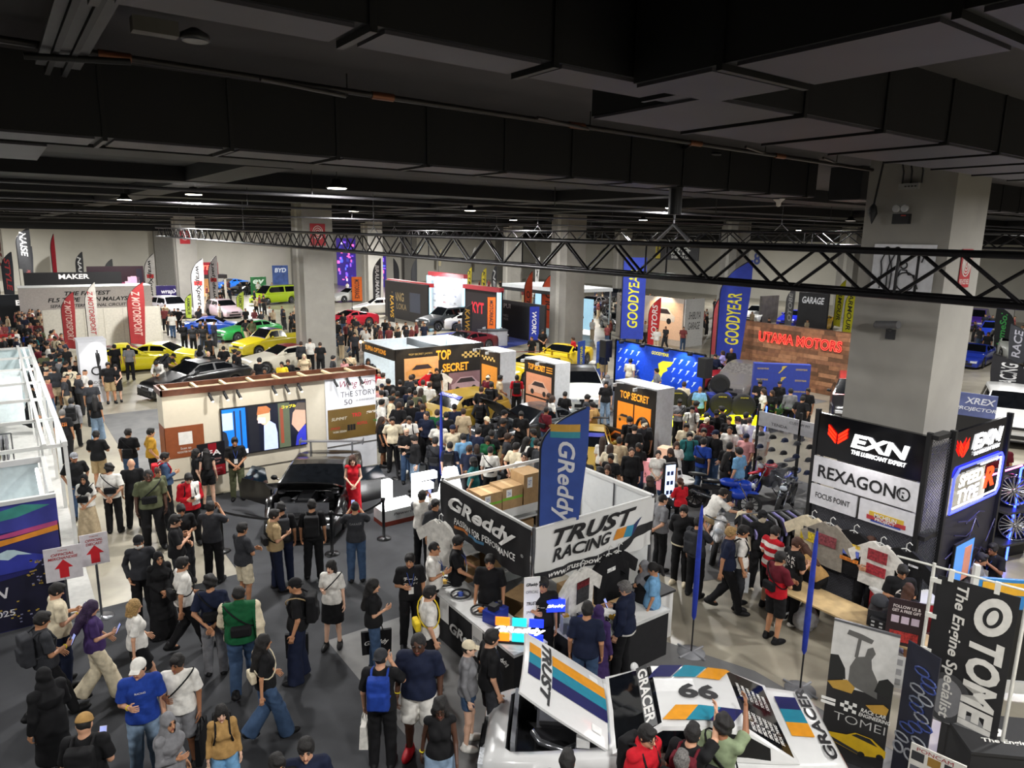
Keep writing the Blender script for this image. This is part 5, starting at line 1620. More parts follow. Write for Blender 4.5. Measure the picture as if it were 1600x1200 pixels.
for i, (x, y, z, w2)in enumerate(((8.6, 9.6, .0, .6), (8.3, 8.9, .0, .5), (7.5, 9.9, 0, .6), (7.2, 9.2, 0, .5), (8.75, 8.9, .0, .4))):
 carton('open brown carton on the floor inside the corner booth, '+('by the white wall', 'behind the hanging tee', 'below the shelving', 'behind the counter staff', 'by the white wall corner')[i], x, y, z, w2, .45, .42, .15*i, False)
def counter(label, x0, x1, y0, y1, h, front):
 r = thing('counter', label, 'table', ((x0+x1)/2, (y0+y1)/2, 0))
 a, c = (x1-x0)/2, (y1-y0)/2
 B().b2((-a, -c, h-.05), (a, c, h)).obj('table_top', M('#c8c8c6'), r)
 B().b2((-a+.02, -c+.02, 0), (a-.02, c-.02, h-.05)).obj('black_cloth', M('#141417', .8, noise=.2), r)
 return r, a, c
CT, a_, c_ = counter('long counter under a black cloth with steering wheels and lit sign', 5.75, 6.4, 7.75, 10.75, .86, 'x')
fr = bpy.data.objects.new('cloth_front', None)
def side_text(r, a, lines, mat, name='lettering'):
 b = B()
 for body, y, z, wd, hg, kw in lines:
  b.text(body, 0, z, wd, hg, fn=lambda px, py, pz:(-a-.012, y-px, pz), **kw)
 return b.obj(name, mat, r)
side_text(CT, a_, [('GReddy', -.2, .42, 1.1, .26, sh), ('GReddy', -1.15, .62, .5, .12, sh)], M_PAPER)
for i, (y, z0, z1, wd)in enumerate(((1.2, .25, .8, .32), (.55, .45, .84, .3), (-.5, .3, .84, .3), (-.9, .3, .84, .3))):
 B().b2((-a_-.008, y-wd/2, z0), (-a_-.003, y+wd/2, z1)).obj('poster', M_PAPER if i else M('#1d1d20'), CT)
side_text(CT, a_, [('LINE UP', 1.2, .6, .2, .08, {}), ('PARTS', -.5, .6, .2, .08, {}), ('SALE', -.9, .6, .2, .08, {})], M('#55555a'), 'poster_text')
C2, a2, c2 = counter('second counter with clear parts boxes and shirts beside the race car', 6.75, 8.75, 7.35, 8.05, .86, 'y')
B().b2((-.1, -.33, .862), (.95, .3, .87)).obj('display_mat', M_PAPER, C2)
def steering(label, x, y, z, c, tilt=.0):
 r = thing('steering_wheel', label, 'steering wheel', (x, y, z))
 r.rotation_euler = (tilt, 0, .4)
 B().tube([(.17*math.cos(t*.314), .17*math.sin(t*.314), .02)for t in range(20)], .017, closed=True, n=8).obj('rim', M('#151517', .5), r)
 q = B()
 for t in(.3, 2.84, 4.71):q.rod((0, 0, .03), (.16*math.cos(t), .16*math.sin(t), .02), .016)
 q.obj('spoke', M('#3a3a3d', .3, metal=.6), r)
 B().lathe([(.06, .0), (.065, .03), (.04, .05)], n=14).obj('hub', M(c, .4), r)
for i, (y, c)in enumerate(((10.3, '#c9a03c'), (9.75, '#24408f'), (9.1, '#c97a2c'))):
 steering('steering wheel with '+('yellow', 'blue', 'orange')[i]+' hub lying on the long counter', 6.05, y, .87, c)
r = thing('cooler_unit', 'blue machined part with black top on the long counter', 'part', (6.1, 8.75, .862), .3)
B().box((0, 0, .1), (.36, .26, .2)).obj('block', M('#1c2f8a', .35), r);B().box((-.05, 0, .24), (.14, .14, .1)).rod((.12, 0, .2), (.12, 0, .28), .04).obj('valve', M_BLK, r)
r = thing('neon_sign', 'lit orange, teal and blue neon sign with white lettering on the counter end', 'sign', (5.98, 7.95, .87), -.72)
B().b2((-.42, -.02, .0), (.42, .02, .03)).obj('base', M_BLK, r)
for k, c in enumerate(('#ff7a1c', '#1fb0b8', '#1c34ff')):
 for z0 in(.04, .3):B().b2((-.36+.26*k, -.015, z0), (-.14+.26*k, .015, z0+.13)).obj('colour_block', M(c, .4, emit=1.1), r)
B().text('GReddy', .02, .235, .78, .12, y=-.03, shear=.28, bold=.03, depth=.02).obj('lettering', M('#ffffff', emit=2), r)
r = thing('neon_sign', 'small blue and white neon sign on clear boxes by the banner corner', 'sign', (6.75, 8.0, 1.15), -.5)
B().box((0, 0, .1), (.3, .04, .2)).obj('blue_block', M('#1c34ff', emit=1.2), r);B().text('GReddy', 0, .1, .28, .06, y=-.03, shear=.28, depth=.01).obj('lettering', M('#ffffff', emit=2), r)
B().box((.05, 0, -.14), (.03, .03, .29)).obj('stand', M_BLK, r)
random.seed(11)
for i in range(12):
 x, y = 6.8+(i%4)*.17, 7.45+(i//4)*.18
 r = thing('parts_box', 'clear box of small turbo parts stacked on the second counter', 'box', (x, y, .862), random.uniform(-.3, .3), 'clear parts boxes on the second counter')
 h2 = .12+.08*(i%3)
 B().box((0, 0, h2/2), (.13, .12, h2)).obj('box', M(random.choice(['#9aa0a8', '#6f7a8c', '#2c3f8f', '#3a3a3e']), .15), r)
 B().box((0, 0, h2+.015), (.09, .08, .03)).obj('part', M(random.choice(['#c9a03c', '#b7b9bd', '#2a4ab0']), .3, metal=.6), r)
for i in range(8):
 x, y = 7.55+(i%4)*.14, 7.5+(i//4)*.16
 r = tag(B().rod((-.05, 0, .04), (.06, 0, .04), .04, n=10).rod((0, 0, .04), (0, .06, .06), .025, n=8).obj('turbo_fitting', M(random.choice(['#2b2b2f', '#b7b9bd', '#7a7c82', '#c9a03c']), .3, metal=.7)), 'metal fitting laid out on the second counter before the navy-shirted man', 'fitting', 'metal fittings on the second counter')
 r.location = (x, y, .862);r.rotation_euler = (0, 0, i)
r = thing('price_board', 'tall narrow poster card standing at the banner corner', 'poster', (6.42, 8.2, 0), -.4)
B().b2((-.13, 0, .9), (.13, .02, 1.75)).obj('card', M_PAPER, r);B().rod((0, .03, 0), (0, .03, 1.0), .015).obj('stand', M_BLK, r)
write(r, [('GReddy', 0, 1.62, .2, .07, sh), ('OFFICIAL', 0, 1.5, .2, .05, {}), ('TRUST', 0, 1.3, .18, .06, sh), ('JAPAN', 0, 1.15, .18, .05, {})], M_INK)
def tee(label, x, y, z, rz, col, art=None, wd=.5, group=None, sleeve=.2):
 """a shirt on a hanger, z the shoulder height"""
 r = thing('hanging_shirt', label, 'shirt', (x, y, z), rz, group, (1.18, 1.1, 1.2))
 s = wd/2
 pts = [(-s, -.66), (s, -.68), (s*.98, -.26), (s+sleeve*.6, -.36), (s+sleeve, -.2), (s*.72, .0), (.09, .05), (.0, .0), (-.09, .05), (-s*.72, .0), (-s-sleeve, -.2), (-s-sleeve*.6, -.36), (-s*.98, -.26)]
 n, = (len(pts), )
 b = B().slab(pts, -.035, .035)
 me = b.mesh('cloth', fab(col))
 bm_ = __import__('bmesh').new();bm_.from_mesh(me)
 bm_sub = __import__('bmesh')
 bm_sub.ops.triangulate(bm_, faces=[f for f in bm_.faces if len(f.verts)>4])
 bm_sub.ops.subdivide_edges(bm_, edges=bm_.edges, cuts=2, use_grid_fill=True)
 for v in bm_.verts:v.co.y+=.018*math.sin(16*v.co.x+3*v.co.z)*min(1, -v.co.z*3+.2)
 bm_.to_mesh(me);bm_.free()
 place(me, 'cloth', r)
 B().tube([(0, 0, .02), (0, 0, .13), (.04, 0, .17), (.08, 0, .14)], .008).tube([(-.2, 0, -.02), (0, 0, .06), (.2, 0, -.02)], .01).obj('hanger', M('#c9c9c6'), r)
 if art:
  for(x0, z0, x1, z1, c)in art:B().b2((x0, -.062, z0), (x1, -.056, z1)).obj('print', M(c, .7, noise=.5, scale=30), r)
 return r
tee('white tee with red and black print hanging at the corner booth counter', 7.35, 8.1, 1.62, .15, 'white', [(-.13, -.42, .13, -.1, '#2a2a2c'), (-.13, -.2, .13, -.1, '#a02a32')], .52)
tee('black tee hanging under the white racing banner', 8.12, 8.25, 1.62, .1, 'black', [(-.08, -.2, .1, -.14, '#c9c9c6')])
tee('black tee hanging behind the first one under the racing banner', 8.4, 8.3, 1.58, .1, 'black')
tee('white tee hanging behind the counter at the left banner end', 6.35, 11.0, 1.7, -1.2, 'white')
r = thing('drinks_table', 'low dark table with water bottles at the white booth wall', 'table', (9.0, 8.0, 0))
B().box((0, 0, .9), (.55, .6, .04)).obj('table_top', M('#232326'), r);B().b2((-.25, -.27, 0), (.25, .27, .88)).obj('white_cloth', M_PAPER, r)
for i, (x, y, c)in enumerate(((8.9, 8.1, '#b9c4c4'), (9.1, 8.15, '#c4cccc'))):
 o = B().lathe([(.03, 0), (.035, .02), (.035, .18), (.015, .23), (.015, .26)], n=12).obj('water_bottle', M(c, .1, alpha=.6))
 tag(o, ('left', 'right')[i]+' clear water bottle on the dark table under the racing banner', 'bottle').location = (x, y, .92)
flag('large blue feather flag with silver letters at the corner parts booth', (6.95, 8.75), 4.35, .78, '#2c468c', 'GReddy', '#c9c9cc', z0=2.3, tz=(.04, .72), stripes=((.8, .86, '#b58a35'), (.75, .8, '#2f7f8c')))
for i, (p, h, lab)in enumerate((((9.14, 7.16), 2.75, 'furled blue flag on a thin pole beside the grey base plate'), ((9.77, 5.48), 2.75, 'furled blue flag behind the race car tail'), ((9.32, 16.02), 3.0, 'thin furled blue flag behind the black parts banner'))):
 r = thing('furled_flag', lab, 'flag', p)
 B().rod((0, 0, 0), (0, 0, h), .014).obj('pole', M('#1a1a1c'), r)
 b = B()
 prof = [(.008, .62), (.04, .7), (.05, 1.2), (.042, 2.0), (.03, h-.2), (.01, h)]
 b.lathe(prof, n=9)
 b.obj('sail', M('#1f35a0', .6, noise=.2), r)
 B().lathe([(.24, 0), (.24, .015), (.03, .04)], n=16).rod((-.3, 0, .02), (.3, 0, .02), .02).rod((0, -.3, .02), (0, .3, .02), .02).obj('base', M('#85868a', .5), r)
 # ---- white race car
WC = '#d0d0cf'
I = car('white race car number 66 with orange, teal and blue stripes, bonnet up', (6.38, 5.5), 309.8, 'coupe', WC, bay=True, W=1.66, L=4.45, cowl=(.6, .95), r0=.0, r1=-1.0, rear=(-1.6, .97), tail=.96, H=1.32, rim='#cfcfd2')
O_, T_, N_ = M('#d08a14', .5, spec=.15), M('#14788f', .5, spec=.15), M('#10134f', .5, spec=.15)
ho, hs, HL = hood_panel(I, .72, I['paint'])
def hood_patch(pts, mat, nm='stripe', dz=0.):
 b = B()
 (xa, ya), (xb, yb), (xc, yc), (xd, yd) = pts
 k = 8
 for i in range(k):
  for j in range(4):
   q = []
   for f, g in((i, j), (i+1, j), (i+1, j+1), (i, j+1)):
    f, g = f/k, g/4
    x = (xa+(xb-xa)*f)*(1-g)+(xd+(xc-xd)*f)*g
    y = (ya+(yb-ya)*f)*(1-g)+(yd+(yc-yd)*f)*g
    p = hs(x, y);q.append((p[0], p[1], p[2]+dz))
   b.add(q, [(0, 1, 2, 3)])
 b.obj(nm, mat, ho)
for(x0, x1, m_)in((-.02, .22, T_), (.22, .46, O_), (-.26, -.02, N_)):
 hood_patch([(x0, .0), (x1, .0), (x1, .84), (x0, .84)], m_);hood_patch([(x0, 1.02), (x1, 1.02), (x1, 1.2), (x0, 1.2)], m_)
b = B();b.text('TRUST', 0, 0, 1.25, .15, shear=.3, bold=.035, fn=lambda px, py, pz:(lambda q:(q[0], q[1], q[2]+.004))(hs(-px, .93-pz)));b.obj('lettering', M_INK, ho)
for x in(-.5, .52):hood_patch([(x-.06, .1), (x+.06, .1), (x+.06, .24), (x-.06, .24)], M('#e6e6e4', .4), 'vent', .004)
RZ = lambda x, y:(x, y, max(lerp(I['T'], y), I['deck'](y))+.026)
RZd = lambda x, y:(x, y, I['deck'](y)+.042)
def top_patch(pts, mat, fn=RZ, nm='stripe'):
 b = B()
 (xa, ya), (xb, yb), (xc, yc), (xd, yd) = pts
 k = 6
 for i in range(k):
  for j in range(k):
   q = []
   for f, g in((i, j), (i+1, j), (i+1, j+1), (i, j+1)):
    f, g = f/k, g/k
    q.append(fn((xa+(xb-xa)*f)*(1-g)+(xd+(xc-xd)*f)*g, (ya+(yb-ya)*f)*(1-g)+(yd+(yc-yd)*f)*g))
   b.add(q, [(0, 1, 2, 3)])
 b.obj(nm, mat, I['root'])
for k, m_ in enumerate((N_, T_, O_)):
 y = -.02-.32*k
 top_patch([(.3, y-.2), (.56, y-.4), (.56, y-.1), (.3, y+.1)], m_)
for k, m_ in enumerate((O_, T_, N_)):
 y = -.12-.28*k
 top_patch([(-.56, y-.16), (-.28, y-.36), (-.28, y-.08), (-.56, y+.12)], m_)
b = B();b.text('66', 0, 0, .5, .3, bold=.04, fn=lambda px, py, pz:(lambda q:(q[0], q[1], q[2]+.006))(RZ(pz, -.52-px)));b.obj('race_number', M_INK, I['root'])
b = B()
wn = 12
for i in range(wn):
 xs = [(-.62+1.24*t/wn)for t in(i, i+1)]
 b.add([(xs[0], .2, lerp(I['T'], .2)+.03), (xs[0], .06, lerp(I['T'], .06)+.03), (xs[1], .06, lerp(I['T'], .06)+.03), (xs[1], .2, lerp(I['T'], .2)+.03)], [(3, 2, 1, 0)], 0)
b.obj('screen_strip', M('#111114', .3), I['root'])
b = B();b.text('GRACER', 0, 0, 1.1, .12, bold=.03, fn=lambda px, py, pz:(-px, .13-pz, lerp(I['T'], .13-pz)+.036));b.obj('lettering', M_PAPER, I['root'])
b = B();b.text('GRACER', 0, 0, 1.35, .14, bold=.03, fn=lambda px, py, pz:RZd(px, -2.02+pz));b.obj('lettering', M_INK, I['root'])
for x, m_ in((-.18, O_), (.08, T_), (.34, N_)):top_patch([(x-.13, -1.92), (x+.13, -1.92), (x+.13, -1.64), (x-.13, -1.64)], m_, RZd)
b = B()
for i in range(6):b.text('SPECIAL THANKS', .0, 0, .42, .05, bold=.02, fn=lambda px, py, pz, i=i:RZ(-.4+px*.9, -1.1-.07*i+pz))
for i in range(6):b.text('YOKOHAMA', .0, 0, .34, .05, bold=.02, fn=lambda px, py, pz, i=i:RZ(.2+px*.9, -1.1-.07*i+pz))
b.obj('window_lettering', M_PAPER, I['root'])
side = lambda body, y, z, wd, hg, m_, kw:car_text(I, body, m_, 0, y, wd, hg, 'left', **kw)if 0 else None
def flank(body, y, z, wd, hg, m_, sgn=-1, **kw):
 b = B();b.text(body, 0, z, wd, hg, fn=lambda px, py, pz:(sgn*(I['hw'](y-px*-sgn*-1)+.008), y+sgn*px, pz), **kw)
 return b.obj('lettering', m_, I['root'])
flank('TRUST', -1.55, .72, .75, .14, M_INK, shear=.35, bold=.03);flank('GRACER', -1.75, .56, .42, .06, M_INK, bold=.02);flank('TEFTUNE', -1.85, .47, .36, .06, M_INK, bold=.02)
flank('WORK', .95, .74, .3, .06, M_INK, bold=.03);flank('WHEELS', .95, .68, .18, .03, M_INK);flank('NAGISA TECH', .9, .62, .3, .035, M_INK);flank('GReddy', .85, .55, .28, .06, M_INK, shear=.28, bold=.03);flank('TEFTUNE', 2.05, .45, .25, .05, M_INK, bold=.02)
for k, (m_, y)in enumerate(((O_, .05), (T_, -.25), (N_, -.6))):
 B().add([(-.838, y-.14, .3), (-.838, y+.14, .3), (-.834, y+.22, .82), (-.834, y-.06, .82)], [(0, 3, 2, 1)]).obj('stripe', m_, I['root'])
b = B()
for sx in(-1, 1):b.box((sx*.62, .95, .99), (.12, .16, .1))
b.obj('strut_tower', M(WC, .4), I['root'])
# ---- engine parts stand at the lower right
r = board('roll_up_banner', 'roll-up banner with mechanic, yellow race car and engineering lettering', 'banner', (8.60, 4.45), (8.89, 3.73), .08, 2.1, M('#1d1c1d', .5), .02, snap=False)
w2 = r['w']/2
poly(r, [(-w2, 1.25), (-w2*.6, 1.35), (-.15, 1.18), (.2, 1.2), (w2*.6, 1.3), (w2, 1.22), (w2, 2.1), (-w2, 2.1)], M('#c3c2bf', .5), -.003, 'sky')
poly(r, [(-w2, 1.25), (-w2, 1.6), (-w2*.75, 1.62), (-w2*.5, 1.45), (-w2*.45, 1.3)], M('#1a1b1a'), -.006, 'trees')
poly(r, [(w2*.45, 1.25), (w2*.55, 1.42), (w2*.8, 1.48), (w2, 1.42), (w2, 1.2)], M('#1c1d1c'), -.006, 'trees')
q = B().slab([(-.14, 1.25), (.22, 1.15), (.2, 1.4), (.12, 1.55), (.1, 1.68), (.14, 1.78), (.1, 1.86), (.04, 1.82), (.02, 1.7), (-.08, 1.66), (-.14, 1.5)], -.008, -.006).slab([(-.1, 1.66), (-.06, 1.64), (-.04, 1.92), (-.08, 1.94)], -.01, -.006).slab([(-.22, 1.95), (.08, 1.9), (.1, 1.96), (-.04, 2.0), (-.2, 2.02)], -.008, -.006)
q.obj('mechanic_figure', M('#5a5957'), r)
poly(r, [(-w2, 1.2), (-w2*.4, 1.3), (-.05, 1.22), (-.08, 1.12), (-w2*.8, 1.12)], M('#a88436'), -.009, 'old_race_car');poly(r, [(.1, 1.02), (.3, 1.1), (w2*.95, 1.06), (w2*.9, .96), (.2, .94)], M('#b38a35'), -.009, 'old_race_car')
write(r, [('RACE CAR', .2, .93, .3, .06, dict(shear=.2, bold=.02)), ('ENGINEERING', .22, .86, .38, .055, dict(shear=.2, bold=.02))], M('#d9d8d4'), -.008)
write(r, [('TOMEI', .05, .73, .62, .12, dict(bold=-.012))], M('#b5b4b2'), -.008, 'outline_lettering')
q = B()
for i in range(4):
 for j in range(3):
  if(i+j)%2:q.b2((-.2+.05*i, -.01, .84+.05*j), (-.15+.05*i, -.006, .89+.05*j))
q.b2((-.44, -.01, .86), (-.26, -.006, .9)).b2((-.44, -.01, .92), (-.26, -.006, .96))
q.obj('checker_flag', M('#d9d8d4'), r)
yc = M('#c9a417', .4)
poly(r, [(-.34, .36), (-.3, .46), (-.08, .5), (.02, .57), (.22, .56), (.4, .44), (.4, .34), (.1, .26)], yc, -.008, 'yellow_race_car')
poly(r, [(-.02, .52), (.04, .56), (.2, .55), (.3, .47)], M('#1a1a1c'), -.011, 'car_window');poly(r, [(-.3, .36), (.08, .27), (.08, .31), (-.3, .41)], M('#26262a'), -.011, 'car_grille')
q = B()
for x, z in((.12, .28), (.34, .33), (-.28, .36)):q.lathe([(.045, -.012), (.045, -.008)], (x, 0, z), n=14, axis='Y')
q.obj('car_wheels', M('#0e0e10'), r)
B().b2((-w2-.02, -.08, 0), (w2+.02, .1, .08)).obj('cassette', M_ALU, r);B().b2((-w2, -.008, 2.09), (w2, .025, 2.12)).obj('top_rail', M_ALU, r)
r = board('roll_up_banner', 'dark roll-up banner with engine parts beside the mechanic banner', 'banner', (8.91, 3.64), (8.80, 3.21), .08, 2.1, M('#1a1c2a', .5, noise=.3, scale=3), .02, snap=False)
w2 = r['w']/2
random.seed(2)
for i in range(14):
 q = B();x, z = random.uniform(-w2*.7, w2*.7), .7+i*.085
 q.tube([(x+.1*math.cos(t), -.006, z+.05*math.sin(t))for t in[k*.7 for k in range(9)]], .012, closed=True)
 q.obj('engine_part', M(random.choice(['#6b7488', '#3a4a86', '#8d9096', '#2a3b7a']), .4), r)
q = B()
for k in range(4):q.tube([(-w2*.7+.16*k+.07*math.cos(t), -.007, .62+.07*math.sin(t))for t in[j*.6 for j in range(11)]], .014, closed=True)
q.obj('gasket_image', M('#8d8f94'), r)
B().b2((-w2-.02, -.08, 0), (w2+.02, .1, .08)).obj('cassette', M_ALU, r)
pA, pB = (9.60, 3.68), (9.81, 2.81)
r = board('pole_banner', 'large black vertical banner lettered the engine specialist on white poles', 'banner', pA, pB, .75, 2.78, M('#1b1b1d', .55, noise=.2, scale=3), .01, snap=False, part='cloth')
w2 = r['w']/2
q = B().rod((-w2-.06, .02, 0), (-w2-.06, .02, 2.92), .022).rod((w2+.06, .02, 0), (w2+.06, .02, 2.92), .022).rod((-w2-.5, .02, 2.88), (w2+.4, .02, 2.88), .016)
q.obj('pole_frame', M('#d0cfc8', .4), r)
for i, z in enumerate((2.7, 2.2, 1.7, 1.2, .85)):B().b2((-w2-.08, -.01, z-.03), (-w2+.05, .03, z+.03)).obj('clip', M('#d8d7d0'), r)
for x in(-.3, .2):B().b2((x-.03, -.01, 2.74), (x+.03, .03, 2.9)).obj('clip', M('#d8d7d0'), r)
write(r, [('The Engine Specialist', -w2*.38, 1.78, 1.9, .17, dict(rot=-math.pi/2, bold=.02, shear=.15)), ('TOMEI', w2*.42, 1.44, 1.3, .38, dict(rot=-math.pi/2, bold=.045, shear=.15))], M('#d2d0ca'), -.01)
egg = lambda cx, cz, a, b_, n = 24, ph = 0.:[(cx+a*math.cos(t)*math.cos(ph)-b_*math.sin(t)*math.sin(ph), cz+a*math.cos(t)*math.sin(ph)+b_*math.sin(t)*math.cos(ph))for t in[2*math.pi*i/n for i in range(n)]]
poly(r, egg(w2*.45, 2.42, .19, .27, ph=-.25), M('#d2d0ca'), -.008, 'oval_emblem');poly(r, egg(w2*.45, 2.42, .1, .15, ph=-.25), M('#1b1b1d'), -.012, 'oval_ring');poly(r, egg(w2*.45, 2.42, .055, .11, ph=-.25), M('#d2d0ca'), -.016, 'oval_core')
poly(r, [(-w2, .76), (w2*.9, .76), (w2*.5, 1.0), (-.1, .95), (-w2, 1.35)], M('#8a8a8a'), -.004, 'grey_sweep')
poly(r, egg(-w2*.35, 1.12, .27, .36), M('#3d3d3f'), -.0055, 'grey_ring', .001);poly(r, egg(-w2*.35, 1.12, .19, .28), M('#77777a'), -.0062, 'grey_ring', .0005)
r = board('product_poster', 'white poster sheet with product pictures at the foot of the black banner', 'poster', (8.71, 3.36), (8.82, 2.77), .1, .9, M('#c9c6bf', .6), .02, snap=False)
w2 = r['w']/2
for i in range(9):
 x, z = -w2*.7+(i%3)*w2*.6, .75-.2*(i//3)
 B().b2((x-.07, -.006, z-.06), (x+.07, -.002, z+.06)).obj('picture', M(random.choice(['#8c6a2c', '#2b2b2e', '#5a5a60', '#a08a5a'])), r)
write(r, [('PONCAM', -w2*.1, .85, .4, .05), ('EXPREME', -w2*.1, .16, .4, .05)], M('#8a1f28'))
r = thing('counter', 'black cloth table with oval emblem at the bottom right corner', 'table', (10.12, 2.68), -.75)
B().b2((-.75, -.4, .76), (.75, .4, .8)).obj('table_top', M('#1c1c1e', .7), r);B().b2((-.74, -.39, 0), (.74, .39, .76)).obj('cloth', M('#19191b', .8), r)
flat = lambda b_, n_, m_:b_.obj(n_, m_, r)
q = B().flat([(x, z)for x, z in egg(-.28, .05, .14, .1)], .801, .804);flat(q, 'oval_emblem', M('#d2d0ca'));q = B().flat(egg(-.28, .05, .07, .05), .804, .806);flat(q, 'oval_ring', M('#1b1b1d'))
q = B().text('The Engine', -.2, -.15, .6, .1, shear=.2, bold=.02, fn=lambda x, y, z:(x, z, .803));flat(q, 'lettering', M('#d2d0ca'))
r = thing('shelter_stand', 'white framed stall with black panels and blue sign at the right edge', 'booth', (12.46, 3.39), -.75)
for x in(-.9, .9):B().b2((x-.04, -.04, 0), (x+.04, .04, 2.2)).obj('post', M_WHITE, r)
B().b2((-.9, .0, .3), (.9, .03, 1.5)).obj('black_panel', M_BLK, r);B().b2((-.9, -.03, 1.52), (.9, .02, 2.0)).obj('blue_sign', M('#2a78b8', .5), r);B().b2((-.8, -.04, 1.75), (.8, -.03, 1.95)).obj('yellow_strip', M('#d8a32a'), r)
B().b2((-.95, -.05, .1), (.95, .05, .3)).obj('white_rail', M_WHITE, r)
# ---- lubricant tower around the pillar
r = thing('display_tower', 'black display tower around the grey pillar with lit white and red signs', 'booth', (12.72, 6.35, 0))
fX, y0, y1 = 0, -1.02, 1.02
B().b2((0, y0, 2.95), (.1, y1, 3.78)).obj('sign_box', M('#0e0e12', .12, noise=.1), r)
for y in(y0-.01, y1+.01):B().b2((-.02, y-.04, 0), (.06, y+.04, 3.85)).obj('post', M_BLK, r)
o = B()
fl = lambda body, yc, z, wd, hg, dp = .0, x = -.02, **kw:o.text(body, 0, z, wd, hg, fn=lambda px, py, pz:(x, yc-px, pz), **kw)
fl('EXN', -.22, 3.4, 1.05, .26, shear=.15, bold=.04);fl('THE LUBRICANT EXPERT', -.22, 3.18, 1.0, .08, shear=.15, bold=.02)
o.obj('lit_lettering', M('#ffffff', emit=3), r)
def emblem(fn, par):
 q = B()
 for k in range(3):
  for s in(-1, 1):
   P = [(s*.02, -.12+.07*k), (s*.19, .03+.07*k), (s*.19, .08+.07*k), (s*.02, -.07+.07*k)]
   P = [fn(a, b_)for a, b_ in P]
   q.add(P, [(0, 1, 2, 3), (3, 2, 1, 0)])
 q.obj('lit_emblem', M('#ff3018', emit=1.6), par)
emblem(lambda a, b_:(-.025, .58-a, 3.38+b_), r)
o = B().b2((-.04, y0+.03, 2.4), (0, y1-.03, 2.93)).obj('white_sign', M('#d2d2d6', .5), r)
o = B();fl('REXAGON®', 0, 2.66, 1.75, .26, x=-.046, bold=.02);o.obj('lettering', M_INK, r)
B().b2((-.04, .06, 1.95), (0, y1-.03, 2.36)).b2((-.04, y0+.03, 1.95), (0, .0, 2.36)).obj('white_sign', M('#cfcfd3', .5), r)
o = B();fl('FOCUS POINT', .53, 2.16, .7, .11, x=-.046, bold=.01);o.obj('lettering', M_INK, r)
B().b2((-.05, -.82, 2.1), (-.04, -.2, 2.18)).obj('yellow_patch', M('#c9a83a'), r);B().b2((-.05, -.86, 2.02), (-.04, -.16, 2.1)).obj('red_patch', M('#a8343c'), r);B().b2((-.05, -.78, 1.99), (-.04, -.24, 2.03)).obj('blue_patch', M('#3a4a9c'), r)
o = B();fl('MICHELIN', -.5, 2.12, .4, .08, x=-.054, bold=.02);fl('PROJECT', -.5, 2.04, .36, .07, x=-.054, bold=.02);o.obj('lettering', M_PAPER, r)
def mesh_panel(par, corners, nm='mesh_panel', st=.06, r_=.006):
 A_, Bq, Cq, Dq = [Vector(c)for c in corners]
 q = B()
 L, Hq = (Bq-A_).length, (Dq-A_).length
 n = int((L+Hq)/st)
 for k in range(1, n):
  d = k*st
  for s in(0, 1):
   u0, v0 = (d, 0)if d<L else(L, d-L)
   u1, v1 = (0, d)if d<Hq else(d-Hq, Hq)
   if s:u0, u1 = L-u0, L-u1
   q.rod(A_+(Bq-A_)*(u0/L)+(Dq-A_)*(v0/Hq), A_+(Bq-A_)*(u1/L)+(Dq-A_)*(v1/Hq), r_, n=4, cap=False)
 return q.obj(nm, M('#55555c', .5, metal=.4), par)
mesh_panel(r, [(.05, y1, .1), (.05, y0, .1), (.05, y0, 1.93), (.05, y1, 1.93)])
B().b2((.09, y0, .1), (.11, y1, 1.93)).obj('grey_backing', M('#55555a', .6), r)
mesh_panel(r, [(.04, y0-.02, .1), (.5, y0-.16, .1), (.5, y0-.16, 3.7), (.04, y0-.02, 3.7)])
for z in(1.95, 3.78):B().b2((.0, y0-.16, z-.04), (.52, y0, z+.04)).obj('bracket', M_BLK, r)
S0 = y0-.18
for x in(.5, 2.9):B().b2((x, S0-.04, 0), (x+.08, S0+.06, 3.85)).obj('post', M_BLK, r)
B().b2((.58, S0, 2.95), (2.9, S0+.06, 3.8)).obj('side_sign_box', M('#111118', .12), r)
B().b2((.58, S0+.02, 0), (2.9, S0+.06, 2.2)).obj('side_panel', M('#1b1a24', .5), r)
o = B();o.text('EXN', 2.0, 3.5, 1.25, .28, y=S0-.02, shear=.15, bold=.04).text('THE LUBRICANT EXPERT', 2.0, 3.28, 1.15, .07, y=S0-.02, shear=.15, bold=.02);o.obj('lit_lettering', M('#ffffff', emit=3), r)
emblem(lambda a, b_:(.95+a, S0-.025, 3.42+b_), r)
q = B().tube([(.72, S0-.03, 2.28), (2.7, S0-.03, 2.28), (2.8, S0-.03, 2.4), (2.8, S0-.03, 3.0), (2.7, S0-.03, 3.1), (.9, S0-.03, 3.1), (.72, S0-.03, 2.95)], .022, closed=True);q.obj('neon_outline', M('#3038ff', emit=4), r)
q = B().tube([(.82, S0-.03, 2.36), (2.64, S0-.03, 2.36), (2.7, S0-.03, 2.44), (2.7, S0-.03, 3.02), (1.8, S0-.03, 3.02)], .015);q.obj('neon_outline', M('#ffffff', emit=2.5), r)
o = B();o.text('SPEED', 1.45, 2.84, 1.0, .24, y=S0-.03, shear=.1, bold=.04).text('TYPE', 1.4, 2.54, .9, .26, y=S0-.03, shear=.1, bold=.04);o.obj('lit_lettering', M('#ffffff', emit=2), r)
o = B();o.text('R', 2.3, 2.7, .5, .42, y=S0-.03, shear=.1, bold=.05);o.obj('lit_letter', M('#ff3a10', emit=1.6), r)
random.seed(8)
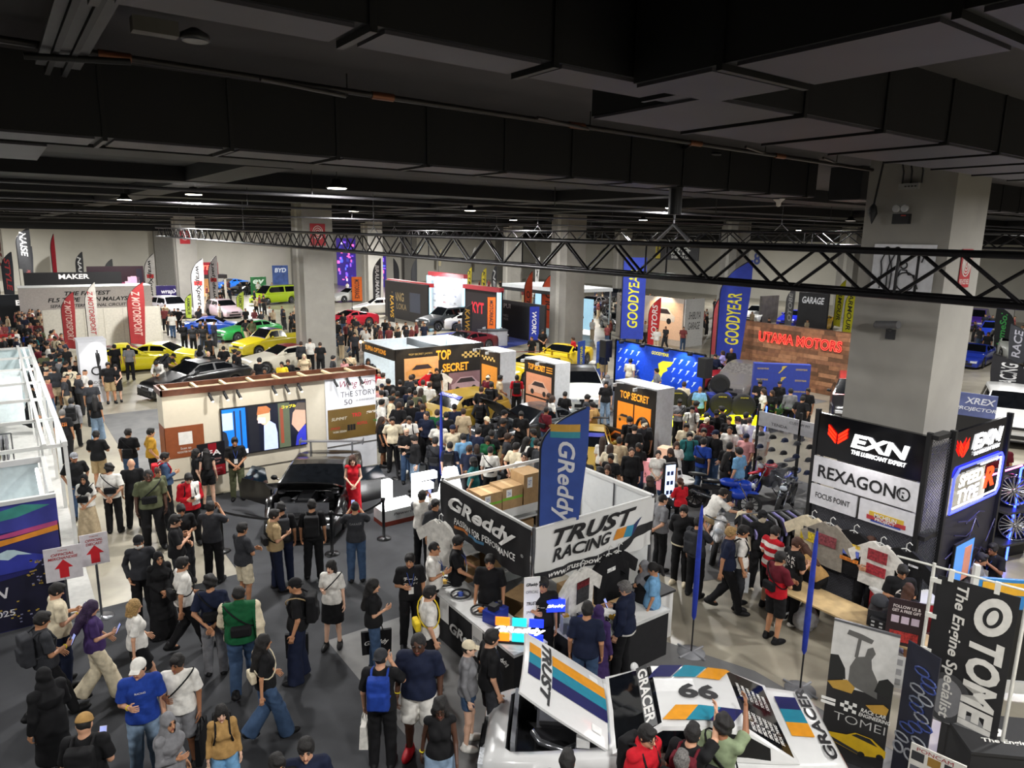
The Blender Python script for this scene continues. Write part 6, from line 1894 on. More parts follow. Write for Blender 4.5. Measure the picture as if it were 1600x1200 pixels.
for i in range(16):
 x, z = .7+random.random()*2.0, .2+random.random()*1.9
 an = random.uniform(-.4, 1.3)
 q = B().tube([(x, S0-.03, z), (min(2.88, x+.55*math.cos(an)), S0-.03, min(2.3, z+.55*math.sin(an))), (min(2.88, x+.6*math.cos(an)+.2), S0-.03, z+.3*math.sin(an))], .014, n=4)
 q.obj('trim_strip', M('#3c3a55', .35, metal=.5), r)
lamp('sign_glow', 'AREA', (14.5, 4.75, 2.9), 26, .8, (.35, .35, 1), aim=(14.2, 4.2, 1.5))
lamp('sign_glow', 'AREA', (12.4, 6.3, 3.4), 12, .8, (1, .95, .95), aim=(11, 6, 1))
r = thing('monitor', 'screen with blue and orange picture set in the black tower side', 'screen', (14.25, 5.12, .75))
B().b2((-.42, -.04, 0), (.42, .0, .85)).obj('frame', M_BLK, r);B().b2((-.38, -.046, .04), (.38, -.04, .81)).obj('screen', M('#3a6fae', .3, emit=.9), r);B().b2((.0, -.05, .04), (.3, -.046, .7)).obj('picture', M('#a8705c', .4, emit=.5), r)
for i, (y, c, art, lab)in enumerate(((7.15, 'cream', [(-.14, -.36, .14, -.2, '#c9b02a'), (-.1, -.18, .1, -.13, '#2a2a2c')], 'cream tee with yellow car print hung leftmost on the black tower'), (6.75, 'stone', [(-.16, -.32, .16, -.14, '#7d3a40')], 'taupe tee with red print hung second on the black tower'), (6.3, 'black', [(-.15, -.2, .15, -.14, '#c9a83a'), (-.15, -.34, .15, -.24, '#5a6ac0'), (-.15, -.44, .15, -.38, '#c9762a')], 'black tee with striped print hung in the middle of the black tower'), (5.78, 'white', [(-.15, -.24, .15, -.06, '#8c2a32'), (-.15, -.46, .15, -.3, '#9c2a34')], 'white tee with two red car prints hung on the black tower'), (5.35, 'black', [(.08, -.16, .22, -.13, '#c9c9cc')], 'plain black tee with small chest print hung at the tower corner'))):
 tee(lab, 12.5-.03*(i%2), y, 1.7 if i!=3 else 1.66, -math.pi/2, c, art, .54)
r = thing('trestle_table', 'long plywood trestle table in front of the hung shirts', 'table', (11.45, 5.75, 0), -math.pi/2)
B().b2((-1.35, -.35, .72), (1.35, .35, .75)).obj('table_top', M('#b39a6e', .6, noise=.2, scale=5), r)
for x in(-1.0, 1.0):
 for y in(-.28, .28):B().rod((x-.0, y, .72), (x-.1 if y<0 else x+.1, y*1.25, 0), .022).obj('leg', M('#cfcfcb'), r)
 B().rod((x, -.3, .25), (x, .3, .25), .018).obj('stretcher', M('#cfcfcb'), r)
for i, (x, y)in enumerate(((11.5, 6.5), (11.5, 5.6), (11.55, 4.9))):
 V, F = Field(.05).ell((0, 0, .2), (.26, .22, .22)).ell((.1, .05, .38), (.12, .1, .14)).mesh(.03, .012)
 o = place(fast_mesh('plastic_bag', V, [F], [M('#a5a6a8', .35, alpha=.85, noise=.2)]), 'plastic_bag')
 o.location = (x, y, 0)
 tag(o, ('left', 'middle', 'right')[i]+' stuffed clear plastic bag under the trestle table', 'bag')
r = thing('poster_stand', 'dark red follow us poster card standing on the trestle table', 'poster', (11.1, 4.62, .752), -1.1)
B().b2((-.26, 0, 0), (.26, .02, .78)).obj('card', M('#2b1d20', .5), r)
write(r, [('FOLLOW US &', 0, .66, .38, .05, dict(bold=.02)), ('GET A FREE GIFT', 0, .59, .4, .05, dict(bold=.02))], M('#d9cfcc'))
for k in range(3):B().b2((-.2+.14*k, -.006, .38), (-.09+.14*k, -.002, .5)).obj('code_square', M('#b9a8b5'), r)
B().b2((-.2, -.006, .06), (.2, -.002, .24)).obj('red_picture', M('#9c2c28', noise=.6, scale=30), r)
r = thing('code_sheet', 'white sheet of small squares taped below the trestle table end', 'poster', (10.98, 4.5, .1), -1.1)
B().b2((-.18, 0, 0), (.18, .012, .55)).obj('sheet', M('#b9b9b8'), r)
for k in range(6):B().b2((-.12+.14*(k%2), -.005, .06+.17*(k//2)), (-.02+.14*(k%2), -.001, .16+.17*(k//2))).obj('code_square', M('#8a8a8c'), r)
r = thing('clothes_rack', 'steel rack of black and white striped shirts beside the mannequin', 'rack', (12.6, 8.05, 0), -.35)
B().rod((-.75, 0, 1.55), (.75, 0, 1.55), .016).rod((-.75, 0, 0), (-.75, 0, 1.55), .016).rod((.75, 0, 0), (.75, 0, 1.55), .016).rod((-.75, -.25, .02), (-.75, .25, .02), .016).rod((.75, -.25, .02), (.75, .25, .02), .016).obj('frame', M_ALU, r)
for k in range(16):
 f = B().slab([(-.24, .75), (.24, .75), (.24, 1.3), (.38, 1.15), (.4, 1.26), (.2, 1.45), (-.2, 1.45), (-.4, 1.26), (-.38, 1.15), (-.24, 1.3)], -.018, .018)
 f.obj('shirt', fab(('black', 'lav', 'black', 'grey')[k%4]), r, loc=(-.68+.088*k, 0, 0), rot=(0, 0, 1.45))
r = thing('mannequin', 'black shirted mannequin with pale neck and black cap beside the clothes rack', 'mannequin', (12.06, 7.95), 2.7)
V, F = body_field(pose('stand', 'm'), 'm', 1).mesh(.021)
place(fast_mesh('torso', V, [F], [M('#c4b9a3', .4)]), 'torso', r)
place(top_mesh('stand', 'm', 'tee', 0), 'shirt', r, mats=[fab('black')]);place(legs_mesh('stand', 'm', 'pants', 0), 'trousers', r, mats=[fab('black')])
J_ = pose('stand', 'm');place(hair_mesh('cap', 0), 'cap', r, loc=J_['hd'], mats=[fab('black')]);place(hair_mesh('short', 0), 'hair', r, loc=J_['hd'], mats=[fab('black')])
r = thing('cap_display', 'black cap covered in stickers on a block on the trestle table', 'cap', (11.45, 5.2, .752), -1.2)
B().box((0, 0, .14), (.3, .3, .28)).obj('block', M('#1f1f22'), r)
place(hair_mesh('cap', 0), 'cap', r, loc=(0, 0, .34), scale=(1.6, 1.6, 1.5), mats=[fab('charcoal')])
for i, c in enumerate(('#b3283a', '#3a9c5a', '#c9c9cc', '#b35a9c')):B().ball((.1*math.cos(i*1.3+3.6), .12*math.sin(i*1.3+3.6), .45), .025, n=4).obj('sticker', M(c), r)
r = thing('checkered_crate', 'black and white perforated box on the trestle table', 'box', (11.3, 5.05, .752), .3)
B().box((0, 0, .11), (.3, .34, .22)).obj('box', M('#17171a'), r)
for i in range(9):B().box((-.152, -.12+.12*(i%3), .05+.065*(i//3)), (.004, .05, .03)).obj('hole', M('#c4c4c4'), r)
r = thing('red_counter', 'red and white branded counter before the tower corner', 'counter', (12.59, 5.30), -.7)
B().b2((-.5, -.25, 0), (.5, .25, .85)).obj('body', M('#a81c26', .5), r);B().b2((-.52, -.27, .85), (.52, .27, .88)).obj('top', M_WHITE, r);B().slab([(-.5, .3), (-.1, .0), (-.5, 0)], -.256, -.252).slab([(-.5, .6), (-.2, .5), (-.1, .3), (-.5, .35)], -.256, -.252).obj('white_sweep', M_PAPER, r)
write(r, [('REXAGON', .2, .3, .4, .06)], M_PAPER, -.256)
# ---- wheels and neon frame at the right edge
r = thing('neon_light', 'blue and pink neon tube frame at the right edge', 'frame', (17.79, 5.53), 0)
B().rod((0, 0, 0), (0, 0, 2.3), .03).obj('post', M_BLK, r)
B().rod((-.02, -.04, .1), (-.02, -.04, 2.25), .022).rod((0, -.04, 2.25), (3, -.1, 2.2), .022).obj('blue_tube', M('#2a40ff', emit=9), r)
B().rod((-1.6, .1, 2.3), (0, -.04, 2.32), .018).obj('pink_tube', M('#ff5aa8', emit=6), r)
def alloy(label, x, y, z, rr, rz, col='#b5b7bd', n=10, group=None):
 r = thing('alloy_wheel', label, 'wheel', (x, y, z), rz, group)
 B().lathe([(rr*.98, -.1), (rr, -.11), (rr, -.09), (rr*.93, -.06), (rr*.9, .1), (rr, .12)], n=32, axis='Y', cap=False).obj('barrel', M(col, .2, metal=1), r)
 q = B()
 for i in range(n):
  t = 2*math.pi*i/n
  for d in(-.16, .16):q.rod((rr*.16*math.cos(t), -.06, rr*.16*math.sin(t)), (rr*.93*math.cos(t+d), -.08, rr*.93*math.sin(t+d)), .022, n=5, r2=.016)
 q.obj('spoke', M(col, .2, metal=1), r)
 B().lathe([(.001, -.09), (rr*.12, -.085), (rr*.2, -.05)], n=16, axis='Y').obj('hub', M(col, .2, metal=1), r)
 return r
W1 = (17.73, 5.56)
for i, (dx, dy, z, rr)in enumerate(((0, 0, 1.75, .33), (.55, -.2, 1.55, .3), (.1, -.1, .95, .33), (.6, -.2, .85, .33))):
 alloy(('large chrome multi-spoke wheel at the right edge rack', 'chrome wheel half out of frame at the right edge', 'lower chrome wheel on the right edge rack', 'lower right wheel on the right edge rack')[i], W1[0]+dx, W1[1]+dy, z, rr, -1.0)
r = thing('wheel_rack', 'black shelf rack carrying chrome wheels at the right edge', 'rack', (W1[0]+.2, W1[1]+.15, 0), -.25)
B().b2((-.6, 0, 0), (.9, .05, 2.2)).obj('back_board', M('#18181b'), r)
for z in(.55, 1.3):B().b2((-.6, -.45, z), (.9, .0, z+.05)).obj('shelf_board', M('#2a2a2e', .4), r)
r = board('cap_wall', 'clear wall panel with rows of dark caps and white name boards', 'display', (17.21, 11.51), (16.58, 9.64), 2.0, 2.4, M('#c9c9cd', .5), .05, snap=True)
w2 = r['w']/2
write(r, [('CUSTOM FIT', .3, 2.28, .6, .07), ('TENDA', -.3, 2.12, .5, .08)], M('#2a2a30'))
for x in(-w2, 0.3, w2):B().b2((x-.03, 0, 0), (x+.03, .06, 2.6)).obj('post', M_BLK, r)
B().b2((-w2, .03, .3), (w2, .04, 2.0)).obj('clear_sheet', M('#8a8c94', .1, alpha=.25), r)
random.seed(4)
for i in range(15):
 x, z = -w2+.25+(i%5)*(2*w2-.5)/4, 1.75-.35*(i//5)
 p = r.matrix_basis@Vector((x, -.13, z))
 k = thing('cap', 'dark cap hanging in rows on the clear wall behind the motorcycles', 'cap', p, r.rotation_euler.z, 'caps on the clear wall')
 place(hair_mesh('capback', 1), 'crown', k, scale=(1, 1, 1), mats=[fab(('charcoal', 'black', 'navy')[i%3])])
r = thing('neon_pole', 'thin blue neon tube standing between the crowd and the cap wall', 'lamp', (18.31, 12.26))
B().rod((0, 0, .0), (0, 0, 2.2), .02).obj('tube', M('#2a40ff', emit=9), r);B().lathe([(.1, 0), (.1, .02), (.02, .04)], n=10).obj('base', M_BLK, r)
motorbike('blue sport motorcycle with yellow mark, young man seated on it', (14.94, 11.09), 150, '#1a3fae')
motorbike('red and white dirt motorcycle before the cap wall', (17.28, 11.28), 275, '#b5202a', dirt=True, rim='#2a3fd0')
motorbike('black sport motorcycle with blue tank in front of the clothes rack', (16.56, 10.29), 250, '#16181d', '#16305f')
motorbike('white and red sport motorcycle beside the man in the black jacket', (12.79, 9.60), 235, '#cfcfd0', '#1a1a1c')
r = thing('small_counter', 'round white counter with a card terminal beside the woman in red', 'counter', (14.32, 12.04))
B().lathe([(.3, 0), (.08, .05), (.08, .7), (.42, .72), (.42, .76)], n=20).obj('table', M_WHITE, r)
B().box((0, .05, .9), (.2, .12, .24), tilt=(-.3, 'X')).obj('terminal', M('#cfcfd2'), r);B().box((0, -.0, .93), (.12, .02, .12), tilt=(-.3, 'X')).obj('screen', M('#23252c', .2), r)
for i, (p, h, c)in enumerate((((13.95, 12.74), 1.15, '#d98f93'), ((13.79, 12.28), 1.05, '#d98f93'), ((14.73, 12.95), 1.35, '#c9a58a'))):
 r = thing('lit_display_box', ('taller pink lit product box', 'shorter pink lit product box', 'tan lit product box')[i]+' beside the round white counter', 'display', p, .3)
 B().b2((-.18, -.15, .55), (.18, .15, h)).obj('box', M(c, .5, emit=.35), r)
 B().b2((-.16, -.13, 0), (.16, .13, .55)).obj('plinth', M_WHITE, r)
 for k in range(6):B().b2((-.14+.1*(k%3), -.156, h-.2-.18*(k//3)), (-.07+.1*(k%3), -.151, h-.07-.18*(k//3))).obj('picture', M('#f4efe8', emit=.9), r)
r = thing('lit_display_box', 'tall blue-white lit poster column of helmets beside the pink boxes', 'display', (13.74, 11.88), -.3)
B().b2((-.16, -.05, .1), (.16, .05, 1.35)).obj('frame', M_BLK, r);B().b2((-.14, -.056, .14), (.14, -.05, 1.31)).obj('screen', M('#b9cdf0', emit=1.3), r)
for k in range(8):B().b2((-.1+.11*(k%2), -.06, .25+.26*(k//2)), (-.02+.11*(k%2), -.057, .36+.26*(k//2))).obj('picture', M('#2c3a6c'), r)
# ---- row of black display walls with gold lettering
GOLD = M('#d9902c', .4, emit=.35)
CK = M('#b59a5a', .5)
def car_picture(r, cx, cz, wd, c, side=False, y=-.012):
 """a plain car picture printed on a board"""
 h = wd*.42
 poly(r, [(cx+a*wd, cz+b_*h)for a, b_ in((-.5, -.4), (.5, -.4), (.52, -.05), (.42, .1), (.25, .5), (-.2, .5), (-.4, .1), (-.52, .0))], M(c, .5), y, 'car_picture')
 poly(r, [(cx+a*wd, cz+b_*h)for a, b_ in((-.34, .1), (.36, .1), (.22, .42), (-.18, .42))], M('#2a2024'), y-.003, 'car_window')
 q = B()
 for a in(-.3, .3):q.lathe([(wd*.085, y-.006), (wd*.085, y-.002)], (cx+a*wd, 0, cz-.38*h), n=14, axis='Y')
 q.obj('car_wheels', M('#151517'), r)
def checks(r, x0, z0, n, m, s, mat=CK, y=-.008):
 q = B()
 for i in range(n):
  for j in range(m):
   if(i+j)%2:q.b2((x0+i*s, y-.003, z0+j*s*.7), (x0+(i+1)*s, y, z0+(j+1)*s*.7))
 q.obj('checker', mat, r)
TSX = 'black display wall'
r = board('display_wall', 'black display wall with large gold lettering and two hanging shirts', 'booth', (12.85, 25.7), (17.1, 25.7), 0, 2.5, M('#17130f', .5, noise=.3), .1)
write(r, [('TOP', .1, 2.12, .72, .42, dict(bold=.03)), ('SECRET', .7, 1.55, 1.3, .36, dict(bold=.03))], GOLD)
checks(r, 1.0, 1.9, 8, 3, .13)
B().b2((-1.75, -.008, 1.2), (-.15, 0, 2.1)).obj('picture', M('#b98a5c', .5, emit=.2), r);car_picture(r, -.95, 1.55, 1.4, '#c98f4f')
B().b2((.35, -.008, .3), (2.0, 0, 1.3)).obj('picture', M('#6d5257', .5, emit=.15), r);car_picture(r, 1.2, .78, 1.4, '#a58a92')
write(r, [('TOP SECRET JAPAN', -1.0, 2.24, 1.1, .1)], CK, name='small_lettering')
r = thing('shell_booth', 'white shell booth with black and gold header behind the gold lettered wall', 'booth', (12.82, 25.72, 0))
B().b2((-.05, 0, 2.05), (.02, 3.1, 2.5)).obj('header', M('#17130f', .5), r)
o = B().text('SUPRA OPTIONS', 0, 2.28, 2.0, .2, bold=.02, fn=lambda px, py, pz:(-.06, 1.7-px, pz));o.obj('lettering', GOLD, r)
B().b2((.0, 3.0, 0), (4.3, 3.06, 2.5)).b2((4.2, 0, 0), (4.26, 3, 2.5)).b2((0, 2.9, 0), (.06, 3.06, 2.5)).obj('white_panel', M('#c9d4da', .5), r)
B().b2((2.1, .1, 2.2), (2.16, 3.0, 2.5)).obj('grey_beam', M('#3d4042'), r)
B().rod((4.1, .3, 2.46), (4.1, 2.8, 2.46), .04).obj('light_tube', M('#f4fbff', emit=8), r)
B().ball((-.1, 3.08, 2.45), .06, n=5).obj('spot', M('#ffd9a0', emit=14), r)
lamp('booth_tube_light', 'AREA', (15, 27.2, 2.6), 40, 1.5, (.92, .97, 1))
for x, p_ in((13.6, 45), (15.0, 55), (16.3, 45)):lamp('display_spot', 'SPOT', (x, 24.7, 2.9), p_, .05, (1, .8, .5), aim=(x, 25.7, 1.5), angle=80)
tee('red tee hanging on the gold lettered display wall', 14.25, 25.5, 1.35, 0, 'red', [(-.12, -.3, .12, -.2, '#d9c9c0')])
tee('white tee hanging beside the red one on the display wall', 14.85, 25.5, 1.32, 0, 'white')
for i, (ya, yb, x, dep, lab)in enumerate(((24.3, 22.9, 16.0, .8, 'black display wall with yellow car poster and white side, back one of the row'), (21.5, 19.7, 16.2, .75, 'black display wall with two car pictures in the middle of the row'), (16.35, 14.55, 16.0, .8, 'black display wall with orange wheel picture at the front of the row'))):
 r = board('display_wall', lab, 'booth', (x, ya), (x, yb), 0, 2.5, M('#17130f', .5, noise=.3), .03, snap=True)
 w2 = r['w']/2
 B().b2((-w2-.02, .03, 0), (w2+.02, dep, 2.54)).obj('white_box', M('#c9cbcd', .5), r)
 if i==0:
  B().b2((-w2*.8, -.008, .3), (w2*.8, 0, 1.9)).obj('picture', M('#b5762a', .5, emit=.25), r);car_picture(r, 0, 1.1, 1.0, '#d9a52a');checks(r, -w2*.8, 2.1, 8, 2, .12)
 elif i==1:
  write(r, [('TOP SECRET', -.15, 2.25, 1.05, .22, dict(bold=.03))], GOLD)
  for k in range(3):B().b2((.45, -.008, 2.14+.09*k), (.8, -.004, 2.18+.09*k)).obj('gold_bar', GOLD, r)
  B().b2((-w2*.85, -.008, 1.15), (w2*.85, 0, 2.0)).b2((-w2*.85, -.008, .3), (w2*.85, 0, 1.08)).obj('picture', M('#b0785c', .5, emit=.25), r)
  car_picture(r, 0, 1.5, 1.2, '#c9a08c');car_picture(r, 0, .62, 1.0, '#8c6a5c')
 else:
  write(r, [('TOP SECRET', 0, 2.15, 1.25, .24, dict(bold=.03))], GOLD)
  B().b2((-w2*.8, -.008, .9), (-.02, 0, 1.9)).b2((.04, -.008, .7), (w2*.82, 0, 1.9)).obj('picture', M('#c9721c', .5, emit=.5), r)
  car_picture(r, -.4, 1.4, .6, '#d98a2c')
  q = B().tube([(.44+.26*math.cos(t*.35), -.014, 1.25+.3*math.sin(t*.35))for t in range(18)], .05, closed=True);q.obj('tyre_picture', M('#17130f'), r)
  q = B()
  for t in range(6):q.rod((.44, -.014, 1.25), (.44+.22*math.cos(t*1.047), -.014, 1.25+.26*math.sin(t*1.047)), .022)
  q.obj('rim_picture', M('#d9a56a'), r)
  checks(r, -w2*.8, .7, 8, 2, .09)
 for k in(-.5, .4):
  B().rod((k, 0, 2.5), (k, -.35, 2.56), .015).box((k, -.4, 2.5), (.08, .12, .1)).obj('arm_light', M('#b9bbbd'), r)
 lamp('display_spot', 'SPOT', (x-.8, (ya+yb)/2, 2.9), 45, .05, (1, .82, .55), aim=(x, (ya+yb)/2, 1.4), angle=80)
GC = '#917729'
I = car('gold hatchback with blue screen strip before the gold lettered wall', (13.45, 21.9), 262, 'hatch', GC, H=1.38, tail=.9, spokes=5)
b = B()
for i in range(8):
 x0, x1 = -.6+.15*i, -.45+.15*i
 b.add([(x0, .42, lerp(I['T'], .42)+.03), (x1, .42, lerp(I['T'], .42)+.03), (x1, .27, lerp(I['T'], .27)+.03), (x0, .27, lerp(I['T'], .27)+.03)], [(3, 2, 1, 0), (0, 1, 2, 3)])
b.obj('screen_strip', M('#2330b0', .4), I['root'])
b = B();b.text('TOP SECRET', 0, 0, .8, .07, bold=.02, fn=lambda px, py, pz:(-px, .345-pz, lerp(I['T'], .345-pz)+.038));b.obj('lettering', M_PAPER, I['root'])
I = car('dark grey sports car with black bonnet raised in the middle of the crowd', (14.55, 19.0), 268, 'coupe', '#2b3035', bay=True, H=1.3, L=4.5)
hood_panel(I, .8, M('#0b0b0c', .2, coat=.6), M('#111113', .4))
I = car('gold sports coupe with blue screen strip facing the camera', (14.1, 15.6), 221, 'coupe', GC, H=1.3, L=4.4, spoiler=(.3, '#1d1d20'))
b = B()
for i in range(8):
 x0, x1 = -.6+.15*i, -.45+.15*i
 b.add([(x0, .2, lerp(I['T'], .2)+.03), (x1, .2, lerp(I['T'], .2)+.03), (x1, .04, lerp(I['T'], .04)+.03), (x0, .04, lerp(I['T'], .04)+.03)], [(3, 2, 1, 0), (0, 1, 2, 3)])
b.obj('screen_strip', M('#2330b0', .4), I['root'])
r = board('car_cutout_board', 'low orange board printed with a sports car below the front display wall', 'display', (15.75, 16.6), (15.75, 14.7), .1, 1.05, M('#17130f', .5), .06)
car_picture(r, 0, .62, 1.7, '#d9762a', y=-.006)
# ---- tyre maker's stand
r = board('tyre_backdrop', 'bright blue backdrop wall with yellow winged foot emblem', 'backdrop', (23.2, 23.7), (23.2, 18.6), 0, 2.42, M('#1546c4', .4, noise=.12), .1)
WF = lambda cx, cz, s, m_ = None, nm = 'winged_foot':poly(r, [(cx+a*s, cz+b_*s)for a, b_ in((-.5, -.55), (-.2, -.2), (-.05, .05), (-.1, .3), (.1, .42), (.6, .45), (.45, .28), (.3, .2), (.35, .12), (.15, .0), (.05, -.2), (-.1, -.35), (-.35, -.6))], m_ or M('#d8d02c', emit=.4), -.006, nm)
WF(.2, 1.35, 1.25)
write(r, [('GOODYEAR', .15, 2.16, 1.0, .15, dict(bold=.03, shear=.15))], M('#d8d02c', emit=.4))
for i in range(24):
 x = -2.3+.38*(i%4)if i%8<4 else.95+.38*(i%4)
 WF(x, 2.0-.42*(i//8), .22, M('#bcd0ea'), 'small_winged_foot')
poly(r, [(-2.5, 0)]+[(-2.5+5*k/40, .12+(.5 if k%7==3 else.2 if k%3==0 else.08))for k in range(41)]+[(2.5, 0)], M('#3f78dd', .5), -.004, 'skyline')
B().rod((-2.6, 0, 2.45), (2.6, 0, 2.45), .04).rod((-2.6, 0, 0), (-2.6, 0, 2.45), .05).rod((2.6, 0, 0), (2.6, 0, 2.45), .05).obj('frame', M_STEEL, r)
for x in(-2.0, -.7, .7, 2.0):B().box((x, -.25, 2.42), (.12, .2, .12)).rod((x, 0, 2.45), (x, -.2, 2.45), .02).obj('flood_light', M_BLK, r)
for y in(22.6, 19.6):lamp('backdrop_light', 'SPOT', (22.6, y, 2.6), 80, .05, (.6, .75, 1), aim=(23.2, y, 1.4), angle=100)
for i, (y, lab)in enumerate(((24.1, 'black loudspeaker on a pole left of the blue backdrop'), (18.3, 'black loudspeaker on a pole right of the blue backdrop'))):
 r = thing('loudspeaker', lab, 'speaker', (22.9, y, 0))
 B().rod((0, 0, 0), (0, 0, 1.6), .025).obj('pole', M_BLK, r)
 for k in range(3):B().rod((0, 0, .7), (.45*math.cos(k*2.1), .45*math.sin(k*2.1), 0), .015).obj('leg', M_BLK, r)
 B().b2((-.2, -.22, 1.6), (.2, .22, 2.4)).obj('cabinet', M('#17171a'), r);B().b2((-.21, -.19, 1.65), (-.2, .19, 2.35)).obj('grille', M('#0c0c0d'), r)
TY = ((20.55, 17.6), (21.05, 17.0), (21.5, 16.3), (22.05, 15.75))
for i, (x, y)in enumerate(TY):
 r = thing('tyre_display', ('leftmost show tyre with silver print above the yellow letters', 'second show tyre with blue print above the yellow letters', 'third show tyre with dark print above the yellow letters', 'rightmost show tyre with white centre above the yellow letters')[i], 'tyre', (x, y, 1.05), -.7)
 B().lathe([(.25, -.1), (.4, -.12), (.44, -.06), (.44, .06), (.4, .12), (.25, .1)], n=28, axis='Y').obj('tyre', M('#141416', .8), r)
 B().lathe([(.001, -.05), (.27, -.05), (.27, .05)], n=24, axis='Y').obj('disc', M(('#6d7580', '#2c3f8c', '#2b2722', '#c9ccd2')[i], .4, noise=.4, scale=10), r)
 B().text('GOODYEAR', 0, .32, .3, .05, y=-.125, bold=.02).obj('lettering', M('#c9bd3a'), r)
 B().b2((-.2, -.15, -1.05), (.2, .15, -.4)).obj('stand', M('#1c2f8a')if i<2 else M_WHITE, r)
 if i==3:B().lathe([(.001, -.056), (.08, -.054)], n=14, axis='Y').obj('centre', M('#2a3a5c'), r)
r = thing('tyre_display', 'show tyre on a blue counter behind the yellow letters', 'tyre', (23.4, 17.9, 1.35), -.7)
B().lathe([(.22, -.1), (.36, -.12), (.4, -.06), (.4, .06), (.36, .12), (.22, .1)], n=26, axis='Y').obj('tyre', M('#141416', .8), r);B().lathe([(.001, -.05), (.24, -.05), (.24, .05)], n=20, axis='Y').obj('disc', M('#4a5a5c', .4, noise=.4), r);B().b2((-.45, -.3, -1.35), (.45, .3, -.4)).obj('counter', M('#1c2f8a'), r)
r = thing('yellow_letters', 'big glowing yellow letters standing on a low black shelf', 'sign', (20.95, 16.15, 0), -.62)
B().b2((-1.85, -.2, 0), (1.85, .3, .3)).obj('shelf', M_BLK, r);B().text('GOOD', -.95, .55, 1.6, .46, y=-.15, shear=.3, bold=.045, depth=.12).text('YEAR', .98, .55, 1.6, .46, y=-.15, shear=.3, bold=.045, depth=.12).obj('lettering', M('#e6e60a', .4, emit=1.6), r)
q = B().slab([(a*.7+.02, .72+b_*.7)for a, b_ in((-.4, -.4), (-.15, -.15), (-.05, .05), (-.08, .25), (.1, .36), (.5, .38), (.36, .22), (.26, .12), (.1, -.05), (-.1, -.3), (-.3, -.48))], -.18, -.14);q.obj('winged_foot', M('#e6e60a', .4, emit=1.6), r)
r = board('tyre_backdrop', 'curved navy pop-up wall with small winged feet before the wood wall', 'backdrop', (24.6, 17.2), (26.2, 15.7), 0, 2.2, M('#27398f', .6), .3, snap=False)
w2 = r['w']/2
for i in range(12):
 x, z = -w2+.35+(i%3)*(2*w2-.7)/2, 2.0-.45*(i//3)
 if(i+i//3)%2:WF(x, z, .3, M('#b9a24a'), 'small_winged_foot')
 else:write(r, [('GOODYEAR', x, z, .45, .07, dict(bold=.02))], M('#b9a24a'))
r = board('wood_wall', 'tall wood plank wall with red neon lettering', 'wall', (31.2, 23.2), (31.2, 16.4), 0, 3.0, M('#6b4127', .55, noise=.35, scale=2), .4)
random.seed(6)
w2 = r['w']/2
cols = [M(c, .55, noise=.25, scale=5)for c in('#6e4a30', '#8a5f40', '#9c6f4e', '#7d543a', '#5e4028')]
bs = [B()for _ in cols]
for k in range(15):
 x = -w2
 while x<w2:
  l = random.uniform(.5, 1.3)
  random.choice(bs).b2((x+.004, -.012, k*.2+.004), (min(w2, x+l)-.004, 0, k*.2+.196))
  x+=l
for b, m_ in zip(bs, cols):b.obj('plank', m_, r)
o = B().text('UTAMA MOTORS', .35, 2.35, 4.4, .5, y=-.06, bold=.02, depth=.04);o.obj('letter_face', M('#8c141c', .4, emit=.15), r)
ring_ = B()
V, F, asp = text_geo('UTAMA MOTORS', 0., .02)
E = {}
for f in F:
 for i in range(len(f)):
  a, c = f[i], f[(i+1)%len(f)]
  if(c, a)in E:del E[(c, a)]
  else:E[(a, c)] = 1
for a, c in E:ring_.rod((.35+(V[a][0]-.5)*4.4, -.075, 2.35+(V[a][1]-.5)*.5), (.35+(V[c][0]-.5)*4.4, -.075, 2.35+(V[c][1]-.5)*.5), .013, n=4, cap=False)
ring_.obj('neon_outline', M('#ff4a3a', emit=1.3), r)
for i, p in enumerate(((30.02, 21.40), (23.35, 15.28))):
 r = thing('potted_palm', ('leafy green palm at the left end of the wood wall', 'leafy green palm in front of the navy pop-up wall')[i], 'plant', p)
 B().lathe([(.16, 0), (.22, .4), (.2, .42), (.18, .4)], n=14).obj('pot', M('#2a2a2c'), r)
 random.seed(20+i)
 b = B()
 for k in range(34):
  t, up, ln = random.random()*6.28, random.uniform(.5, 1.2), random.uniform(.6, .95)
  P = [Vector((0, 0, .4))+Vector((math.cos(t)*ln*s, math.sin(t)*ln*s, up*(s*1.6-s*s*.9)))for s in(0, .25, .5, .75, 1)]
  sd = Vector((-math.sin(t), math.cos(t), 0))
  for a, c, wa, wc in zip(P, P[1:], (.01, .05, .06, .04), (.05, .06, .04, .004)):
   b.add([a-sd*wa, c-sd*wc, c+sd*wc+Vector((0, 0, .01)), a+sd*wa+Vector((0, 0, .01))], [(0, 1, 2, 3), (3, 2, 1, 0)])
 b.obj('fronds', M('#3f6a35', .6, noise=.3), r)
car('grey fabric-covered car beside the wood wall', (28.3, 20.4), 250, 'sedan', '#6a6664', glass='#6a6664', plate=False, light='#6a6664', tailred='#6a6664', lod=1)
car('dark estate car with red roof strip at the wood wall', (27.8, 14.6), 240, 'suv', '#1b1a1c', roof='#a8242c', lod=1)
car('white hot hatch with black bonnet and rear wing facing the camera', (20.4, 22.9), 216, 'hatch', '#d6d7d2', bay=False, spoiler=(.35, '#151517'), roof='#1a1a1c', H=1.42, L=4.4)
r = thing('bonnet_on_stand', 'loose black car bonnet raised before the blue backdrop', 'car part', (20.6, 19.4, 0), .6)
B().box((0, 0, 1.2), (1.3, 1.2, .06), tilt=(.75, 'X')).obj('bonnet', M('#0b0b0c', .2, coat=.5), r);B().rod((-.4, 0, 0), (-.4, 0, 1.2), .03).rod((.4, 0, 0), (.4, 0, 1.2), .03).obj('stand', M_BLK, r);B().box((.2, -.1, 1.2), (.2, .3, .075), tilt=(.75, 'X')).obj('teal_vent', M('#2a6a5c'), r)
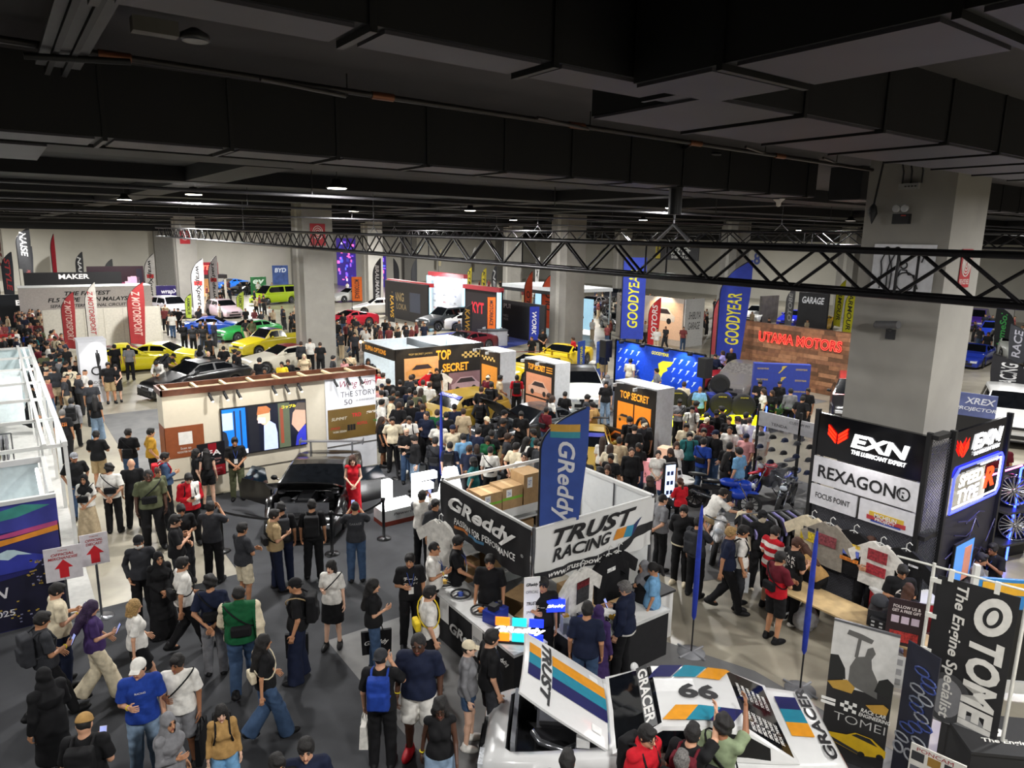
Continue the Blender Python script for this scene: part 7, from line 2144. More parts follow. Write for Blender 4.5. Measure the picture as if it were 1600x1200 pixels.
r = thing('banner_stand', 'blue and yellow upright banner before the white hatch', 'banner', (24.03, 27.08), .3)
B().b2((-.35, 0, .1), (.35, .02, 1.9)).obj('sheet', M('#2a4a9c', .5), r);B().b2((-.4, -.1, 0), (.4, .1, .1)).obj('foot', M_ALU, r);B().text('GOODYEAR', 0, 1.0, 1.3, .24, y=-.006, rot=math.pi/2, bold=.03).obj('lettering', M('#d8d02c'), r)
r = thing('banner_stand', 'blue upright banner left of the loudspeaker', 'banner', (24.89, 26.56), .2)
B().b2((-.35, 0, .1), (.35, .02, 1.9)).obj('sheet', M('#3a5cae', .5, noise=.4, scale=4), r);B().b2((-.4, -.1, 0), (.4, .1, .1)).obj('foot', M_ALU, r);B().b2((-.3, -.006, .5), (.3, -.002, .8)).obj('yellow_patch', M('#c9bd3a'), r)
# ---- far stands
r = board('custom_stand', 'white and peach booth wall with car picture and custom lettering', 'booth', (37.0, 38.0), (37.0, 31.6), 0, 3.2, M('#d6cbc0', .5), .15)
write(r, [('Tokyo', -2.4, 2.85, 1.1, .35, dict(shear=.2)), ('Custom', -2.0, 2.45, 1.7, .4, dict(shear=.2))], M('#7a2436'))
write(r, [('RMT', 1.2, 1.05, .8, .2)], M('#7a2436'), name='red_lettering')
B().b2((.1, -.01, .4), (3.1, 0, 2.9)).obj('peach_area', M('#e0b898', .5, emit=.2), r);car_picture(r, 1.2, 2.0, 2.4, '#e6dcd0', y=-.02);car_picture(r, -1.0, .6, 1.0, '#8c2a34', y=-.02)
lamp('stand_spot', 'SPOT', (36.2, 33.4, 3.6), 160, .1, (1, .8, .55), aim=(37, 33.4, 2.2), angle=110)
r = board('custom_stand', 'white booth side wall with black script beside the peach wall', 'booth', (37.0, 31.5), (38.9, 31.5), 0, 3.2, M('#d4d4d2', .5), .15)
write(r, [('SHIBUYA', 0, 2.1, 1.2, .5, dict(shear=.3)), ('GARAGE', 0, 1.4, 1.2, .5, dict(shear=.3))], M_INK)
r = board('hanging_sign', 'black hanging sign with white Japanese characters and yellow edge', 'sign', (52.00, 48.40, 6.42), (52.00, 43.20, 6.35), 5.2, 7.0, M('#14141a', .5), .1)
for x in(-1.2, 1.2):B().rod((x, .05, 7), (x, .05, 8.55), .02).obj('hanger_rod', M_BLK, r)
write(r, [('渋谷', .5, 6.2, 2.4, 1.0, dict(bold=.02)), ('SHIBUYA UP', .5, 5.5, 2.2, .25, dict(bold=.02))], M('#d9d9d5'))
B().b2((-r['w']/2, -.01, 5.3), (-r['w']/2+.6, -.003, 6.9)).obj('yellow_edge', M('#b5a42c'), r);write(r, [('8', -r['w']/2+.3, 6.2, .3, .5, dict(bold=.03))], M_INK, -.014, 'number')
r = board('dark_stand', 'black booth wall with gold lettering behind the white saloon', 'booth', (28.0, 57.9), (28.0, 50.2), 0, 3.2, M('#1f1d1e', .5), .15)
write(r, [('YANG', -1.4, 1.9, 2.3, .75, dict(bold=.03)), ('x LOKA', -1.0, 1.1, 2.4, .5, dict(bold=.01))], M('#a8946a'))
B().b2((.8, -.01, .8), (2.6, 0, 2.4)).obj('picture', M('#3f4656', .5), r)
B().b2((-3.8, .2, 3.0), (3.8, .6, 3.3)).obj('red_rail', M('#a8282c', emit=.3), r)
r = board('press_wall', 'bright white sponsor wall with cyan lights and red truss on top', 'backdrop', (31.8, 56.3), (31.8, 50.8), .4, 3.6, M('#c9ccd4', .5), .12)
random.seed(9)
for i in range(24):write(r, [(random.choice(('YSS', 'KYT', 'RCB', 'MOTUL')), -2.2+.88*(i%6), 2.6-.6*(i//6), .4, .14, dict(bold=.02))], M(random.choice(('#a8303a', '#3a4a8c', '#2a2a2c'))))if i%2==0 else None
B().b2((-3.0, -.2, 3.6), (3.0, .2, 3.95)).obj('red_truss', M('#8c2a30', .4, emit=.4), r)
for x in(-3.0, 3.0):B().b2((x-.15, -.25, 0), (x+.15, .05, 3.6)).obj('cyan_column', M('#9fd8ee', emit=1.6), r)
for x in(-1.6, -.5, .6, 1.7):B().box((x, -.5, 3.4), (.3, .2, .2)).obj('flood_light', M('#ffffff', emit=10), r)
lamp('press_light', 'AREA', (30.5, 53.5, 3.6), 110, 2, (.95, .98, 1), aim=(31.8, 53.5, 1.5))
r = board('red_stand', 'black and red booth with red truss right of the white sponsor wall', 'booth', (28.35, 45.04), (28.18, 40.31), 0, 3.4, M('#1c1517', .5), .15)
write(r, [('KYT', -.6, 2.0, 1.6, .8, dict(bold=.04))], M('#b3202c', emit=.4));B().b2((-r['w']/2, -.2, 3.3), (r['w']/2, .2, 3.6)).obj('red_truss', M('#8c2a30', .4, emit=.4), r);B().b2((r['w']/2-.2, -.25, 0), (r['w']/2, 0, 3.3)).obj('cyan_column', M('#9fd8ee', emit=1.2), r)
r = board('dark_stand', 'long dark grey fascia booth with white lettering by the middle pillar', 'booth', (29.8, 44.2), (29.8, 37.4), 0, 2.6, M('#2a2728', .5), .15)
write(r, [('MPUI', -1.2, 2.2, 1.3, .32, dict(bold=.02)), ('nu', 2.0, 2.0, .6, .34, dict(bold=.02)), ('FORGED WHEELS', -1.6, 1.5, 1.6, .16, {}), ('MADE TO ORDER', -1.6, 1.25, 1.6, .16, {})], M('#cfcac6'))
r = thing('canopy_stand', 'white lit canopy roof with black fascia behind the long grey booth', 'booth', (34.5, 44, 0))
B().b2((-1.5, -5, 3.2), (3, 3, 3.45)).obj('roof', M('#e0e4e4', emit=.25), r);B().b2((-1.55, -5.05, 2.95), (-1.45, 3, 3.2)).obj('fascia', M_BLK, r)
for x, y in((-1.4, -4.9), (-1.4, 2.9), (2.9, -4.9), (2.9, 2.9)):B().b2((x-.06, y-.06, 0), (x+.06, y+.06, 3.2)).obj('post', M_WHITE, r)
B().b2((1.5, -4.5, .3), (1.6, 2.5, 2.6)).obj('lit_wall', M('#9fc8dc', emit=.6), r)
for i, (a, b_, lab)in enumerate((((40.00, 98.06, 6.57), (40.00, 91.86, 6.46), 'tall purple and blue screen wall behind the left pillar'), ((44.00, 93.27, 4.65), (44.00, 90.84, 4.62), 'narrow purple screen column right of the left pillar'))):
 zt = a[2]
 r = board('led_screen', lab, 'screen', a, b_, 0, zt, M('#2c1c70', .3, emit=.7), .2)
 random.seed(30+i)
 for k in range(44 if i==0 else 18):
  x, z = random.uniform(-.45, .4)*r['w'], random.uniform(.7, zt-.6)
  B().b2((x-.2, -.03, z), (x+random.uniform(.2, .7), -.01, z+random.uniform(.1, .5))).obj('image_block', M(random.choice(('#7a4ae0', '#4a5af0', '#c9b8f0', '#e05a9c', '#2a2c7a')), .4, emit=1.3), r)
for i, (pa, pb, z0, z1, c, t, tc, lab)in enumerate((((11.55, 69.31), (14.26, 68.23), .4, 2.4, '#27195c', 'wrapXpert', '#d8d4dc', 'purple banner board with white wrap lettering by the left flags'), ((16.20, 81.27), (19.80, 82.19), 2.6, 3.9, '#7a1420', 'CARTEL', '#ff5a48', 'red lit pavilion sign at the far left wall'), ((23.72, 82.61), (25.20, 83.48), .2, 2.2, '#2f7a44', 'ev', '#d0e0d0', 'green panel booth left of the left pillar'), ((26.54, 84.51), (28.31, 84.17), .3, 3.4, '#3f5a9c', 'BYD', '#d0d8e8', 'blue white poster booth beside the left pillar'), ((53.98, 37.99), (56.27, 37.00), 0, 2.4, '#55504c', '', '#ffffff', 'grey doorway panel at the right wall'), ((48.52, 30.75), (49.03, 28.46), 0, 3.4, '#1c1b1f', 'GARAGE', '#c9c9cc', 'dark poster booth beyond the wood wall'))):
 r = board('stand_sign', lab, 'sign', pa, pb, 0 if z0<2 else z0, z1, M(c, .5, noise=.3, scale=2, emit=.5 if i==1 else 0), .2)
 if t:write(r, [(t, 0, z1-.55, r['w']*.75, .5, dict(bold=.03, shear=.15))], M(tc, emit=1.5 if i==1 else.2))
 if i==1:
  B().b2((-r['w']/2-.3, -.3, 2.2), (r['w']/2+.8, 1.5, 2.6)).obj('canopy', M('#2a2426'), r)
  for x in(-r['w']/2, r['w']/2+.6):B().b2((x-.1, -.2, 0), (x+.1, 0, 2.2)).obj('post', M('#cfc9c0'), r)
  B().b2((-r['w']/2+.3, .8, .2), (r['w']/2, .9, 2.1)).obj('lit_interior', M('#c98f5a', emit=.5), r)
r = thing('wall_number', 'blue number 8 painted high on the far wall', 'sign', (77.90, 55.42, 4.96), -math.pi/2)
B().text('8', 0, 0, .9, 1.5, y=-.03, bold=.02, depth=.02).obj('digit', M('#3a4a8c'), r)
# ---- far cars
FC = [((5.32, 40.76), 92, 'sport', '#d6c81e', 'bright yellow muscle car side-on behind the white column', dict(L=4.8, W=1.95, H=1.36)), ((7.05, 40.69), 120, 'coupe', '#d6c81e', 'second yellow car nose with bonnet beside the muscle car', {}), ((6.93, 33.47), 255, 'sedan', '#0e0e10', 'glossy black car behind the wooden rail of the cream wall', {}), ((11.94, 65.47), 165, 'suv', '#b9b5ba', 'pale grey SUV left of the pink hatchback', {}), ((15.71, 63.61), 170, 'hatch', '#c9b2bb', 'pale pink hatchback near the lime feather flags', {}), ((12.30, 52.15), 110, 'coupe', '#1c4fc0', 'bright blue coupe in front of the pink hatchback', {}), ((23.16, 73.65), 250, 'van', '#a8c41e', 'lime and black van beside the left pillar', dict(roof='#141416')), ((24.12, 86.80), 240, 'sedan', '#15161a', 'black saloon left of the lime van', {}), ((24.86, 96.61), 250, 'sport', '#1f66c9', 'blue sports car near the far left wall', {}), ((12.96, 89.22), 130, 'suv', '#cfcfcb', 'white SUV beside the white wrap flag', {}), ((13.18, 42.70), 255, 'pickup', '#c9b81e', 'yellow and purple custom pickup left of the left pillar', dict(roof='#35206c')), ((11.86, 36.95), 262, 'coupe', '#cfc9b8', 'white and green classic car before the left pillar', dict(roof='#8c2a2c')), ((13.62, 49.14), 255, 'coupe', '#2f9c4a', 'green striped custom car behind the yellow pickup', dict(roof='#d0d0cc')), ((28.21, 59.90), 285, 'sedan', '#d6d5cf', 'white saloon near the orange banner flag', {}), ((22.23, 52.46), 265, 'sport', '#a8182a', 'red sports car beside the left pillar', {}), ((28.06, 47.43), 265, 'suv', '#3a3d3f', 'dark grey SUV before the white sponsor wall', {}), ((29.50, 46.20), 110, 'coupe', '#d4d2d0', 'white car behind the black and gold flag', {}), ((23.43, 37.42), 260, 'sport', '#5a1620', 'dark red sports car behind the white shell booth', {}), ((38.26, 59.34), 250, 'hatch', '#c9c9cc', 'small white car by the red booth', {}), ((31.14, 72.78), 260, 'sedan', '#c9c9c6', 'white car just right of the left pillar', {}), ((21.66, 28.08), 262, 'sport', '#d6b81e', 'yellow sports car behind the middle display wall', dict(spoiler=(.25, '#d6b81e'))), ((25.29, 30.11), 250, 'sport', '#d6b81e', 'second yellow car right of the first behind the display wall', {}), ((40.20, 36.00), 280, 'sport', '#a81c2a', 'red sports car in front of the peach wall', {}), ((39.86, 40.73), 200, 'coupe', '#17181b', 'black car left of the tall blue flag', {}), ((27.80, 22.01), 190, 'coupe', '#8c1a22', 'red car right of the blue backdrop', {}), ((55.30, 38.71), 255, 'sedan', '#cfcfcc', 'white saloon beyond the wood wall', {}), ((54.45, 32.54), 255, 'sport', '#d6a81e', 'yellow car roof beyond the wood wall right end', {}), ((55.35, 35.23), 255, 'coupe', '#2230d0', 'blue lit car beyond the wood wall', dict()), ((30.62, 10.16), 245, 'suv', '#d4d4d2', 'large white SUV at the right edge', {}), ((52.14, 17.74), 235, 'suv', '#d2d4cc', 'white van roof behind the dark feather flags at right', {}), ((47.26, 18.05), 260, 'sport', '#1c2f8c', 'dark blue sports car right of the grey pillar', {}), ((60.57, 21.91), 250, 'sedan', '#2240c0', 'bright blue car under the green lettered flag', {}), ((67.42, 25.87), 255, 'suv', '#4a2f8c', 'purple car right of the grey pillar', {}), ((48.24, 53.03), 250, 'sedan', '#3a1c20', 'dark red car right of the middle pillar', {}), ((58.50, 60.51), 250, 'sedan', '#232428', 'black car in the far row right of the middle pillar', {}), ]
for p, yw, ty, c, lab, kw in FC:
 car(lab, p, yw, ty, c, lod=1, plate=False, **kw)
for i in range(14):
 p = (38+2.4*(i%7)+(i//7)*1.2, 47+2.5*(i//7)+.8*(i%7))
 motorbike('small dark motorcycle parked in the far row right of the middle pillar', p, 200+12*(i%5), ('#1a1a1e', '#8c1a22', '#c9c9c6', '#1c3a8c')[i%4], group='motorcycles in the far row')
 # ---- feather flags
FL = [((30.05, 30.45), 6.0, 1.35, '#24389c', 'GOODYEAR', '#d8d02c', dict(square=True, z0=1.2, up=True, tz=(.14, .86), shear=.15), 'tall narrow blue flag with yellow letters left of the peach wall'), ((30.08, 23.44), 6.1, 1.5, '#24389c', 'GOODYEAR', '#d8d02c', dict(z0=1.2, up=True, tz=(.12, .66), shear=.15), 'tall blue feather flag with yellow letters left of the wood wall'), ((31.70, 25.04), 4.5, .85, '#b0484c', 'MOTOM AMATU', '#e0c8c4', dict(z0=.9, up=True), 'pale red feather flag left of the tall blue one'), ((32.97, 30.99), 3.5, .75, '#c0282c', 'MOTORS', '#e6dcd8', dict(z0=.5, up=True, skew=10), 'red motors feather flag in front of the peach wall'), ((33.19, 42.08), 4.6, 1.0, '#d0502c', 'OLO', '#3a2a26', dict(up=True, tz=(.3, .65)), 'orange red feather flag left of the middle pillar'), ((32.03, 42.72), 4.6, .6, '#d0502c', 'OLO', '#3a2a26', dict(up=True, tz=(.3, .65)), 'narrow orange feather flag in front of the lit canopy'), ((27.10, 35.56), 2.8, .62, '#1c2f9c', 'WORK', '#e0e0e4', dict(square=True, z0=.7, tz=(.15, .85)), 'short blue banner flag with white lettering beside the middle pillar'), ((24.22, 56.35), 3.6, .85, '#d8661c', 'MOTORRACE', '#2a2220', dict(square=True, z0=1.6, tz=(.1, .9), shear=0), 'orange banner flag right of the left pillar'), ((25.24, 37.54), 3.3, .52, '#d8661c', 'MOTORRACE', '#2a2220', dict(square=True, z0=1.3, tz=(.1, .9), shear=0), 'orange banner flag behind the white shell booth'), ((24.91, 50.99), 2.8, .6, '#17171a', 'KAWS', '#b58a2c', dict(z0=.4), 'black feather flag with gold letters by the white saloon'), ((25.35, 40.73), 2.6, .7, '#17171a', 'KAWS', '#b58a2c', dict(z0=.4), 'black feather flag with gold letters by the dark grey SUV'), ((27.95, 60.19), 5.0, .75, '#2e2e31', 'BRAUMANE', '#c4c4c4', dict(z0=.8), 'tall dark grey feather flag with white letters beside the white saloon'), ((36.09, 71.07), 4.6, .6, '#1c1d22', '', '', dict(flip=True), 'black feather flag left of the sponsor wall'), ((34.50, 65.24), 4.8, .6, '#17181c', '', '', dict(), 'black and red feather flag nearest the sponsor wall'), ((2.91, 47.30), 3.6, .68, '#8c2428', 'Z MOTORSPORT', '#c9a49c', dict(), 'left red feather flag beside the discount board'), ((4.27, 49.24), 4.0, .62, '#cfcbc4', 'Z MOTORSPORT', '#b5484c', dict(), 'white feather flag between the two red ones'), ((6.27, 47.53), 4.05, .95, '#942629', 'Z MOTORSPORT', '#d0a8a0', dict(), 'wide red feather flag behind the yellow muscle car'), ((4.18, 72.26), 6.7, .35, '#b01c2c', '', '', dict(z0=2.6), 'thin tall red feather flag at the far left wall'), ((11.57, 74.96), 5.0, .95, '#d0cfca', 'wrapXpert', '#2a2a2c', dict(stripes=((.5, .58, '#c03030'), )), 'white wrap feather flag left of the purple board'), ((13.38, 64.15), 4.9, 1.0, '#d4d0d2', 'wrapXpert', '#2a2a2c', dict(stripes=((.5, .58, '#c03030'), )), 'white wrap feather flag in the middle of the three'), ((16.38, 71.21), 4.9, .85, '#d4d0d2', 'wrapXpert', '#2a2a2c', dict(up=True, flip=False, stripes=((.46, .54, '#c03030'), )), 'white wrap feather flag rightmost of the three'), ((12.25, 61.59), 2.2, .5, '#93a532', 'ARMOUR', '#2a3018', dict(z0=.3), 'small lime feather flag left of the pink hatchback'), ((16.49, 62.54), 2.2, .6, '#93a532', 'ARMOUR', '#2a3018', dict(z0=.3), 'small lime feather flag right of the pink hatchback'), ((2.30, 91.12), 7.2, 1.3, '#2f3033', 'NAISE', '#d0d0d0', dict(z0=3, tz=(.3, .9)), 'tall black feather flag with white letters at the far left'), ((2.81, 97.52), 5.2, 1.1, '#33343a', 'TAKUMI', '#8c4a4a', dict(z0=1.5), 'dark feather flag below the tall black one at far left'), ((0.72, 80.27), 5.0, .9, '#2a2c34', 'STYLE', '#b03a3c', dict(z0=1), 'dark feather flag with red letters at the left edge'), ((0.44, 87.77), 7.0, .7, '#a8a49c', 'PIT', '#6a3a3a', dict(z0=2), 'pale feather flag cut by the left edge'), ((6.90, 84.75), 4.9, .7, '#232427', 'NAISE', '#d0d0d0', dict(z0=1.5), 'black feather flag left of the pink screen'), ((10.08, 90.36), 4.0, .8, '#4a4c4e', '', '', dict(z0=1), 'grey feather flag before the pink screen'), ((50.22, 32.74), 3.6, .62, '#7d7d82', 'OTOBE', '#e0e0e0', dict(z0=.6, up=True), 'grey feather flag with white letters beyond the wood wall'), ((53.83, 30.77), 4.2, .62, '#c9c41e', 'ARMOUR', '#2a2a18', dict(z0=.6), 'yellow feather flag left of the grey pillar'), ((49.14, 27.33), 4.0, .66, '#c9c41e', 'ARMOUR', '#2a2a18', dict(z0=.5), 'second yellow feather flag nearest the grey pillar'), ((57.94, 34.31), 3.2, .5, '#93a532', 'ARMOUR', '#2a3018', dict(z0=.4), 'lime feather flag left of the yellow ones'), ((51.52, 27.89), 3.0, .4, '#93a532', 'ARMOUR', '#2a3018', dict(z0=.4), 'lime feather flag cut by the grey pillar'), ((51.28, 17.50), 3.3, 1.0, '#14181a', 'LymeSol', '#3a9c4a', dict(flip=True, z0=.5, up=True), 'black feather flag with green script at right'), ((47.76, 15.49), 2.6, .9, '#3a3c42', 'RACE', '#b8b8c4', dict(flip=True, z0=.4, up=True), 'grey striped feather flag at the right edge'), ((33.18, 10.57), 2.7, 1.25, '#141318', 'AXC RACING', '#d0d0d0', dict(flip=True, z0=.4, up=True), 'wide black racing feather flag at the right edge'), ((58.73, 20.11), 3.6, .6, '#d0d0cc', '', '', dict(flip=True), 'white feather flag behind the green lettered one'), ((47.79, 75.60), 3.4, .55, '#b5a42c', 'KTM', '#2a2a18', dict(), 'yellow feather flag right of the sponsor wall'), ((48.31, 73.21), 3.4, .6, '#b5a42c', 'KTM', '#2a2a18', dict(), 'second yellow feather flag right of the sponsor wall'), ((57.39, 99.36), 5.2, .5, '#c9bd9a', '', '', dict(z0=2.5), 'pale yellow feather flag above the sponsor wall'), ((62.55, 97.43), 5.5, .5, '#d0cfcb', '', '', dict(z0=3), 'white feather flag high behind the red booth'), ((41.17, 60.46), 4.4, .5, '#2a2a2e', 'NEX', '#b8b8b8', dict(), 'dark feather flag right of the red booth'), ((49.90, 64.60), 5.0, .5, '#c9c9c6', 'EX', '#2a2a2c', dict(z0=2), 'white feather flag above the lit canopy'), ]
for p, h, wd, c, t, tc, kw, lab in FL:
 flag(lab, p, h, wd, c, t, tc or '#ffffff', **kw)
r = board('mirror_sign', 'blue and white projector product board right of the pillar', 'sign', (26.88, 10.52), (27.18, 9.39), .1, 2.0, M('#5a6494', .4, noise=.3, scale=2), .06, snap=False)
write(r, [('XREX', .1, 1.75, .9, .22, dict(shear=.2, bold=.02)), ('PROJECTOR', 0, 1.45, 1.2, .16, dict(shear=.2, bold=.02))], M('#d4d8e4'))
B().b2((-r['w']/2, -.02, .1), (r['w']/2, -.01, 1.2)).obj('black_panel', M_BLK, r)
for i in range(3):
 r = thing('lounge_chair', ('white chair left on the blue carpet', 'white chair middle on the blue carpet', 'white chair right on the blue carpet')[i], 'chair', (26.0+1.1*i, 40.8-.5*i, .006), .6*i)
 B().box((0, 0, .45), (.5, .5, .06)).obj('seat', M_WHITE, r);B().box((0, .24, .72), (.5, .05, .5)).obj('backrest', M_WHITE, r)
 for x in(-.22, .22):
  for y in(-.22, .22):B().rod((x, y, 0), (x, y, .45), .015).obj('leg', M('#a58a3c', .3, metal=.7), r)
r = thing('service_counter', 'grey white counter on the blue carpet', 'counter', (26.4, 38.6, .006), -.3)
B().b2((-.9, -.4, 0), (.9, .4, 1.0)).obj('body', M('#a9abb0'), r);B().b2((-.95, -.45, 1.0), (.95, .45, 1.05)).obj('top', M('#3a3c40'), r)
r = thing('queue_rail', 'dark red queue rail on the concrete left of the work flag', 'rail', (22.3, 31, 0), -.4)
for x in(-2, 0, 2):B().rod((x, 0, 0), (x, 0, .95), .025).obj('post', M('#5a2226'), r)
B().rod((-2, 0, .93), (2, 0, .93), .022).obj('rail', M('#5a2226'), r)
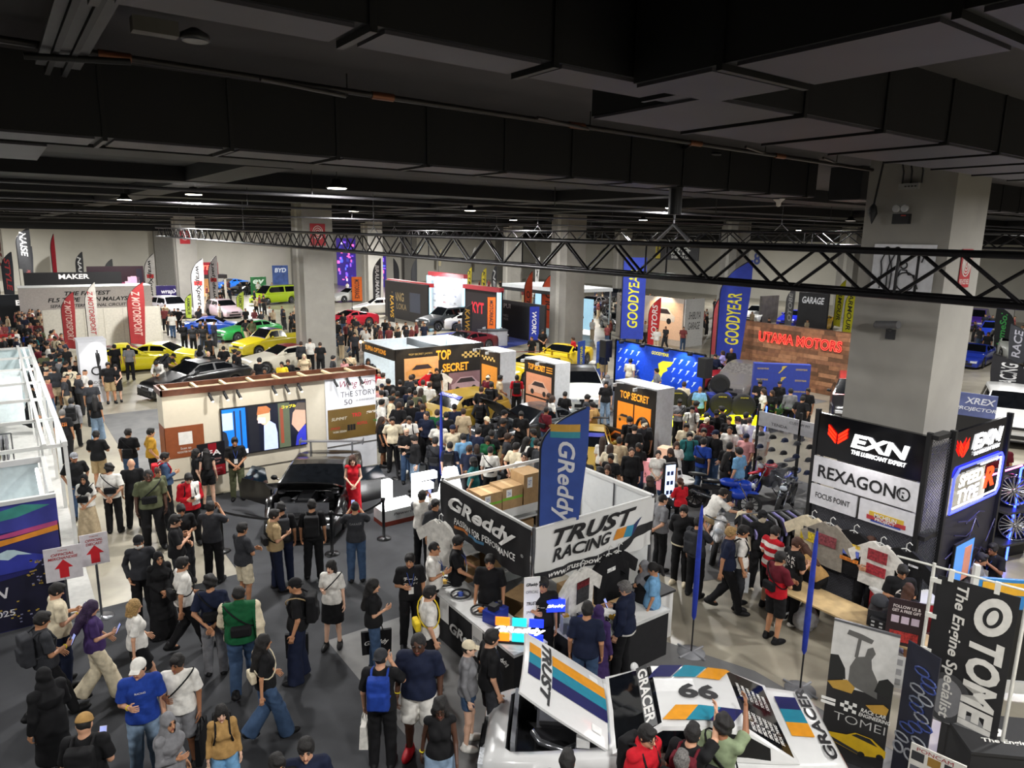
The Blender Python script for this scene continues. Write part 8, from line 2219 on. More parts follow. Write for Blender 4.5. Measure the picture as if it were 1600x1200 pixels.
NEAR = [((1.14, 19.65), 173, 'm|pocket|tee black|pants denim|cap grey|c|1.72|', 'man in grey cap and black tee behind the woman in a long beige skirt', 'black'), ((1.20, 18.09), 204, 'f|clasp|tee white|longskirt beige|hijab black|b|1.6|chestbag', 'woman in black headscarf, white top and long beige skirt beside the white booth', 'black'), ((1.81, 21.58), 30, 'm|crossed|tee black|shorts khaki|short k|b|1.72|', 'man in black tee and khaki shorts with folded arms on the left aisle', 'black'), ((2.55, 21.35), 27, 'm|hold|tee black|pants denim|short k|b|1.72|sling', 'man in black tee with strap bag hand at chin left of the cream wall', 'black'), ((3.06, 21.10), 88, 'm|pocket|tee mustard|pants black|short k|a|1.72|', 'man in mustard yellow tee at the left end of the cream wall', 'black'), ((1.73, 18.27), 20, 'm|back|tee white|pants black|curly k|a|1.7|sling', 'man in white tee with black sling bag and hands behind his back', 'black'), ((2.19, 18.29), 7, 'm|stand|tee black|pants black|bald|a|1.74|', 'bald man in black seen from behind on the left aisle', 'black'), ((2.34, 16.88), 188, 'm|stand|tee olive|pants black|crop k|d|1.84|chestbag', 'large man in olive shirt with black chest bag facing the camera', 'black'), ((2.66, 17.76), 159, 'f|stand|tee olive|pants black|bun r|b|1.58|', 'woman with reddish hair half hidden behind the large man in olive', 'black'), ((2.94, 18.49), 94, 'm|hold|long denim|pants black|short k|b|1.72|backpack=red', 'man in dark denim jacket leaning at the barrier post', 'black'), ((3.73, 18.84), 91, 'f|stand|tee black|pants black|bob k|e|1.6|', 'woman with bobbed hair in black beside the red sign board', 'black'), ((3.94, 18.62), 12, 'f|stand|tank black|mini black|long k|e|1.62|', 'long-haired woman in black with bare legs behind the red sign board', 'black'), ((4.72, 18.90), 194, 'm|clasp|tee black|pants olive|short k|b|1.74|lanyard white', 'staff man in black polo and blue lanyard before the video screen', 'black'), ((3.09, 16.55), 186, 'm|phone|jacket red|pants black|short k|a|1.72|backpack', 'young man in red and white jacket looking down at his phone', 'black'), ((1.61, 13.44), 197, 'm|pocket|long charcoal|pants black|cap black|b|1.72|mask', 'man in black cap and white face mask with thumbs in pockets', 'black'), ((1.81, 12.80), 173, 'f|clasp|robe black|longskirt black|hijab black|b|1.6|', 'woman in black robe and headscarf beside the masked man', 'black'), ((2.32, 14.06), 104, 'm|crossed|tee black|pants charcoal|short k|a|1.74|glasses', 'man in glasses and black shirt with folded arms', 'black'), ((2.56, 14.71), 180, 'm|phone|tee black|pants charcoal|short k|b|1.7|', 'man in black tee holding papers behind the man in glasses', 'black'), ((3.04, 14.39), 32, 'm|photo|tee charcoal|pants black|short k|b|1.74|', 'man in dark navy black lifting a phone by the barrier post', 'black'), ((2.04, 12.07), 85, 'm|walk|tee white|pants black|short k|b|1.72|sling', 'young man in white tee and black trousers walking past the dark carpet edge', 'black'), ((3.28, 13.05), 74, 'm|crossed|tee charcoal|shorts cream|short k|b|1.7|', 'young man in charcoal tee and cream shorts standing at the carpet', 'black'), ((2.27, 11.12), 22, 'm|back|tee navy|pants grey|curly k|b|1.72|sling', 'man in navy teal tee with grey jeans and crossbody bag seen from behind', 'black'), ((2.52, 10.43), 19, 'm|walk|jacket green|pants denim|crop k|c|1.76|sling', 'large man in green varsity jacket with pale sleeves seen from behind', 'black'), ((1.26, 24.76), 18, 'm|stand|tee black|pants black|short g|b|1.72|', 'man in black tee with orange back print beside the white booth corner', 'black'), ((1.62, 26.38), 14, 'm|walk|jacket grey|pants black|short k|b|1.72|backpack', 'person in grey hoodie with black backpack walking up the left aisle', 'black'), ((2.45, 29.19), 10, 'm|stand|tee charcoal|pants black|crop k|b|1.74|', 'man in dark brown tee walking up the aisle beside the white column', 'black'), ((2.33, 26.92), 13, 'f|walk|tee black|wide lightdenim|long k|b|1.64|', 'long-haired woman in black tee and pale jeans on the left aisle', 'black'), ((2.09, 32.76), 12, 'm|walk|tee cream|pants black|crop k|a|1.76|', 'man in cream sports shirt numbered 12 seen from behind', 'black'), ((1.58, 32.99), 8, 'm|stand|tee charcoal|shorts beige|short k|b|1.72|', 'man in dark tee and beige shorts carrying a yellow bag', 'black'), ((0.99, 31.76), 167, 'm|clasp|tee black|pants black|short k|b|1.72|lanyard', 'man with blue lanyard beside the long white booth frame', 'black'), ((0.86, 33.91), 91, 'm|hold|tee black|pants black|short k|b|1.72|', 'man in black leaning in behind the man with the blue lanyard', 'black'), ((3.44, 32.95), 176, 'm|stand|tee black|shorts khaki|short k|b|1.74|', 'man in black tee and khaki shorts standing right of the white column', 'black'), ((3.72, 33.05), 191, 'f|clasp|tank black|skirt black|long k|e|1.62|', 'woman in patterned top and black skirt beside the man right of the column', 'black'), ((4.33, 38.18), 26, 'm|stand|tee black|pants black|short k|b|1.74|', 'man in black tee seen from behind at the yellow muscle car', 'black'), ((4.87, 37.79), 17, 'm|stand|tee grey|pants black|short k|b|1.72|', 'man in grey patterned shirt at the door of the yellow muscle car', 'black'), ((5.51, 33.89), 209, 'm|lean|long white|pants black|short k|b|1.72|', 'man in white long-sleeved shirt bending beside the black car', 'black'), ((6.07, 35.59), 130, 'm|lean|tee charcoal|pants stone|cap black|b|1.72|backpack=charcoal', 'man in cap and pale trousers bending over with dark backpack', 'black'), ((0.47, 29.18), 91, 'f|sit|robe black|longskirt black|hijab black|b|1.6|', 'woman in black headscarf seated inside the long white booth', 'black'), ((0.27, 12.12), 81, 'm|phone|tee cream|pants navy|short k|a|1.74|band', 'young man in pale floral shirt with a phone before the blue mural', 'black'), ((0.04, 11.29), 75, 'm|walkphone|tee charcoal|pants black|short k|b|1.72|backpack=charcoal band', 'young man in charcoal tee with grey backpack holding a phone', 'black'), ((0.66, 11.44), 88, 'f|walkphone|tee purple|wide cream|long p|a|1.64|', 'woman with long purple hair and white flared trousers walking', 'black'), ((0.00, 9.82), 330, 'm|hold|robe black|pants stone|hijab black|b|1.66|', 'person in long black hooded coat and taupe trousers at left', 'black'), ((1.19, 11.17), 81, 'f|walk|tee white|skirt black|bob l|a|1.62|', 'blonde woman in white blouse and black skirt walking', 'black'), ((0.97, 9.22), 191, 'm|hold|tee blue|pants lightdenim|cap white|a|1.76|band', 'man in bright blue tee and white cap carrying a black bag', 'black'), ((1.41, 9.19), 204, 'm|hold|tee white|shorts grey|short k|c|1.68|sling', 'young man in white tee and grey shorts with a wide bag strap', 'black'), ((1.09, 8.13), 138, 'f|hold|long grey|wide lightdenim|hijab grey|b|1.6|', 'woman in grey headscarf and grey top at the bottom edge', 'black'), ((1.69, 8.20), 192, 'f|stand|long tan|wide sky|long k|e|1.42|backpack', 'girl in tan sweatshirt with long black hair beside the grey-scarfed woman', 'black'), ((0.30, 8.41), 22, 'm|phone1|tee black|pants black|cap tan|a|1.74|backpack', 'man in tan cap and black tee with phone at the bottom left', 'black'), ((3.33, 10.23), 298, 'm|stand|tee black|wide navy|capback black|b|1.76|backpack sling=khaki', 'man in black cap with black backpack and tan pouch facing left', 'black'), ((4.13, 10.81), 216, 'f|hold|tee white|skirt black|bob k|e|1.62|sling', 'woman in white V-neck blouse and black skirt looking down', 'black'), ((2.48, 9.13), 90, 'f|walk|tee black|wide denim|long k|b|1.62|sling=cream', 'long-haired woman in black top and washed jeans with a small white bag', 'black'), ((4.39, 9.73), 109, 'f|hold|tee black|pants denim|long k|a|1.66|', 'long-haired woman in black tee and jeans with a black branded carrier', 'black'), ((4.95, 8.91), 104, 'm|stand|tee white|shorts black|short k|a|1.72|sling=yellow glasses', 'man in white tee with yellow-strapped bag beside the counter', 'black'), ((4.08, 7.63), 218, 'm|stand|tee navy|shorts white|crop k|d|1.84|band', 'large man in navy polo, white shorts and red shoes', 'red'), ((3.57, 7.72), 35, 'm|ear|tee black|pants black|capback charcoal|a|1.74|backpack=blue', 'man in black cap with blue backpack scratching his head, seen from behind', 'black'), ((3.75, 6.50), 210, 'f|walk|tank black|skirt lightdenim|longcurly k|d|1.68|band glasses', 'curly-haired woman in black vest and pale denim skirt walking to the camera', 'black'), ((4.71, 7.40), 127, 'f|stand|long grey|mini denim|cap cream|e|1.64|', 'woman in cream cap, grey sweatshirt and denim shorts at the counter', 'white'), ((5.00, 7.28), 104, 'm|stand|tee black|shorts charcoal|short k|a|1.76|', 'tall man in black tee and dark shorts beside the woman in cream cap', 'black'), ((2.19, 6.65), 203, 'm|stand|tee navy|pants black|short k|a|1.74|', 'man in navy tee cut off by the bottom edge looking down', 'black'), ((1.87, 6.64), 176, 'm|stand|tee black|pants black|short k|b|1.7|', 'dark-haired person barely in view at the bottom edge left of the navy tee', 'black'), ((5.26, 10.12), 202, 'm|hold|tee black|pants black|short k|b|1.72|lanyard', 'staff man in black tee with white writing and lanyard at the counter end', 'black'), ((5.79, 10.24), 124, 'm|hold|tee white|pants black|crop k|b|1.74|lanyard band', 'man in white tee and yellow wristband handling a wheel at the counter', 'black'), ((6.26, 10.21), 131, 'm|reach|tee black|pants black|short k|b|1.76|lanyard', 'staff man in black polo reaching out behind the counter', 'black'), ((6.32, 9.25), 224, 'm|stand|tee black|pants black|short k|b|1.76|', 'staff man in black tee behind the counter, face hidden by the black banner', 'black'), ((6.63, 8.18), 219, 'm|hold|tee black|pants black|short k|b|1.7|', 'staff man in printed black tee behind clear boxes under the banner corner', 'black'), ((6.87, 12.63), 49, 'm|photo|long grey|pants black|short k|b|1.74|', 'young man in grey and white raglan shirt photographing the glowing letters', 'black'), ((6.91, 12.14), 180, 'm|stand|tee charcoal|pants denim|short k|b|1.7|', 'man in dark tee half hidden behind the left end of the black banner', 'black'), ((5.44, 12.81), 23, 'm|photo|tee charcoal|pants denim|crop k|b|1.74|', 'man in charcoal tee and jeans photographing the black supercar', 'black'), ((4.76, 13.39), 25, 'm|stand|tee black|pants black|short k|b|1.74|backpack', 'man in black with black backpack in front of the supercar nose', 'black'), ((4.20, 13.58), 17, 'm|stand|tee black|pants navy|short k|b|1.74|backpack=charcoal', 'man in dark clothes with grey backpack at the supercar front left', 'black'), ((3.97, 13.34), 92, 'm|hold|tee khaki|pants navy|short k|a|1.72|sling', 'young man in khaki tee with black sling bag beside the supercar', 'black'), ((6.72, 15.88), 203, 'f|clasp|tank red|gown red|long r|e|1.7|', 'woman in long red dress standing beside the black supercar', 'black'), ((11.02, 9.67), 109, 'm|back|tee grey|pants black|crop k|a|1.74|', 'man in grey tee with hands behind him at the racing banner end', 'black'), ((10.91, 8.99), 245, 'm|back|jacket black|pants black|short k|a|1.74|', 'man in black zip jacket looking down beside the motorcycles', 'cream'), ((10.73, 8.46), 82, 'm|ear|tee charcoal|pants black|short k|b|1.7|backpack=charcoal', 'man in black with phone to his ear behind the furled blue flag', 'black'), ((10.77, 7.75), 139, 'm|walk|tee navy|pants black|short l|b|1.74|', 'fair-haired man in navy tee and black trousers walking right', 'black'), ((11.07, 7.69), 135, 'm|stand|tee white|pants charcoal|short k|b|1.72|backpack', 'man in white tee with a clear plastic carrier bag', 'black'), ((12.29, 8.42), 246, 'm|phone|tee cream|shorts beige|short k|b|1.7|lanyard', 'man in beige shirt and lanyard standing behind the white motorcycle', 'black'), ((12.66, 9.69), 113, 'm|ride|tee white|shorts khaki|short k|a|1.72|', 'young man in white tee seated on the blue motorcycle', 'black'), ((13.39, 11.16), 20, 'f|sit|tee red|pants black|pony r|b|1.62|', 'woman in red jacket seated at the round white counter', 'black'), ((11.55, 7.32), 98, 'm|phone|tee red|shorts black|short k|a|1.72|', 'man in red and white striped tee at the clothes table', 'black'), ((10.63, 6.59), 103, 'm|crossed|tee maroon|shorts black|short k|b|1.72|sling', 'man in maroon and red tee, black shorts and sandals', 'black'), ((11.42, 6.78), 109, 'm|phone|tee black|pants black|short r|a|1.72|', 'young man in black tee with scattered white letters on the back', 'white'), ((11.86, 6.58), 1, 'f|lean|long tan|pants black|long r|a|1.64|', 'person in tan jacket bending over the trestle table', 'black'), ((12.68, 6.06), 259, 'm|phone|tee black|pants black|bob r|b|1.7|mask=charcoal lanyard', 'staff person in black tee and mask behind the trestle table', 'black'), ((11.98, 5.14), 227, 'm|phone|tee black|pants black|short k|b|1.7|', 'man in black tee with helmet print behind the red counter', 'black'), ((11.56, 4.83), 87, 'f|stand|tee black|mini lightdenim|long r|b|1.6|', 'woman with brown hair, black tee and pale denim shorts at the red counter', 'white'), ((15.54, 5.01), 282, 'm|sitmic|tee black|shorts charcoal|short k|c|1.7|lanyard', 'man in black polo seated with a microphone at right', 'black'), ((14.75, 5.04), 171, 'm|sit|long grey|pants charcoal|short k|b|1.7|', 'man in grey sweatshirt seated beside the man with the microphone', 'black'), ((15.27, 5.41), 131, 'm|sit|tee black|pants black|short k|b|1.7|', 'man in black tee seated behind the one in grey at right', 'black'), ((6.60, 7.10), 48, 'm|stand|tee navy|pants denim|short k|b|1.76|', 'man in navy tee seen from behind at the second counter', 'black'), ((6.88, 7.15), 59, 'f|stand|robe purple|longskirt purple|hijab purple|b|1.6|', 'woman in purple robe and headscarf beside the navy tee man', 'black'), ((7.58, 7.28), 336, 'm|phone1|jacket navy|pants black|short g|a|1.74|glasses', 'older man in navy bomber jacket reading a phone at the second counter', 'black'), ((8.59, 7.84), 288, 'f|stand|robe black|longskirt black|hijab grey|b|1.6|', 'woman in grey headscarf and dark robe behind the pale blue tee', 'black'), ((8.57, 7.61), 328, 'f|phone1|tee sky|wide denim|pony k|b|1.66|', 'woman with ponytail in pale blue tee and wide jeans holding a white tote', 'black'), ((5.35, 4.72), 179, 'm|stand|jacket red|pants black|short k|a|1.74|glasses backpack', 'man in glasses and red jacket in front of the white race car', 'black'), ((5.90, 4.57), 72, 'm|point|tee black|pants black|short k|a|1.72|backpack=maroon', 'man in black tee pointing over the white race car roof', 'black'), ((6.28, 4.44), 70, 'm|point|tee sage|pants black|curly k|c|1.74|sling', 'man in sage tee pointing at the race car rear window', 'black'), ((4.38, 4.93), 52, 'm|stand|tee charcoal|pants black|short k|b|1.7|', 'dark-haired person at the race car front, cut by the bottom edge', 'black'), ((5.42, 4.27), 62, 'm|stand|tee black|pants black|short g|b|1.66|', 'grey-haired person at the bottom edge beside the race car door', 'black'), ((14.02, 4.18), 273, 'm|sit|tee black|shorts charcoal|short k|b|1.7|', 'man in black seated at the right edge beside the chrome wheels', 'black'), ((21.69, 7.30), 241, 'f|stand|long maroon|pants black|longcurly r|c|1.62|', 'curly-haired woman in dark red behind the lubricant tower at right', 'black'), ((22.17, 7.32), 92, 'm|stand|tee maroon|pants black|short k|b|1.72|', 'man in maroon tee beside the curly-haired woman at right', 'black'), ]
MID = [((12.12, 25.39), 46, 'm|white|vest|short'), ((10.79, 23.15), 325, 'm|pink|denim|short'), ((11.62, 23.88), 356, 'm|black|black|short'), ((10.44, 21.27), 116, 'm|cream|black|short'), ((9.91, 20.92), 95, 'm|white|black|short'), ((11.99, 23.66), 27, 'm|black|black|short'), ((11.03, 21.98), 47, 'm|charcoal|black|short'), ((12.81, 24.35), 38, 'm|charcoal|black|short'), ((12.56, 23.46), 8, 'm|black|black|crop'), ((12.72, 23.21), 29, 'm|white|black|short'), ((12.75, 22.77), 44, 'm|white|denim|short'), ((11.59, 22.14), 28, 'm|navy|black|short'), ((11.66, 21.84), 38, 'm|olive|black|crop'), ((12.11, 22.25), 59, 'f|olive|black|long'), ((10.70, 20.32), 28, 'm|black|black|short'), ((10.78, 19.73), 19, 'm|navy|black|short'), ((10.18, 20.21), 47, 'm|black|black|short'), ((10.43, 18.84), 229, 'm|navy|black|crop'), ((9.72, 18.62), 208, 'm|white|denim|short backpack'), ((9.23, 18.74), 211, 'm|cream|black|short'), ((9.16, 19.34), 125, 'f|black|shortskirt|long'), ((9.10, 17.60), 197, 'm|black|denim|bald'), ((8.89, 16.71), 278, 'm|black|lightdenim|short'), ((9.26, 16.24), 45, 'm|charcoal|navy|short sling'), ((10.17, 17.61), 210, 'm|white|denim|cap'), ((10.21, 16.91), 206, 'm|cream|khaki|capback'), ((10.88, 18.95), 40, 'm|green|black|short'), ((10.99, 18.59), 36, 'm|black|black|short'), ((11.66, 19.19), 31, 'm|navy|black|capback'), ((11.58, 18.52), 37, 'm|beige|denim|short'), ((10.04, 16.05), 12, 'm|sky|denim|short'), ((9.34, 15.60), 41, 'm|navy|denim|short backpack'), ((9.64, 15.13), 63, 'm|navy|black|short'), ((10.03, 15.36), 33, 'f|grey|denim|bob backpack'), ((10.62, 15.72), 219, 'f|green|black|long'), ((10.63, 16.22), 73, 'm|navy|black|short'), ((10.91, 15.97), 64, 'm|black|black|short'), ((11.06, 15.40), 126, 'm|charcoal|black|short'), ((10.67, 14.47), 76, 'm|cream|black|short'), ((9.34, 14.45), 323, 'f|teal|black|bob'), ((10.04, 14.73), 44, 'm|white|black|short sling'), ((15.64, 22.34), 115, 'm|beige|khaki|short'), ((14.59, 21.38), 54, 'm|black|black|short backpack'), ((13.83, 20.91), 63, 'm|black|black|short'), ((12.96, 19.60), 43, 'm|charcoal|black|short backpack'), ((15.31, 22.70), 74, 'm|maroon|denim|cap'), ((16.22, 22.00), 36, 'm|red|black|short backpack'), ((15.91, 22.96), 65, 'm|black|black|short'), ((15.21, 18.56), 109, 'm|white|black|bob'), ((16.07, 18.90), 60, 'm|black|black|short'), ((16.21, 19.35), 290, 'f|black|black|long'), ((16.24, 17.93), 132, 'm|charcoal|black|short'), ((15.76, 17.08), 343, 'm|tan|black|short'), ((18.45, 19.32), 224, 'm|black|lightdenim|short'), ((15.53, 14.32), 17, 'm|charcoal|black|short'), ((15.88, 14.29), 248, 'm|black|black|cap'), ((14.77, 14.19), 36, 'm|black|black|short'), ((13.28, 13.94), 54, 'f|white|black|long'), ((13.56, 13.58), 45, 'm|beige|khaki|short'), ((12.93, 13.28), 64, 'f|cream|black|bob'), ((12.28, 12.56), 244, 'm|black|black|short'), ((13.67, 12.95), 227, 'f|black|denim|longcurly'), ((13.09, 12.64), 216, 'm|black|black|crop'), ((11.73, 12.10), 234, 'f|tank|denim|long'), ((11.13, 11.72), 14, 'm|charcoal|black|short'), ((11.61, 13.05), 42, 'm|black|black|short'), ((11.48, 12.69), 52, 'm|charcoal|black|short'), ((13.68, 12.24), 228, 'f|white|denim|pony'), ((14.09, 12.19), 249, 'f|black|black|long'), ((11.49, 15.08), 97, 'f|white|black|long'), ((11.50, 14.66), 48, 'm|black|black|short'), ((18.03, 14.80), 231, 'm|white|black|short backpack'), ((17.95, 14.14), 42, 'm|black|black|short'), ((18.36, 14.08), 63, 'm|black|black|capback'), ((18.01, 13.32), 244, 'm|black|black|short'), ((18.25, 13.17), 324, 'm|white|beige|short'), ((18.56, 12.98), 65, 'm|white|black|short'), ((18.20, 12.29), 256, 'm|white|cream|short'), ((16.94, 12.48), 244, 'm|white|black|crop'), ((16.82, 11.82), 255, 'm|pink|denim|cap'), ((16.30, 12.47), 283, 'm|black|denim|cap'), ((16.11, 12.75), 232, 'm|charcoal|black|short'), ((16.19, 13.46), 230, 'm|cream|black|short'), ((15.49, 12.74), 221, 'm|teal|charcoal|short backpack'), ((14.85, 12.64), 220, 'f|white|denim|long'), ((15.30, 12.09), 72, 'm|blue|denim|short sling'), ((15.54, 11.42), 64, 'm|black|black|short'), ((15.23, 11.24), 114, 'f|black|black|long'), ((15.42, 11.01), 354, 'm|sky|lav|short'), ((12.04, 10.98), 348, 'f|black|black|bob'), ((9.51, 29.66), 198, 'm|yellow|black|short'), ((8.85, 28.61), 197, 'f|pink|black|bob'), ((8.45, 28.55), 196, 'm|black|black|short'), ((9.00, 31.08), 36, 'm|black|khaki|curly'), ((7.90, 28.22), 166, 'm|olive|black|short'), ((9.94, 30.14), 208, 'm|black|black|short'), ((9.49, 27.60), 139, 'm|white|denim|short'), ((8.59, 35.36), 19, 'm|black|black|short'), ((8.82, 34.31), 104, 'm|black|black|short'), ((8.81, 33.65), 115, 'm|black|black|short'), ((7.57, 33.93), 203, 'm|black|black|bald'), ((7.69, 36.10), 22, 'm|grey|black|hijab'), ((8.88, 39.31), 43, 'm|charcoal|black|crop'), ((8.90, 45.71), 31, 'm|black|black|short'), ((9.21, 44.83), 192, 'm|charcoal|black|short'), ((10.15, 45.79), 132, 'm|black|khaki|short'), ((9.38, 51.55), 10, 'm|white|denim|short'), ((10.43, 54.89), 211, 'm|black|black|short'), ((9.35, 38.49), 24, 'f|cream|black|bun'), ((12.85, 45.53), 166, 'm|olive|black|short'), ((12.24, 35.01), 29, 'm|charcoal|black|short'), ((12.95, 35.67), 20, 'm|white|black|short'), ((12.90, 34.13), 31, 'm|black|black|short'), ((10.94, 30.94), 199, 'm|beige|black|hijab'), ((12.03, 30.31), 112, 'm|charcoal|black|short'), ((12.98, 30.60), 28, 'm|beige|khaki|short sling'), ((16.06, 37.14), 203, 'm|charcoal|black|short'), ((12.36, 29.80), 223, 'f|pink|black|bob'), ((12.37, 27.97), 54, 'm|black|black|short'), ((12.88, 28.43), 194, 'm|black|black|bob'), ((12.44, 26.86), 225, 'm|red|denim|short'), ((12.23, 25.97), 215, 'm|red|black|short'), ((14.50, 25.29), 200, 'm|black|black|short'), ((23.85, 31.03), 238, 'm|black|black|crop'), ((25.94, 32.72), 198, 'm|black|black|short'), ((25.72, 29.69), 291, 'm|red|black|short'), ((24.18, 25.52), 53, 'm|navy|khaki|short'), ((22.96, 22.53), 66, 'm|cream|khaki|short'), ((23.47, 23.32), 60, 'f|white|black|bob'), ((22.43, 20.42), 298, 'm|grey|black|short'), ((20.95, 17.67), 60, 'm|cream|black|short'), ((20.81, 16.78), 51, 'm|sky|black|bald'), ((23.96, 16.43), 246, 'm|black|black|short'), ((23.01, 15.59), 306, 'f|white|navy|long'), ((24.53, 15.94), 227, 'm|black|black|capback'), ((23.08, 15.28), 257, 'f|black|black|bob'), ((23.57, 14.83), 48, 'm|grey|black|short'), ((22.93, 13.94), 79, 'm|black|black|short'), ((24.03, 14.42), 259, 'm|black|black|short'), ((29.84, 22.28), 233, 'm|black|denim|bald'), ((29.48, 22.51), 303, 'f|lav|denim|bob'), ((27.93, 21.75), 252, 'm|navy|denim|short'), ((34.37, 13.89), 248, 'm|black|black|crop'), ((49.89, 18.29), 270, 'm|black|black|short'), ]
# ---- the crowd
RED_SHOE = 0
DONE = []
def far_enough(p, d=.38):return all((p[0]-q[0])**2+(p[1]-q[1])**2>d*d for q in DONE)
SPECIAL = {}
def overlay(L_, cond, col, nm):
 """a panel of other cloth lying on the garment where cond(centre, normal) holds"""
 o, tm, J = L_
 F = [tuple(q.vertices)for q in tm.polygons if cond(q.center, q.normal)]
 ids = sorted({i for f in F for i in f});mp = {i:n for n, i in enumerate(ids)}
 b = B().add([tm.vertices[i].co+tm.vertices[i].normal*.004 for i in ids], [[mp[i]for i in f]for f in F], 0, True)
 b.obj(nm, fab(col), o)
for p, yw, spec, lab, shoe in NEAR:
 sx, po, tp, lg, hr, sk, h, ex = (spec.split('|')+[''])[:8]
 big = 1.16 if lab.startswith('large')else.95 if sx=='f' else 1.0
 if po=='point':p = (p[0]-.1, p[1]-.12)
 person(p, yw, lab, po, sx, tp, lg, hr, sk, float(h), big, shoe, ex, 1 if math.hypot(*p)>22 else 0)
 DONE.append(p)
 L_ = person.last
 SPECIAL[lab] = L_
 if 'numbered 12' in lab:shirt_print(L_, 'STYBLER|12', .26, 1.38, 'charcoal', True, None)
 if 'white writing' in lab:shirt_print(L_, 'チーム|グレッディ', .24, 1.3, 'white', False)
 if 'orange back print' in lab:shirt_print(L_, 'RACING|TEAM', .24, 1.32, 'orange', True)
 if 'white letters on the back' in lab:shirt_print(L_, 'S A K|O U R|A T', .26, 1.36, 'white', True, .06)
 if 'printed black tee' in lab:shirt_print(L_, 'チーム', .24, 1.25, 'white', False)
 if 'tan cap and black tee' in lab:shirt_print(L_, 'STAFF', .2, 1.36, 'white', True)
 if 'charcoal tee and jeans photographing' in lab:shirt_print(L_, 'GARAGE', .24, 1.3, 'grey', True)
 if 'brown hair, black tee and pale' in lab:shirt_print(L_, 'TOKYO|DRIVE', .22, 1.2, 'yellow', True)
 if 'bright blue tee' in lab:shirt_print(L_, 'RACING', .12, 1.32, 'white', False)
 if 'helmet print' in lab:shirt_print(L_, '66', .2, 1.24, 'white', False)
 if 'red and white striped' in lab:
  for k in range(3):overlay(L_, lambda c, n:abs(c.z-(1.36-.17*k))<.042, 'white', 'white_band')
 if 'green varsity' in lab:overlay(L_, lambda c, n:abs(c.x)>.2, 'cream', 'sleeve')
 if 'red and white jacket' in lab:overlay(L_, lambda c, n:c.x<-.02 and c.z>1.0 and c.x>-.2, 'white', 'white_panel')
 if 'raglan' in lab:overlay(L_, lambda c, n:abs(c.x)<.17, 'white', 'white_panel')
 if 'navy bomber' in lab:overlay(L_, lambda c, n:c.z<.93 and abs(c.x)<.2, 'white', 'shirt_hem')
 if 'black zip jacket' in lab:overlay(L_, lambda c, n:c.z<.93 and abs(c.x)<.2, 'cream', 'shirt_hem')
 if 'maroon and red' in lab:overlay(L_, lambda c, n:c.z<1.2 and abs(c.x)<.2, 'red', 'red_panel')
H_ = lambda key:next(v for k, v in SPECIAL.items()if key in k)
for key, kind, hand, col, lab in(('red and white jacket', 'phone', 'L', '#111114', 'phone held by the man in the red and white jacket'), ('pale floral', 'phone', 'R', '#1a1a1e', 'phone held by the man in the floral shirt'), ('charcoal tee with grey', 'phone', 'R', '#1a1a1e', 'phone held by the man with the grey backpack'), ('purple hair', 'phone', 'R', '#22222a', 'phone held by the purple-haired woman'), ('tan cap and black', 'phone', 'R', '#cfcbe0', 'lit phone held up by the man in the tan cap'), ('raglan', 'phone', 'R', '#111114', 'phone photographing the glowing letters'), ('jeans photographing', 'phone', 'L', '#111114', 'phone photographing the black supercar'), ('navy bomber', 'phone', 'R', '#111114', 'phone held by the man in the navy bomber jacket'), ('yellow bag', 'tote', 'L', 'yellow', 'yellow carrier bag beside the beige shorts'), ('bright blue tee', 'tote', 'L', 'black', 'black carrier bag held by the man in the white cap'), ('wide bag strap', 'bigbag', 'L', 'black', 'black bag with pale print at the hip of the man in white tee'), ('branded carrier', 'bigbag', 'L', 'black', 'black branded carrier held by the long-haired woman'), ('clear plastic carrier', 'tote', 'L', '#b9bbbd', 'clear plastic carrier bag held by the man in white tee'), ('blue backpack scratching', 'paperbag', 'L', 'white', 'white paper bag held by the man with the blue backpack'), ('white tote', 'tote', 'L', 'white', 'white tote bag on the arm of the woman in pale blue'), ('grey-scarfed', 'paperbag', 'R', 'cream', 'cream handbag held between the scarfed woman and the girl'), ('tan pouch', 'tote', 'R', 'black', 'black carrier bag with white print held by the man in black cap')):
 g = held(kind, H_(key), lab, hand, col)
 if 'branded carrier' in lab:
  B().text('GReddy', 0, -.36, .4, .1, y=-.045, shear=.28, bold=.03).obj('lettering', M_PAPER, g)
 if 'white print' in lab:
  B().text('TOKYO', 0, -.4, .24, .06, y=-.055, bold=.02).obj('lettering', M_PAPER, g)
random.seed(41)
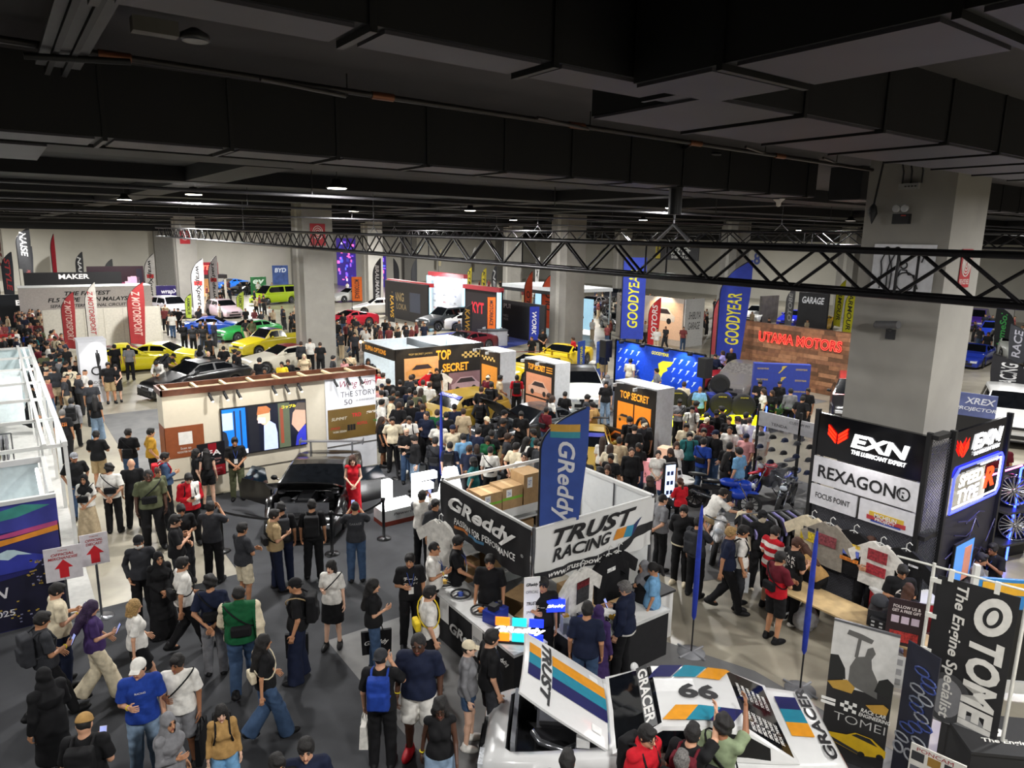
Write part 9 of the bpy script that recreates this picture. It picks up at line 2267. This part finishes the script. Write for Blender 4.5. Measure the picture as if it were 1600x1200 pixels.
LM = [((13.4, 22), 'beside the gold hatchback'), ((14.6, 19), 'by the raised-bonnet grey car'), ((14, 15.6), 'beside the gold coupe'), ((20.5, 16.5), 'at the glowing yellow letters'), ((13.5, 25), 'below the gold lettered wall'), ((16, 15.5), 'at the orange picture wall'), ((16.2, 20.6), 'at the middle display wall'), ((20.4, 23), 'near the white hot hatch'), ((23, 21), 'before the blue backdrop'), ((7, 32), 'behind the cream wall'), ((9.2, 20.5), 'at the right end of the cream wall'), ((10.5, 13.5), 'behind the corner parts booth'), ((5.5, 39), 'near the yellow muscle car'), ((3, 45), 'by the white partition wall'), ((1.6, 38), 'in the crowded left aisle'), ((11, 38), 'before the left pillar'), ((13, 37), 'at the left pillar'), ((15, 40), 'right of the left pillar'), ((22, 45), 'near the white saloon'), ((26, 41), 'on the blue carpet'), ((24, 31), 'by the red queue rail'), ((31, 36), 'at the middle pillar'), ((33, 33), 'in front of the peach wall'), ((34, 37), 'left of the peach wall'), ((28, 20), 'beside the wood wall'), ((25.5, 16.5), 'at the navy pop-up wall'), ((9, 55), 'near the pink hatchback'), ((16, 52), 'by the lime van'), ((12, 47), 'around the yellow pickup'), ((6, 66), 'by the white wrap flags'), ((22, 60), 'far back by the screens'), ((45, 45), 'in the far motorcycle row'), ((50, 28), 'beyond the wood wall'), ((28, 8), 'right of the grey pillar'), ((16, 12), 'beside the parked motorcycles'), ((20, 33), 'by the yellow sports cars'), ((-2, 44), 'by the discount board')]
KIN = []
COLN = dict(lav='lavender', lightdenim='pale jeans', tan='tan')
def folk(p, yw, sx, tc, lc, hr, hc='k', ext='', po=None, sk=None, far=False):
 for a, b_, c, e in((15.9, 22.8, 17, 24.5), (16.1, 19.6, 17.1, 21.7), (15.7, 14.4, 17, 16.7)):
  if a-.3<p[0]<c+.3 and b_-.3<p[1]<e+.3:p = (a-.4, p[1])
 d = math.hypot(*p)
 po = po or random.choice(('stand', 'stand', 'pocket', 'back', 'phone1', 'hold', 'clasp', 'walk')if not far else('stand', 'stand', 'walk', 'phone1'))
 tk = 'tank' if tc=='tank' else random.choice(('tee', 'tee', 'tee', 'long'))if tc in('black', 'grey', 'charcoal', 'navy')else 'tee'
 if hr=='hijab':hc = random.choice(('black', 'beige', 'grey'))
 if hr in('cap', 'capback'):hc = random.choice(('black', 'navy', 'cream'))
 lk = 'shorts' if lc in('khaki', 'beige', 'cream')else 'skirt' if lc in('shortskirt', )else 'pants'
 lcol = {'vest':'black', 'shortskirt':'black'}.get(lc, lc)
 tcol = 'black' if tc=='tank' else tc
 lm = min(LM, key=lambda l:(l[0][0]-p[0])**2+(l[0][1]-p[1])**2)[1]
 who = {'hijab':'scarved ', 'cap':'capped ', 'capback':'capped '}.get(hr, '')+('woman' if sx=='f' else 'man')
 rel = (yw-math.degrees(math.atan2(p[0], p[1])))%360
 fc = 'back turned' if rel<55 or rel>305 else 'facing camera' if 125<rel<235 else 'facing right' if rel<180 else 'facing left'
 tn = COLN.get(tcol, tcol)+(' backpack' if 'backpack' in ext else '')
 lab = f"{who} in {tn if 'backpack' not in tn else tcol + ' with backpack'}, {fc}, {lm}"
 h = random.uniform(1.66, 1.76)if sx=='m' else random.uniform(1.56, 1.64)
 o = person(p, yw, lab, po, sx, f'{tk} {tcol}', f'{lk} {lcol}', f'{hr} {hc}', sk or random.choice('abbbcae'), h, random.uniform(.95, 1.06), random.choice(('black', 'black', 'white', 'grey')), ext, 1 if d>17.5 else 0)
 KIN.append((lab, o))
 DONE.append(p)
for p, yw, spec in MID:
 sx, rest = spec.split('|', 1)[0], None
 a, b_, c = spec.split('|')[0].split(), None, None
 parts = spec.split('|')
 sx, tc, lc, hr = parts[0], parts[1], parts[2], parts[3]
 hh = hr.split()
 folk(p, yw, sx, tc, lc, hh[0], random.choice('kkkb'), ' '.join(hh[1:]))
ZONES = [((10, 12.6), (13, 15.8), 5), ((9.7, 20.6), (13, 23.6), 12), ((11.5, 16.6), (15.4, 18), 5), ((16.8, 13.4), (19.6, 16), 6), ((17.8, 17), (20, 21), 5), ((.95, 30), (2.3, 47), 22), ((-1.5, 36), (.8, 56), 22), ((5.5, 34.5), (12, 37.5), 8), ((7.5, 44), (14.5, 49), 14), ((8, 52), (17, 60), 12), ((14.8, 38), (20.5, 43), 26), ((15, 44.5), (19, 52), 12), ((32.5, 31), (36.3, 38), 30), ((31.5, 38.2), (35, 44), 12), ((40, 34), (52, 50), 12), ((44, 22), (60, 32), 12), ((20, 58), (40, 70), 10), ((9, 66), (22, 78), 12), ((24.5, 6), (34, 10), 5), ((21, 35.5), (24, 41), 4)]
BLOCK = [(12.9, 36, 14.6, 37.7), (30.4, 36, 32.1, 37.7)]
total = len(NEAR)+len(MID)
for(x0, y0), (x1, y1), n in ZONES:
 k = t = 0
 while k<n and t<400 and total<299:
  t+=1
  p = (random.uniform(x0, x1), random.uniform(y0, y1))
  if not far_enough(p, .5)or any(a-.3<p[0]<c+.3 and b_-.3<p[1]<d+.3 for a, b_, c, d in BLOCK):continue
  if any(abs(p[0]-q[0])<2 and abs(p[1]-q[1])<1.6 for q in CARS):continue
  sx = 'f' if random.random()<.3 else 'm'
  folk(p, random.uniform(0, 360), sx, random.choice(('black', 'black', 'black', 'white', 'charcoal', 'navy', 'grey', 'cream', 'olive', 'blue', 'maroon', 'teal')), random.choice(('black', 'black', 'denim', 'khaki', 'charcoal')), random.choice(('short', 'short', 'crop', 'cap', 'curly')if sx=='m' else('long', 'bob', 'hijab', 'pony')), 'k', random.choice(('', '', '', 'backpack', 'sling')), far=True)
  k+=1;total+=1
grp = {}
for lab, o in KIN:grp.setdefault(lab, []).append(o)
ORD = ('leftmost', 'second from left', 'third from left', 'fourth from left', 'fifth from left', 'sixth from left')
for lab, os_ in grp.items():
 if len(os_)<2:continue
 key = lambda o:(o.location.x*rgt.x+o.location.y*rgt.y)/(o.location.x*fwd.x+o.location.y*fwd.y)
 for i, o in enumerate(sorted(os_, key=key)):o['label'] = ORD[min(i, 5)]+' '+lab
for lab, o in KIN:o['group'] = 'visitors in the crowd'
random.seed(77)
VS, FS, MI, n0 = [], [], [], 0
PAL = ['#b98a6a', '#141416', '#d0cdc6', '#2e2f33', '#3a4f6c', '#161d33', '#7d3a3a', '#b9a688', '#14100e']
FZ = [((.95, 30), (2.6, 60), 46), ((-2, 36), (.8, 58), 44), ((3, 62), (10, 80), 26), ((9, 62), (26, 90), 46), ((15, 44), (20, 56), 26), ((15, 38), (21, 43.5), 28), ((30, 58), (56, 84), 40), ((40, 34), (56, 56), 44), ((44, 14), (66, 32), 30), ((32, 30), (36.5, 42), 20), ((27, 2), (48, 12), 16), ((20.5, 36), (25, 41), 6), ((8, 44), (15, 60), 16)]
for(x0, y0), (x1, y1), n in FZ:
 for k in range(n):
  for t in range(20):
   p = (random.uniform(x0, x1), random.uniform(y0, y1))
   if far_enough(p, .45)and not any(abs(p[0]-q[0])<2.2 and abs(p[1]-q[1])<1.6 for q in CARS):break
  else:continue
  DONE.append(p)
  po, a, s_ = random.choice(('stand', 'walk', 'phone1')), random.uniform(0, 6.28), random.uniform(.9, 1.02)
  c, sn = math.cos(a), math.sin(a)
  for me, m_ in((body_mesh(po, 'm', 2), 0), (top_mesh(po, 'm', 'tee', 2), random.choice((1, 1, 1, 2, 3, 5, 6, 7))), (legs_mesh(po, 'm', 'pants', 2), random.choice((1, 1, 3, 4, 7)))):
   v = np.empty(len(me.vertices)*3, np.float32);me.vertices.foreach_get('co', v);v = v.reshape(-1, 3)*s_
   f = np.empty(len(me.loops), np.int32);me.loops.foreach_get('vertex_index', f);f = f.reshape(-1, 4)
   cc = v[f].mean(1)
   if m_==0:
    kp = (cc[:, 2]>1.4*s_)|((np.abs(cc[:, 0])>.16)&(cc[:, 2]>.8))|(cc[:, 1]>.16)
    f, cc = f[kp], cc[kp]
    u, f = np.unique(f, return_inverse=True)
    v, f = v[u], f.reshape(-1, 4)
   q = np.full(len(f), m_, np.int32)
   if m_==0:q[cc[:, 2]>1.625*s_] = 8
   VS.append(np.stack([v[:, 0]*c-v[:, 1]*sn+p[0], v[:, 0]*sn+v[:, 1]*c+p[1], v[:, 2]], 1));FS.append(f+n0);MI.append(q);n0+=len(v)
o = place(fast_mesh('distant_crowd', np.concatenate(VS), [np.concatenate(FS)], [M(c, .85)for c in PAL], np.concatenate(MI)), 'distant_crowd')
tag(o, 'dense crowd of distant visitors filling the aisles toward the back walls', 'crowd', kind='stuff')
